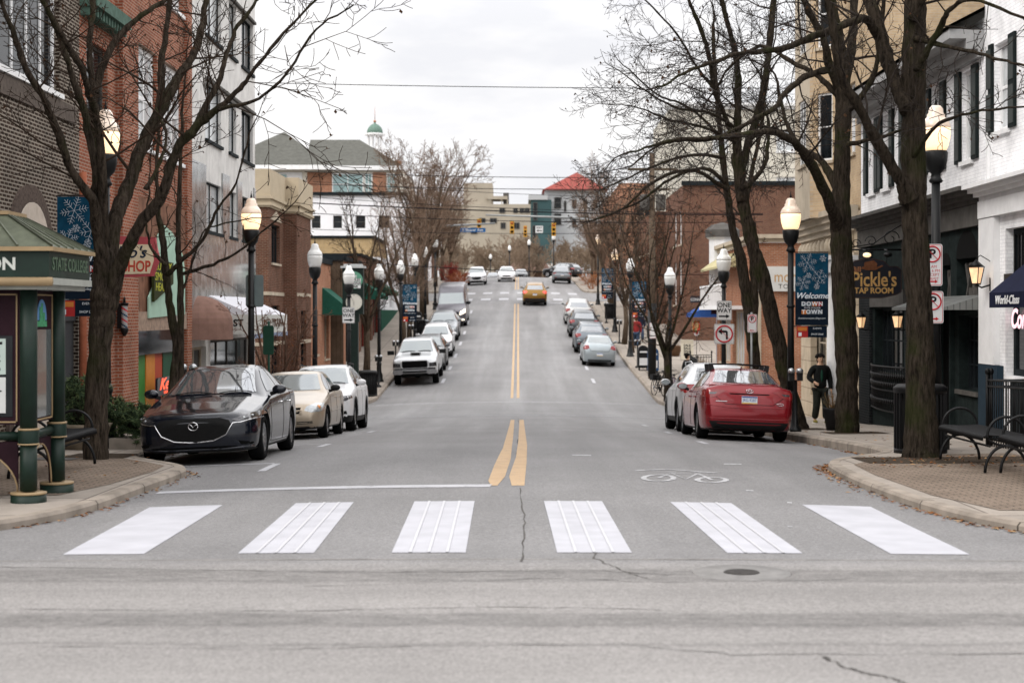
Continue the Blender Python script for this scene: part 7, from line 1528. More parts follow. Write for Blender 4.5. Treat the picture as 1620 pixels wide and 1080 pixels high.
# --- post boxes, newspaper boxes
def pbox(x, y, m, label, name='mail_box'):
    t = thing(name, (x, y, SZ(x, y)), label, 'mail box', None); M = Matrix.Translation((0, -.25, 0)) @ frame((-.25, 0, 0), (1, 0, 0), (0, -1, 0)) @ Matrix.Translation((0, 0, -.5))
    P = [(0, .12), (.5, .12), (.5, .95)]+[(.25+.25*cos(k*pi/8), .95+.25*sin(k*pi/8)) for k in range(1, 8)]+[(0, .95)]; b_ = MB().prism(P, M, .5).build('body', m, t); MB().obox(M, .08, .42, .85, .93, .5, .52).obox(M, .06, .44, .25, .6, .5, .51).build('flap', M_signw, b_)
    for a in (.04, .42):
        for c_ in (.04, .42): MB().obox(M, a, a+.05, 0, .12, c_, c_+.05).build('leg', M_iron, t)
pbox(6.35, 74.5, mat('box_blue', (.012, .05, .13), .4, var=.1, coat=.4), 'blue mail box behind the bicycles', 'mail_box'); pbox(6.0, 76, M_blk, 'black newspaper box beside the blue mail box', 'newspaper_box'); pbox(-6.35, 100, M_blk, 'black newspaper box up the left pavement', 'newspaper_box')
pbox(-6.55, 62.4, M_blk, 'dark newspaper box squeezed between street clock and bin', 'newspaper_box')
# ------------------------------------------------------------------ trees
def bark(name, c1, c2, moss=0):
    m, t, p = new_mat(name); L = t.links.new; sock(p, 'Roughness', .95); sock(p, 'Specular IOR Level', .05)
    g = t.nodes.new('ShaderNodeNewGeometry'); k = t.nodes.new('ShaderNodeMapping'); k.inputs['Scale'].default_value = (14, 14, 2.2); L(g.outputs['Position'], k.inputs[0])
    n = t.nodes.new('ShaderNodeTexNoise'); n.inputs['Scale'].default_value = 1.6; n.inputs['Detail'].default_value = 8; n.inputs['Roughness'].default_value = .75; L(k.outputs[0], n.inputs['Vector'])
    r = t.nodes.new('ShaderNodeValToRGB'); r.color_ramp.elements[0].position = .36; r.color_ramp.elements[0].color = c4(c1); r.color_ramp.elements[1].position = .64; r.color_ramp.elements[1].color = c4(c2); L(n.outputs[0], r.inputs[0]); o = r.outputs[0]
    if moss:
        n2 = t.nodes.new('ShaderNodeTexNoise'); n2.inputs['Scale'].default_value = 1.7; n2.inputs['Detail'].default_value = 7; L(g.outputs['Position'], n2.inputs['Vector'])
        r2 = t.nodes.new('ShaderNodeMapRange'); r2.inputs['From Min'].default_value = .52; r2.inputs['From Max'].default_value = .68; r2.inputs['To Max'].default_value = moss; L(n2.outputs[0], r2.inputs['Value'])
        x = t.nodes.new('ShaderNodeMixRGB'); x.inputs[2].default_value = (.026, .032, .009, 1); L(r2.outputs[0], x.inputs[0]); L(o, x.inputs[1]); o = x.outputs[0]
    L(o, p.inputs['Base Color'])
    b = t.nodes.new('ShaderNodeBump'); b.inputs['Strength'].default_value = 1; b.inputs['Distance'].default_value = .06; L(n.outputs[0], b.inputs['Height']); L(b.outputs[0], p.inputs['Normal'])
    return m
M_bkL = bark('bark_grey_brown', (.010, .008, .006), (.085, .066, .050), .5); M_bkR = bark('bark_dark', (.007, .0055, .004), (.060, .047, .035), .6); M_bkT = bark('bark_tan', (.035, .025, .018), (.12, .088, .062)); M_tw = mat('twig', (.035, .024, .017), .9, var=.2); M_twd = mat('twig_dark', (.018, .013, .010), .9, var=.2, spec=.2); M_twt = mat('twig_tan', (.15, .10, .07), .9, var=.25, spec=.2)
class Grower:
    def __init__(s, seed, minr=.004, leaf=0, lm=None):
        s.r = random.Random(seed); s.V = []; s.F = []; s.MI = []; s.minr = minr; s.leaf = leaf
    def tube(s, P, R, n):
        V, F = s.V, s.F; o = len(V); m = len(P)
        for i in range(m):
            d = P[min(i+1, m-1)]-P[max(i-1, 0)]; 
            if d.length < 1e-7: d = Vector((0, 0, 1))
            x = d.cross(Vector((.13, .92, .36))); 
            if x.length < 1e-6: x = Vector((1, 0, 0))
            x.normalize(); y = d.cross(x).normalized()
            for k in range(n): a = 2*pi*k/n; V.append(P[i]+(x*cos(a)+y*sin(a))*R[i])
        for i in range(m-1):
            for k in range(n): a = o+i*n+k; b = o+i*n+(k+1) % n; F.append((a, b, b+n, a+n)); s.MI.append(0)
    def branch(s, p, d, L, r0, lev, up=.25, maxlev=3, dens=1.0):
        R = s.r; n = 5 if lev <= 1 else (4 if lev == 2 else 3); P = [p]; d = d.normalized(); st = L/n; rad = [r0]; ds = [d]
        for i in range(n):
            d = (d+Vector((R.gauss(0, .20), R.gauss(0, .20), R.gauss(0, .15)+up*.22))).normalized(); P.append(P[-1]+d*st); ds.append(d); rad.append(max(s.minr, r0*(1-.78*(i+1)/n)))
        s.tube(P, rad, 5 if lev == 1 else 3)
        if lev < maxlev:
            k = int((6 if lev == 1 else 5)*dens*min(1.6, max(.5, L/(1.6 if lev == 1 else .8))))+1
            for j in range(k):
                f = .18+.80*(j+R.random()*.8)/k; f = min(f, .99); i = min(int(f*n), n-1); q = P[i].lerp(P[i+1], f*n-i)
                ax = ds[i].orthogonal().normalized(); ax.rotate(Matrix.Rotation(R.uniform(0, 2*pi), 3, ds[i])); nd = ds[i].copy(); nd.rotate(Matrix.Rotation(radians(R.uniform(28, 62)), 3, ax))
                s.branch(q, nd, L*R.uniform(.30, .55)*(1.1-.5*f), max(s.minr, rad[i]*.55), lev+1, up, maxlev, dens)
        elif s.leaf and R.random() < s.leaf:
            q = P[-1]; z = R.uniform(.014, .032)
            o = len(s.V); s.V += [q, q+Vector((z, R.uniform(-z, z), -z)), q+Vector((R.uniform(-z, z), z, -z*1.8)), q+Vector((-z*.6, 0, -z))]; s.F.append((o, o+1, o+2, o+3)); s.MI.append(1)
    def along(s, P, R0, sp=.35, L=(1.2, 2.6), f0=.2, up=.25, maxlev=3, dens=1.0, spread=(35, 75), rr=.30):
        "side branches on a limb"
        R = s.r; tot = sum((b-a).length for a, b in zip(P, P[1:])); t = tot*f0
        while t < tot:
            q = t; i = 0
            while i < len(P)-2 and q > (P[i+1]-P[i]).length: q -= (P[i+1]-P[i]).length; i += 1
            sg = P[i+1]-P[i]; p = P[i]+sg.normalized()*q; d = sg.normalized(); f = t/tot
            ax = d.orthogonal().normalized(); ax.rotate(Matrix.Rotation(R.uniform(0, 2*pi), 3, d)); nd = d.copy(); nd.rotate(Matrix.Rotation(radians(R.uniform(*spread)), 3, ax))
            s.branch(p, nd, R.uniform(*L)*(1-.45*f), min(.035, max(s.minr*1.5, R0[i]*rr)), 1, up, maxlev, dens); t += sp*R.uniform(.6, 1.4)
    def mesh(s, name, mats, parent):
        me = bpy.data.meshes.new(name); me.from_pydata(s.V, [], s.F)
        for m in mats: me.materials.append(m)
        me.polygons.foreach_set('material_index', s.MI); me.polygons.foreach_set('use_smooth', [i == 0 for i in s.MI]); me.update(); return link(name, me, parent)
def pxline(pts, d0, d1):
    "a limb drawn at its own depth, drifting from d0 to d1"
    n = len(pts)-1; P = [PX(x, y, d0+(d1-d0)*i/max(1, n)) for i, (x, y, w) in enumerate(pts)]; R = [w*(.86 if w < 34 else 1)/2/F*(d0+(d1-d0)*i/max(1, n)) for i, (x, y, w) in enumerate(pts)]; return P, R
def spline(P, R, k=3):
    Q = []; S = []
    for i in range(len(P)-1):
        p0, p1, p2, p3 = P[max(i-1, 0)], P[i], P[i+1], P[min(i+2, len(P)-1)]
        for j in range(k):
            t = j/k; Q.append(.5*((2*p1)+(p2-p0)*t+(2*p0-5*p1+4*p2-p3)*t*t+(3*p1-p0-3*p2+p3)*t**3)); S.append(R[i]*(1-t)+R[i+1]*t)
    return Q+[P[-1]], S+[R[-1]]
def big_tree(label, base, limbs, seed, bk, twm, dens=1, sp=.35, L=(1.2, 2.6), leaf=.12, up=.25, group=None, jit=.006):
    t = thing('bare_tree', base, label, 'tree', group, True); g = Grower(seed, .0045, leaf); tb = MB(); r = random.Random(seed+1)
    for pts, d0, d1, f0 in limbs:
        P, R = pxline(pts, d0, d1); P, R = spline(P, R, 6)
        P = [p+Vector((r.gauss(0, jit), r.gauss(0, jit), 0)) for p in P]; R = [q*r.uniform(.94, 1.06) for q in R]
        tb.tube(P, R, 18 if R[0] > .1 else 8)
        if f0 < 1: g.along(P, R, sp, L, f0, up, 3, dens)
        if pts[-1][1] > 12 and f0 < 1: g.branch(P[-1], P[-1]-P[-3], 1.0, R[-1], 1, up)
    tb.v = [tuple(Vector(v)+noise.noise_vector(Vector((v[0]*5, v[1]*5, v[2]*1.6)))*.022+noise.noise_vector(Vector((v[0]*16, v[1]*16, v[2]*5)))*.008) for v in tb.v]
    tb.build('trunk', bk, t); g.mesh('crown', [twm, M_leaf[2]], t); return t
# nearest tree on the left corner
d = 22.2
big_tree('big bare forked tree on the left corner between kiosk and black sedan', PX(150, 742, d), [
    ([(149, 752, 52), (150, 738, 41), (152, 690, 37), (153, 640, 36), (157, 560, 34.5), (163, 500, 38), (166, 470, 46), (165, 430, 34), (164, 390, 32)], d, d, 1),
    ([(165, 440, 34), (155, 365, 20), (146, 315, 17), (111, 267, 15), (91, 207, 14), (67, 148, 13), (37, 100, 11), (15, 37, 9), (-4, -20, 7)], d, d-2.0, .35),
    ([(163, 400, 26), (152, 320, 18), (150, 259, 15), (133, 178, 13), (111, 111, 11), (93, 55, 10), (70, 0, 9), (50, -60, 6)], d, d-1.2, .3),
    ([(165, 390, 20), (159, 222, 15), (144, 159, 13), (130, 111, 12), (104, 67, 11), (78, 22, 10), (40, -50, 7)], d-.1, d-2.6, .35),
    ([(164, 410, 30), (158, 300, 19), (150, 200, 16), (152, 141, 14), (170, 89, 13), (196, 48, 11), (230, 22, 9), (272, -8, 7), (330, -60, 4)], d, d+1.0, .3),
    ([(152, 150, 12), (144, 122, 12), (143, 67, 12), (146, 18, 11), (150, -60, 8)], d, d+.3, .2),
    ([(166, 440, 36), (181, 352, 28), (200, 304, 25), (222, 237, 23), (256, 170, 20), (278, 126, 17), (304, 90, 14), (318, 49, 12), (325, 5, 10), (335, -60, 7)], d, d+1.8, .3),
    ([(170, 478, 34), (186, 430, 25), (200, 396, 22), (222, 355, 21), (256, 307, 20), (281, 237, 18), (300, 212, 16), (322, 189, 15), (345, 172, 12), (378, 141, 9), (411, 100, 7), (470, 30, 5), (520, -20, 4)], d, d-1.6, .35),
    ([(300, 215, 14), (322, 175, 11), (345, 130, 10), (358, 90, 9), (372, 50, 8), (405, 0, 6), (430, -60, 4)], d-1, d-.4, .15),
    ([(345, 172, 9), (400, 160, 6), (450, 120, 5), (500, 48, 4), (560, 8, 3)], d-1.4, d-2.4, .1),
    ([(258, 170, 13), (255, 110, 12), (262, 60, 11), (270, -20, 9)], d+1, d+1.5, .2),
    ([(230, 300, 9), (250, 262, 7), (262, 215, 6), (247, 170, 5)], d, d+.6, .2)], 11, M_bkL, M_tw, dens=.9, sp=.4, L=(1.0, 2.4), leaf=.1)
# slender double-stemmed tree behind the black sedan
d = 27.3
big_tree('slender double-stemmed tree rising behind the black sedan', PX(278, 640, d), [
    ([(272, 660, 22), (276, 600, 18), (280, 545, 17), (271, 497, 15), (263, 434, 14), (258, 382, 12), (250, 330, 9), (248, 260, 7), (252, 190, 5), (250, 120, 3)], d, d+.4, .45),
    ([(284, 640, 16), (286, 523, 13), (285, 434, 12), (281, 382, 10), (286, 250, 7), (288, 180, 5), (294, 110, 3)], d+.1, d-.3, .45),
    ([(263, 434, 10), (285, 415, 8), (320, 380, 7), (345, 330, 5), (372, 290, 4), (390, 230, 3)], d, d-.6, .1), ([(285, 434, 7), (330, 420, 6), (365, 405, 5), (400, 380, 4), (440, 345, 3)], d, d-1, .1), ([(262, 420, 7), (240, 390, 5), (232, 350, 4), (236, 300, 3)], d, d+.3, .1), ([(284, 470, 5), (300, 430, 4), (320, 370, 3), (350, 355, 3), (400, 345, 2)], d, d-.3, .1)], 12, M_bkL, M_tw, dens=.55, sp=.6, L=(.6, 1.6), leaf=.3)
# right corner: nearest trunk
d = 22.6
big_tree('thickest dark mossy trunk on the right corner beside the bench', PX(1455, 738, d), [
    ([(1458, 754, 88), (1458, 738, 66), (1457, 705, 54), (1457, 620, 46.5), (1454, 500, 41.5), (1450, 420, 40.5), (1446, 330, 41), (1446, 290, 40), (1445, 200, 38), (1446, 100, 37), (1447, 0, 35), (1447, -90, 30)], d, d+.2, 1),
    ([(1438, 316, 34), (1426, 289, 24), (1405, 255, 22), (1387, 222, 20), (1370, 190, 19), (1357, 167, 18), (1340, 140, 17), (1325, 100, 16), (1318, 40, 14), (1300, -40, 10)], d, d-1.0, .3),
    ([(1437, 175, 30), (1425, 150, 27), (1405, 100, 25), (1392, 48, 23), (1375, 0, 21), (1350, -60, 16)], d, d+.8, .4),
    ([(1390, 60, 16), (1367, 30, 16), (1335, 40, 15), (1301, 53, 14), (1266, 66, 12), (1236, 78, 12), (1200, 82, 9), (1165, 86, 8), (1125, 100, 7), (1088, 113, 6), (1060, 130, 5), (1038, 139, 4)], d+.5, d-3.0, .2),
    ([(1450, 110, 16), (1480, 60, 12), (1500, 20, 9), (1540, 0, 7), (1620, 30, 5)], d, d-1.4, .2), ([(1448, 60, 14), (1500, 75, 8), (1550, 85, 7), (1600, 100, 5), (1660, 110, 4)], d, d-2, .2),
    ([(1446, 250, 9), (1480, 200, 7), (1530, 180, 5), (1600, 170, 4)], d, d-1.5, .2), ([(1444, 30, 20), (1470, -20, 14), (1520, -60, 9)], d, d-.5, .2)], 13, M_bkR, M_twd, dens=1.15, sp=.4, L=(1.0, 2.4), leaf=.1, up=.1)
# right: trunk in front of the tan building
d = 33
big_tree('dark upright trunk standing in front of the tap room sign', PX(1337, 688, d), [
    ([(1340, 702, 48), (1340, 688, 40), (1340, 660, 36), (1340, 600, 35), (1338, 520, 34.5), (1333, 440, 34.5), (1330, 360, 34), (1331, 280, 31), (1334, 200, 29), (1333, 140, 28), (1330, 90, 24), (1322, 40, 20), (1310, -20, 16)], d, d, 1),
    ([(1333, 150, 20), (1345, 90, 18), (1350, 40, 16), (1352, -30, 13)], d, d+1, .3), ([(1333, 180, 16), (1365, 150, 12), (1385, 110, 10), (1392, 60, 9), (1400, -10, 7)], d, d-1, .3),
    ([(1328, 140, 20), (1312, 100, 16), (1302, 60, 14), (1280, 20, 12), (1262, -30, 9)], d, d-.8, .25),
    ([(1328, 365, 28), (1318, 335, 22), (1301, 294, 20), (1285, 262, 18), (1266, 235, 16), (1248, 220, 14), (1217, 208, 12), (1170, 214, 10), (1124, 219, 8), (1064, 222, 6), (1020, 235, 4), (984, 245, 3)], d, d-4, .3),
    ([(1330, 320, 20), (1318, 285, 16), (1300, 255, 13), (1275, 240, 11), (1259, 225, 9), (1240, 180, 7), (1230, 130, 5)], d, d+1.5, .3),
    ([(1325, 110, 16), (1290, 115, 12), (1266, 127, 11), (1240, 150, 11), (1224, 172, 9), (1190, 190, 8), (1159, 207, 7), (1120, 222, 6), (1082, 222, 5), (1040, 232, 4), (1000, 262, 3)], d, d-3.4, .2),
    ([(1325, 150, 13), (1290, 118, 10), (1255, 100, 9), (1224, 80, 8), (1200, 74, 7), (1160, 100, 5), (1130, 145, 4)], d, d+2, .2), ([(1332, 230, 12), (1360, 225, 8), (1400, 215, 6), (1440, 200, 4)], d, d-1, .2)], 14, M_bkR, M_twd, dens=1.2, sp=.38, L=(1.0, 2.5), leaf=.1, up=.05)
# right: leaning trunk
d = 36.2
big_tree('mossy trunk leaning left beside the lit banner lamp', PX(1266, 683, d), [
    ([(1270, 698, 42), (1264, 683, 35.3), (1254, 640, 30.2), (1243, 595, 28.6), (1232, 545, 27.7), (1221, 500, 26.9), (1207, 440, 26), (1193, 395, 25.2), (1182, 350, 23.5), (1174, 312, 22.7), (1169, 275, 21.8), (1166, 240, 21)], d, d+.6, 1),
    ([(1172, 320, 16.8), (1172, 280, 16), (1180, 240, 15.1), (1198, 184, 14.3), (1210, 133, 13.4), (1217, 74, 12.6), (1223, 10, 10.9), (1226, -60, 8.4)], d+.4, d+1.5, .2),
    ([(1167, 250, 18.5), (1166, 207, 14.3), (1167, 150, 12.6), (1168, 118, 11.8), (1162, 80, 10.9), (1156, 55, 10.1), (1146, 18, 9.2), (1130, -40, 6.7)], d+.6, d, .2),
    ([(1167, 240, 10.1), (1150, 190, 9.2), (1130, 140, 9.2), (1122, 90, 8.4), (1110, 50, 7.6), (1090, 0, 5.9), (1075, -40, 4.2)], d+.6, d-1.2, .15),
    ([(1172, 300, 11.8), (1205, 270, 8.4), (1215, 230, 6.7), (1216, 190, 5.9)], d, d+.8, .2), ([(1160, 200, 6.7), (1120, 178, 5), (1075, 172, 4.2), (1030, 150, 3.4), (990, 120, 2.5)], d, d-2.5, .1), ([(1165, 225, 6.7), (1110, 200, 5), (1060, 190, 4.2), (1010, 170, 2.5), (960, 165, 1.7)], d, d-2, .1)], 15, M_bkR, M_twd, dens=1.2, sp=.36, L=(1.2, 3.0), leaf=.08, up=.15)
d = 44
big_tree('forked dark trunk behind the leaning one, by the no parking sign', PX(1198, 640, d), [
    ([(1199, 655, 30.2), (1197, 620, 24.4), (1193, 560, 22.7), (1186, 500, 21.8), (1179, 450, 21), (1171, 405, 19.3), (1159, 360, 14.3), (1151, 310, 12.6), (1146, 270, 11.8), (1140, 215, 10.9), (1136, 160, 9.2), (1130, 100, 7.6), (1128, 40, 5.9)], d, d+.5, .55),
    ([(1190, 545, 15.1), (1193, 480, 15.1), (1192, 420, 13.4), (1186, 370, 11.8), (1180, 330, 10.1), (1190, 270, 8.4), (1205, 200, 6.7), (1212, 140, 5)], d, d+.8, .4),
    ([(1150, 300, 9.2), (1128, 285, 7.6), (1100, 270, 6.7), (1060, 275, 5.9), (1020, 298, 5), (985, 330, 4.2), (950, 345, 3.4), (930, 350, 2.5)], d, d-2.5, .15), ([(1148, 290, 8.4), (1120, 268, 6.7), (1085, 272, 5.9), (1050, 290, 5), (1010, 320, 4.2), (960, 340, 2.5)], d, d-1, .15),
    ([(1144, 250, 7.6), (1110, 245, 5.9), (1070, 250, 5), (1030, 265, 4.2), (985, 285, 3.4), (950, 300, 2.5)], d, d-3, .1), ([(1142, 225, 6.7), (1115, 190, 5), (1080, 165, 4.2), (1040, 150, 3.4), (995, 110, 2.5)], d, d-1.5, .1), ([(1138, 150, 5.9), (1105, 110, 5), (1075, 60, 4.2), (1040, 20, 3.4), (1000, -20, 2.5)], d, d-2, .1)], 16, M_bkR, M_twd, dens=1.15, sp=.38, L=(1.2, 3.0), leaf=.08, up=.1)

# generic street trees up the hill
def make_tree(h, seed, trunk_h, spread, bk, twm, minr, stems=4, leafm=None, leaf=0, dens=1.0, r0=.14, up=.5, sub=1):
    t = thing('bare_tree', (0, 0, 0), 'x', 'tree'); r = random.Random(seed); g = Grower(seed+50, minr, leaf); tb = MB()
    P = [Vector((0, 0, -.1)), Vector((r.gauss(0, .05), r.gauss(0, .05), trunk_h*.5)), Vector((r.gauss(0, .1), r.gauss(0, .1), trunk_h))]; tb.tube(P, [r0*1.3, r0, r0*.85], 8)
    for k in range(stems):
        a = 2*pi*k/stems+r.uniform(-.4, .4); q = P[-1]-Vector((0, 0, trunk_h*r.uniform(0, .25))); L = h-trunk_h; tilt = spread*r.uniform(.6, 1.2)
        Q = [q]; d = Vector((cos(a)*tilt, sin(a)*tilt, 1)).normalized()
        for i in range(6): d = (d+Vector((r.gauss(0, .1), r.gauss(0, .1), .06))).normalized(); Q.append(Q[-1]+d*L/6*r.uniform(.85, 1.08))
        R = [r0*.6*(1-.14*i) for i in range(7)]; R = [max(x, minr*1.5) for x in R]; tb.tube(Q, R, 6); g.along(Q, R, .42/sub, (h*.13, h*.30), .12, up, 3, dens, (25, 60)); g.branch(Q[-1], d, h*.12, R[-1], 1, up)
    tb.build('trunk', bk, t); g.mesh('crown', [twm, leafm or M_leaf[0]], t); return t
tA = make_tree(8.4, 1, 2.6, .32, M_bkT, M_tw, .007, 4); tB = make_tree(9.0, 2, 2.6, .45, M_bkT, M_twt, .008, 5, None, .1, .7); tC = make_tree(13.0, 3, 3.4, .42, M_bkT, M_twt, .013, 6, None, .15, .85, .2)
M_rust = mat('rust_leaves', (.24, .095, .045), .9, var=.3)
tD = make_tree(7.6, 4, 2.0, .55, M_bkR, M_tw, .007, 5, M_rust, .5, .9, .13, .1)
M_blur = None
use = set()
def put_tree(p, x, y, rot, label, sc=1.0, dz=0, group='bare street trees up the hill'):
    o = p if p.name not in use else copy_tree(p); use.add(p.name); o['label'] = label; o['group'] = group; o.location = (x, y, SZ(x, y)+dz); o.rotation_euler = (0, 0, rot); o.scale = (sc, sc, sc)
for q in ((tA, -6.55, 68, .3, 'thin pale-barked tree between the street clock and the litter bin lamp'), (tB, -6.05, 82.5, 1.2, 'tree with a straight dark trunk just beyond the pickup', .98), (tB, -6.4, 93, 2.2, 'bare tree on the left level with the grey SUV', .9), (tC, -6.6, 109, .7, 'tall bare tree on the left with its crown above the white wall', .88), (tC, -6.9, 118, 2.4, 'tallest tan crown standing against the sky left of the road', .93), (tB, -6.9, 101, 3.0, 'broad bare tree beside the dark van', 1.05),
          (tC, -7.5, 143, 4.0, 'bare tree just past the far crossing on the left', .8), (tB, -7.6, 158, 5.0, 'bare tree second past the far crossing on the left', 1.1), (tC, -7.5, 176, 1.0, 'bare tree near the crest on the left', .75),
          (tD, 5.78, 61.2, .4, 'tree with clinging rust leaves at the corner above the bicycles', .98), (tD, 6.5, 76, 2.4, 'second rust-leaved tree behind the blue mail box', 1.0), (tB, 6.1, 91, .2, 'bare forked tree beside the dark charcoal crossover', 1.0), (tB, 6.3, 109, 1.9, 'bare tree on the right near the lit far lamp', 1.1), (tC, 7.0, 116, 3.3, 'tall bare tree on the right before the far crossing', .8), (tA, 6.2, 86, 2.9, 'thin tree with a tan trunk between two right-hand banners', .8),
          (tC, 7.8, 146, 5.2, 'bare tree past the far crossing on the right', .5), (tB, 7.8, 162, .9, 'bare tree second past the far crossing on the right', 1.0), (tC, 8.5, 182, 2.0, 'bare tree near the crest on the right', .7), (tD, 8.3, 99, 4.2, 'rust-leaved tree against the dark brick block', 1.15), (tA, 8.8, 122, 1.0, 'narrow tree at the far right crossing corner', 1.1)): put_tree(*q)
# bushy many-stemmed shrub on the left pavement
t = thing('bushy_shrub', (-6.3, 41.5, SZ(-6.3, 41.5)), 'reddish many-stemmed bare shrub in front of the brick and stone building', 'shrub'); g = Grower(77, .006, .25); tb = MB(); r = random.Random(9)
for k in range(8):
    a = 2*pi*k/8+r.uniform(-.3, .3); Q = [Vector((0, 0, 0)), Vector((cos(a)*.1, sin(a)*.1, .5))]; d = Vector((cos(a)*.42, sin(a)*.42, 1)).normalized()
    for i in range(5): d = (d+Vector((r.gauss(0, .1), r.gauss(0, .1), .05))).normalized(); Q.append(Q[-1]+d*.55)
    R = [.055, .045, .04, .033, .026, .02, .013]; tb.tube(Q, R, 6); g.along(Q, R, .26, (.6, 1.3), .2, .3, 3, .9)
tb.build('trunk', bark('bark_reddish', (.06, .035, .025), (.17, .11, .08)), t); g.mesh('crown', [mat('twig_red', (.13, .07, .05), .9, var=.2), M_leaf[0]], t)
# evergreen boughs in a planter behind the left bench
def evergreen(x, y, w, h, label, seed, col=(.035, .055, .028)):
    t = thing('evergreen_shrub', (x, y, SZ(x, y)), label, 'shrub'); r = random.Random(seed); mb = MB(); st = MB()
    for k in range(70):
        a = r.uniform(0, 2*pi); L = r.uniform(.4, 1)*w; z1 = r.uniform(.35, 1)*h; p0 = Vector((0, 0, .25)); p1 = Vector((cos(a)*L*.6, sin(a)*L*.6, z1)); p2 = p1+Vector((cos(a)*L*.4, sin(a)*L*.4, -r.uniform(0, .25))); st.tube([p0, p1, p2], [.012, .007, .003], 3)
        for i in range(26):
            f = .35+.65*i/26; q = p0.lerp(p1, f*2) if f < .5 else p1.lerp(p2, f*2-1)
            for s in range(3):
                d = Vector((r.gauss(0, 1), r.gauss(0, 1), r.gauss(-.2, .7))).normalized()*r.uniform(.06, .13); e = d.orthogonal().normalized()*.009; mb.add([q-e, q+e, q+d], [(0, 1, 2)], r.choice((0, 0, 1)))
    st.build('stems', M_twd, t); mb.build('foliage', [mat('needle_green', col, .8, var=.3), mat('needle_light', (.09, .12, .05), .8, var=.3)], t); return t
o = evergreen(-6.75, 24.6, .62, 1.15, 'spilling evergreen shrub in a planter behind the left bench', 5); MB().lathe([(.30, 0), (.40, .35), (.43, .4), (.36, .4), (0, .36)], n=16).build('pot', mat('pot_stone', (.24, .20, .15), .9, var=.2), o)
o = evergreen(-6.1, 24.9, .42, .75, 'small evergreen shrub right of the big left trunk', 6); MB().box(-.28, .28, -.28, .28, 0, .18).build('box', M_kerb, o)
# rust shrubs on the far kerb corners
for i, (x, y, w, h, lb) in enumerate(((-5.2, 139, .9, 1.5, 'rusty orange shrub on the far left corner'), (-6.0, 141, .7, 2.0, 'dark red shrub behind the orange one on the far left corner'), (6.4, 138.5, 1.3, 1.5, 'rusty orange shrub on the far right corner'))):
    t = thing('rust_shrub', (x, y, SZ(x, y)), lb, 'shrub'); g = Grower(90+i, .014, .9)
    for k in range(16): a = 2*pi*k/16; g.branch(Vector((cos(a)*.15, sin(a)*.15, 0)), Vector((cos(a)*w*.6, sin(a)*w*.6, h)), h*1.0, .02, 1, .3)
    g.mesh('foliage', [mat('shrub_rust_%d' % i, ((.30, .10, .05), (.22, .035, .03), (.30, .12, .05))[i], .9, var=.3), M_leaf[0]], t)
# distant woods on the hillside: nobody could count these
g = Grower(300, .035, .5); r = random.Random(31); 
for k in range(110):
    px = r.uniform(560, 1060); d = r.uniform(222, 292); top = r.uniform(372, 402); b_ = PX(px, 452, d); tpt = PX(px, top, d); h = tpt.z-b_.z
    g.tube([b_, b_+Vector((0, 0, h*.4))], [.16, .10], 4)
    for j in range(5): a = r.uniform(0, 6.28); g.branch(b_+Vector((0, 0, h*r.uniform(.2, .45))), Vector((cos(a)*.5, sin(a)*.5, 1)), h*.6, .07, 1, .35, 3, .8)
o = g.mesh('far_woods', [mat('woods_hazed_brown', (.19, .14, .10), .95, var=.3, scale=.2, wspace=True), mat('woods_leaf', (.26, .18, .12), .95, var=.3)], None); tag(o, 'brown leafless woods filling the hillside behind the crest', kind='stuff')  # woods colour made paler to carry the haze of distance
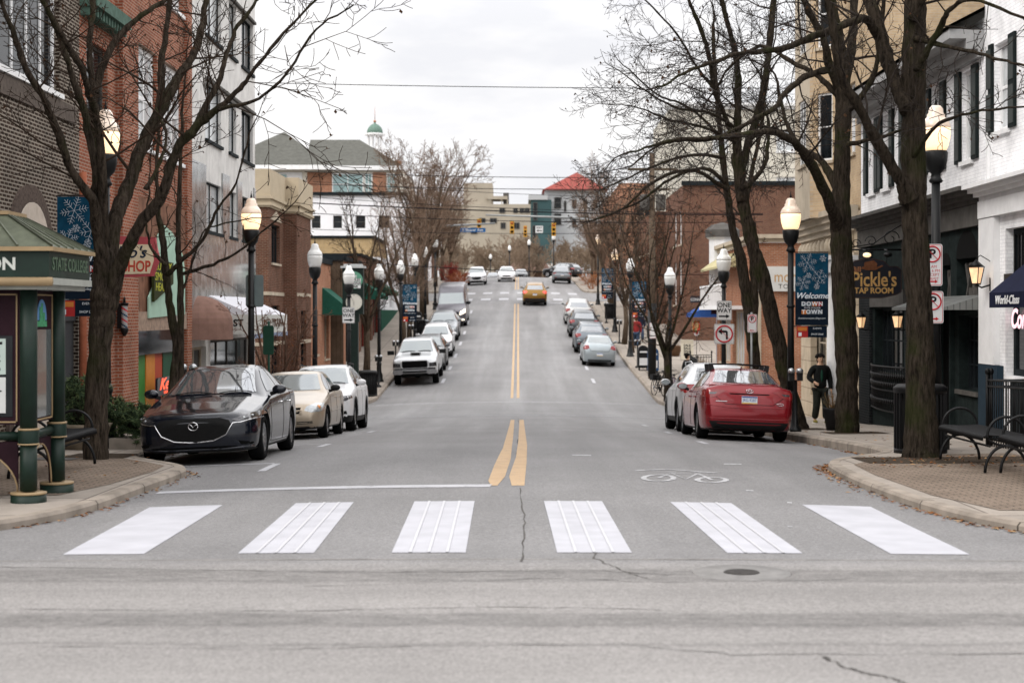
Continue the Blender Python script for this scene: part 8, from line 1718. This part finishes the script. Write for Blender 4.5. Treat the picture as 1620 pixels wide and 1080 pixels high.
# ------------------------------------------------------------------ people
def skin(name, V, E, R, m, parent, sub=2):
    me = bpy.data.meshes.new('s'); me.from_pydata([Vector(v) for v in V], E, []); o = bpy.data.objects.new('s', me); COL.objects.link(o)
    md = o.modifiers.new('k', 'SKIN'); md.use_smooth_shade = True; sv = me.skin_vertices[0].data
    for i, r_ in enumerate(R): r_ = r_ if hasattr(r_, '__len__') else (r_, r_); sv[i].radius = r_; sv[i].use_root = (i == 0)
    if sub: s = o.modifiers.new('u', 'SUBSURF'); s.levels = sub; s.render_levels = sub
    nm = bpy.data.meshes.new_from_object(o.evaluated_get(bpy.context.evaluated_depsgraph_get())); bpy.data.objects.remove(o)
    nm.name = name; nm.materials.clear(); nm.materials.append(m)
    for p in nm.polygons: p.use_smooth = True
    return link(name, nm, parent)
def person(x, y, yaw, label, top, legs, hair, stride=.18, armL=None, armR=None, H=1.75, inner=None, shoe=None, hairlong=.0, det=True, group=None, skinc=(.50, .31, .21)):
    t = thing('person', (x, y, SZ(x, y)), label, 'person', group); t.rotation_euler = (0, 0, yaw); k = H/1.75; t.scale = (k, k, k)
    ms = mat('skin_%.2f' % skinc[0], skinc, .5, var=.04)
    hipz = .93; fl, fr = (.10, -stride, .09), (-.10, stride*1.1, .09); kl, kr = (.10, -stride*.75-.03, .50), (-.10, stride*.25-.05, .50)
    aL = armL or [(.20, .02, 1.40), (.25, .08, 1.14), (.25, .0, .88)]; aR = armR or [(-.20, .02, 1.40), (-.25, -.02, 1.14), (-.24, -.14, .90)]
    V = [(0, 0, hipz), (0, .0, 1.12), (0, .01, 1.32), (0, .01, 1.46), (0, -.005, 1.54), (0, -.01, 1.60), (0, -.008, 1.67), (0, .0, 1.73), (.1, 0, .88), kl, fl, (.10, fl[1]-.12, .04), (-.1, 0, .88), kr, fr, (-.10, fr[1]-.10, fr[2]-.05)]+aL+aR
    E = [(0,1),(1,2),(2,3),(3,4),(4,5),(5,6),(6,7),(0,8),(8,9),(9,10),(10,11),(0,12),(12,13),(13,14),(14,15),(3,16),(16,17),(17,18),(3,19),(19,20),(20,21)]
    R = [(.13,.09),(.12,.085),(.14,.10),.065,.052,(.068,.085),(.075,.092),(.055,.07),.085,.058,.038,.04,.085,.058,.038,.04,.048,.038,.026,.048,.038,.026]
    # hands: palm, four fingers and a thumb
    for w, s in ((18, 1), (21, -1)):
        p = Vector(V[w]); d = (p-Vector(V[w-1])).normalized(); sd = Vector((0, -1, 0)) if abs(d.y) < .8 else Vector((0, 0, 1)); sd = (sd-d*sd.dot(d)).normalized(); n = d.cross(sd)
        b = len(V); V.append(tuple(p+d*.07)); E.append((w, b)); R.append((.018, .034) if False else .026)
        if det:
            for j, (o_, l_) in enumerate(((-.028, .062), (-.010, .072), (.010, .068), (.027, .052))):
                i0 = len(V); q = p+d*.085+sd*o_; V += [tuple(q), tuple(q+d*l_*.5+n*.006*s), tuple(q+d*l_*.85+n*.022*s)]; E += [(b, i0), (i0, i0+1), (i0+1, i0+2)]; R += [.010, .009, .007]
            i0 = len(V); V += [tuple(p+d*.03-sd*.034), tuple(p+d*.065-sd*.052+n*.01*s)]; E += [(w, i0), (i0, i0+1)]; R += [.011, .008]
    b_ = skin('body', V, E, R, ms, t, 2)
    if det:
        MB().ball((0, -.095, 1.625), .012, .018, .02, 8).ball((.072, 0, 1.625), .012, .02, .03, 8).ball((-.072, 0, 1.625), .012, .02, .03, 8).build('nose_ears', ms, b_); MB().ball((.028, -.082, 1.65), .013, .008, .008, 8).ball((-.028, -.082, 1.65), .013, .008, .008, 8).ball((0, -.083, 1.585), .022, .007, .007, 8).build('eyes_mouth', mat('face_dark', (.06, .03, .025), .6), b_)
    r_ = random.Random(int(x*100+y)); hb = MB().ball((0, .035, 1.70), .098, .095, .085, 12).ball((0, .05, 1.63), .09, .07, .09, 12)
    for i in range(80): a = r_.uniform(0, 2*pi); e = r_.uniform(.05, 1.4); q = (.10*cos(a)*cos(e), .03+.10*sin(a)*cos(e), 1.69+.08*sin(e)); (hb.ball(q, .034, .034, .03, 6) if not (q[1] < -.05 and q[2] < 1.70) else None)
    if hairlong: hb.ball((0, .05, 1.60), .085, .06, .12, 10)
    hb.build('hair', hair, b_)
    J = [(0, 0, .84), (0, 0, 1.08), (0, .01, 1.30), (0, .01, 1.44), (0, .0, 1.49)]+aL+aR
    skin('jacket', J, [(0,1),(1,2),(2,3),(3,4),(3,5),(5,6),(6,7),(3,8),(8,9),(9,10)], [(.19,.14),(.175,.13),(.20,.14),(.12,.10),(.07,.065),.09,.078,.055,.09,.078,.055], top, t, 2)
    T = [(0, 0, .93), (.095, 0, .84), kl, (fl[0], fl[1], fl[2]+.02), (-.095, 0, .84), kr, (fr[0], fr[1], fr[2]+.02)]
    skin('trousers', T, [(0,1),(1,2),(2,3),(0,4),(4,5),(5,6)], [(.16,.12),.12,.10,.09,.12,.10,.09], legs, t, 2)
    if inner: MB().ball((0, -.118, 1.22), .035, .028, .16, 10).build('shirt', inner, t)
    for q in (fl, fr): mb = MB().ball((q[0], q[1]-.06, q[2]-.045), .048, .135, .045, 12); mb.box(q[0]-.042, q[0]+.042, q[1]-.18, q[1]+.06, q[2]-.092, q[2]-.07, 1); mb.build('shoe', [shoe or M_blk, mat('sole_pale', (.5, .48, .42), .7, var=0)], t)
    return t
F_blk = mat('cloth_black', (.011, .012, .012), .9, var=.3, scale=12); F_trs = mat('cloth_dark_green', (.018, .020, .017), .9, var=.3, scale=12); F_hair = mat('hair_black', (.010, .008, .007), .6, var=.3, scale=30); F_grn = mat('shirt_green', (.012, .045, .03), .8); F_shoe = mat('shoe_olive', (.16, .13, .03), .7, var=.3, scale=20)
person(7.95, 41.6, .15, 'man in a black jacket and dark trousers walking down the right pavement', F_blk, F_trs, F_hair, .13, armR=[(-.20, .02, 1.40), (-.30, .05, 1.16), (-.20, -.14, 1.06)], armL=[(.20, .02, 1.40), (.27, .06, 1.14), (.28, -.02, .87)], inner=F_grn, shoe=F_shoe, H=1.8)
F_nav = mat('cloth_navy', (.015, .02, .04), .9, var=.2); F_red = mat('cloth_red', (.25, .03, .03), .9, var=.2); F_gry = mat('cloth_grey', (.08, .08, .085), .9, var=.2); F_jean = mat('cloth_denim', (.04, .06, .10), .9, var=.2); F_brn = mat('hair_brown', (.05, .025, .015), .7)
person(6.85, 64.0, 1.9, 'person in dark clothes whose head shows above the silver crossover', F_blk, F_blk, F_hair, .2, H=1.7)
person(7.1, 92, .1, 'person in navy walking downhill by the far banner on the right', F_nav, F_jean, F_brn, .2, det=False)
person(7.75, 93, -.2, 'companion in a grey coat walking beside the person in navy', F_gry, F_blk, F_hair, .15, det=False, H=1.68, hairlong=1)
person(6.6, 88.5, 2.9, 'person in a red top walking uphill among the right-hand trees', F_red, F_jean, F_brn, .2, det=False)
person(7.3, 127.5, 0, 'small figure in black standing at the far crossing on the right', F_blk, F_blk, F_hair, .05, det=False)
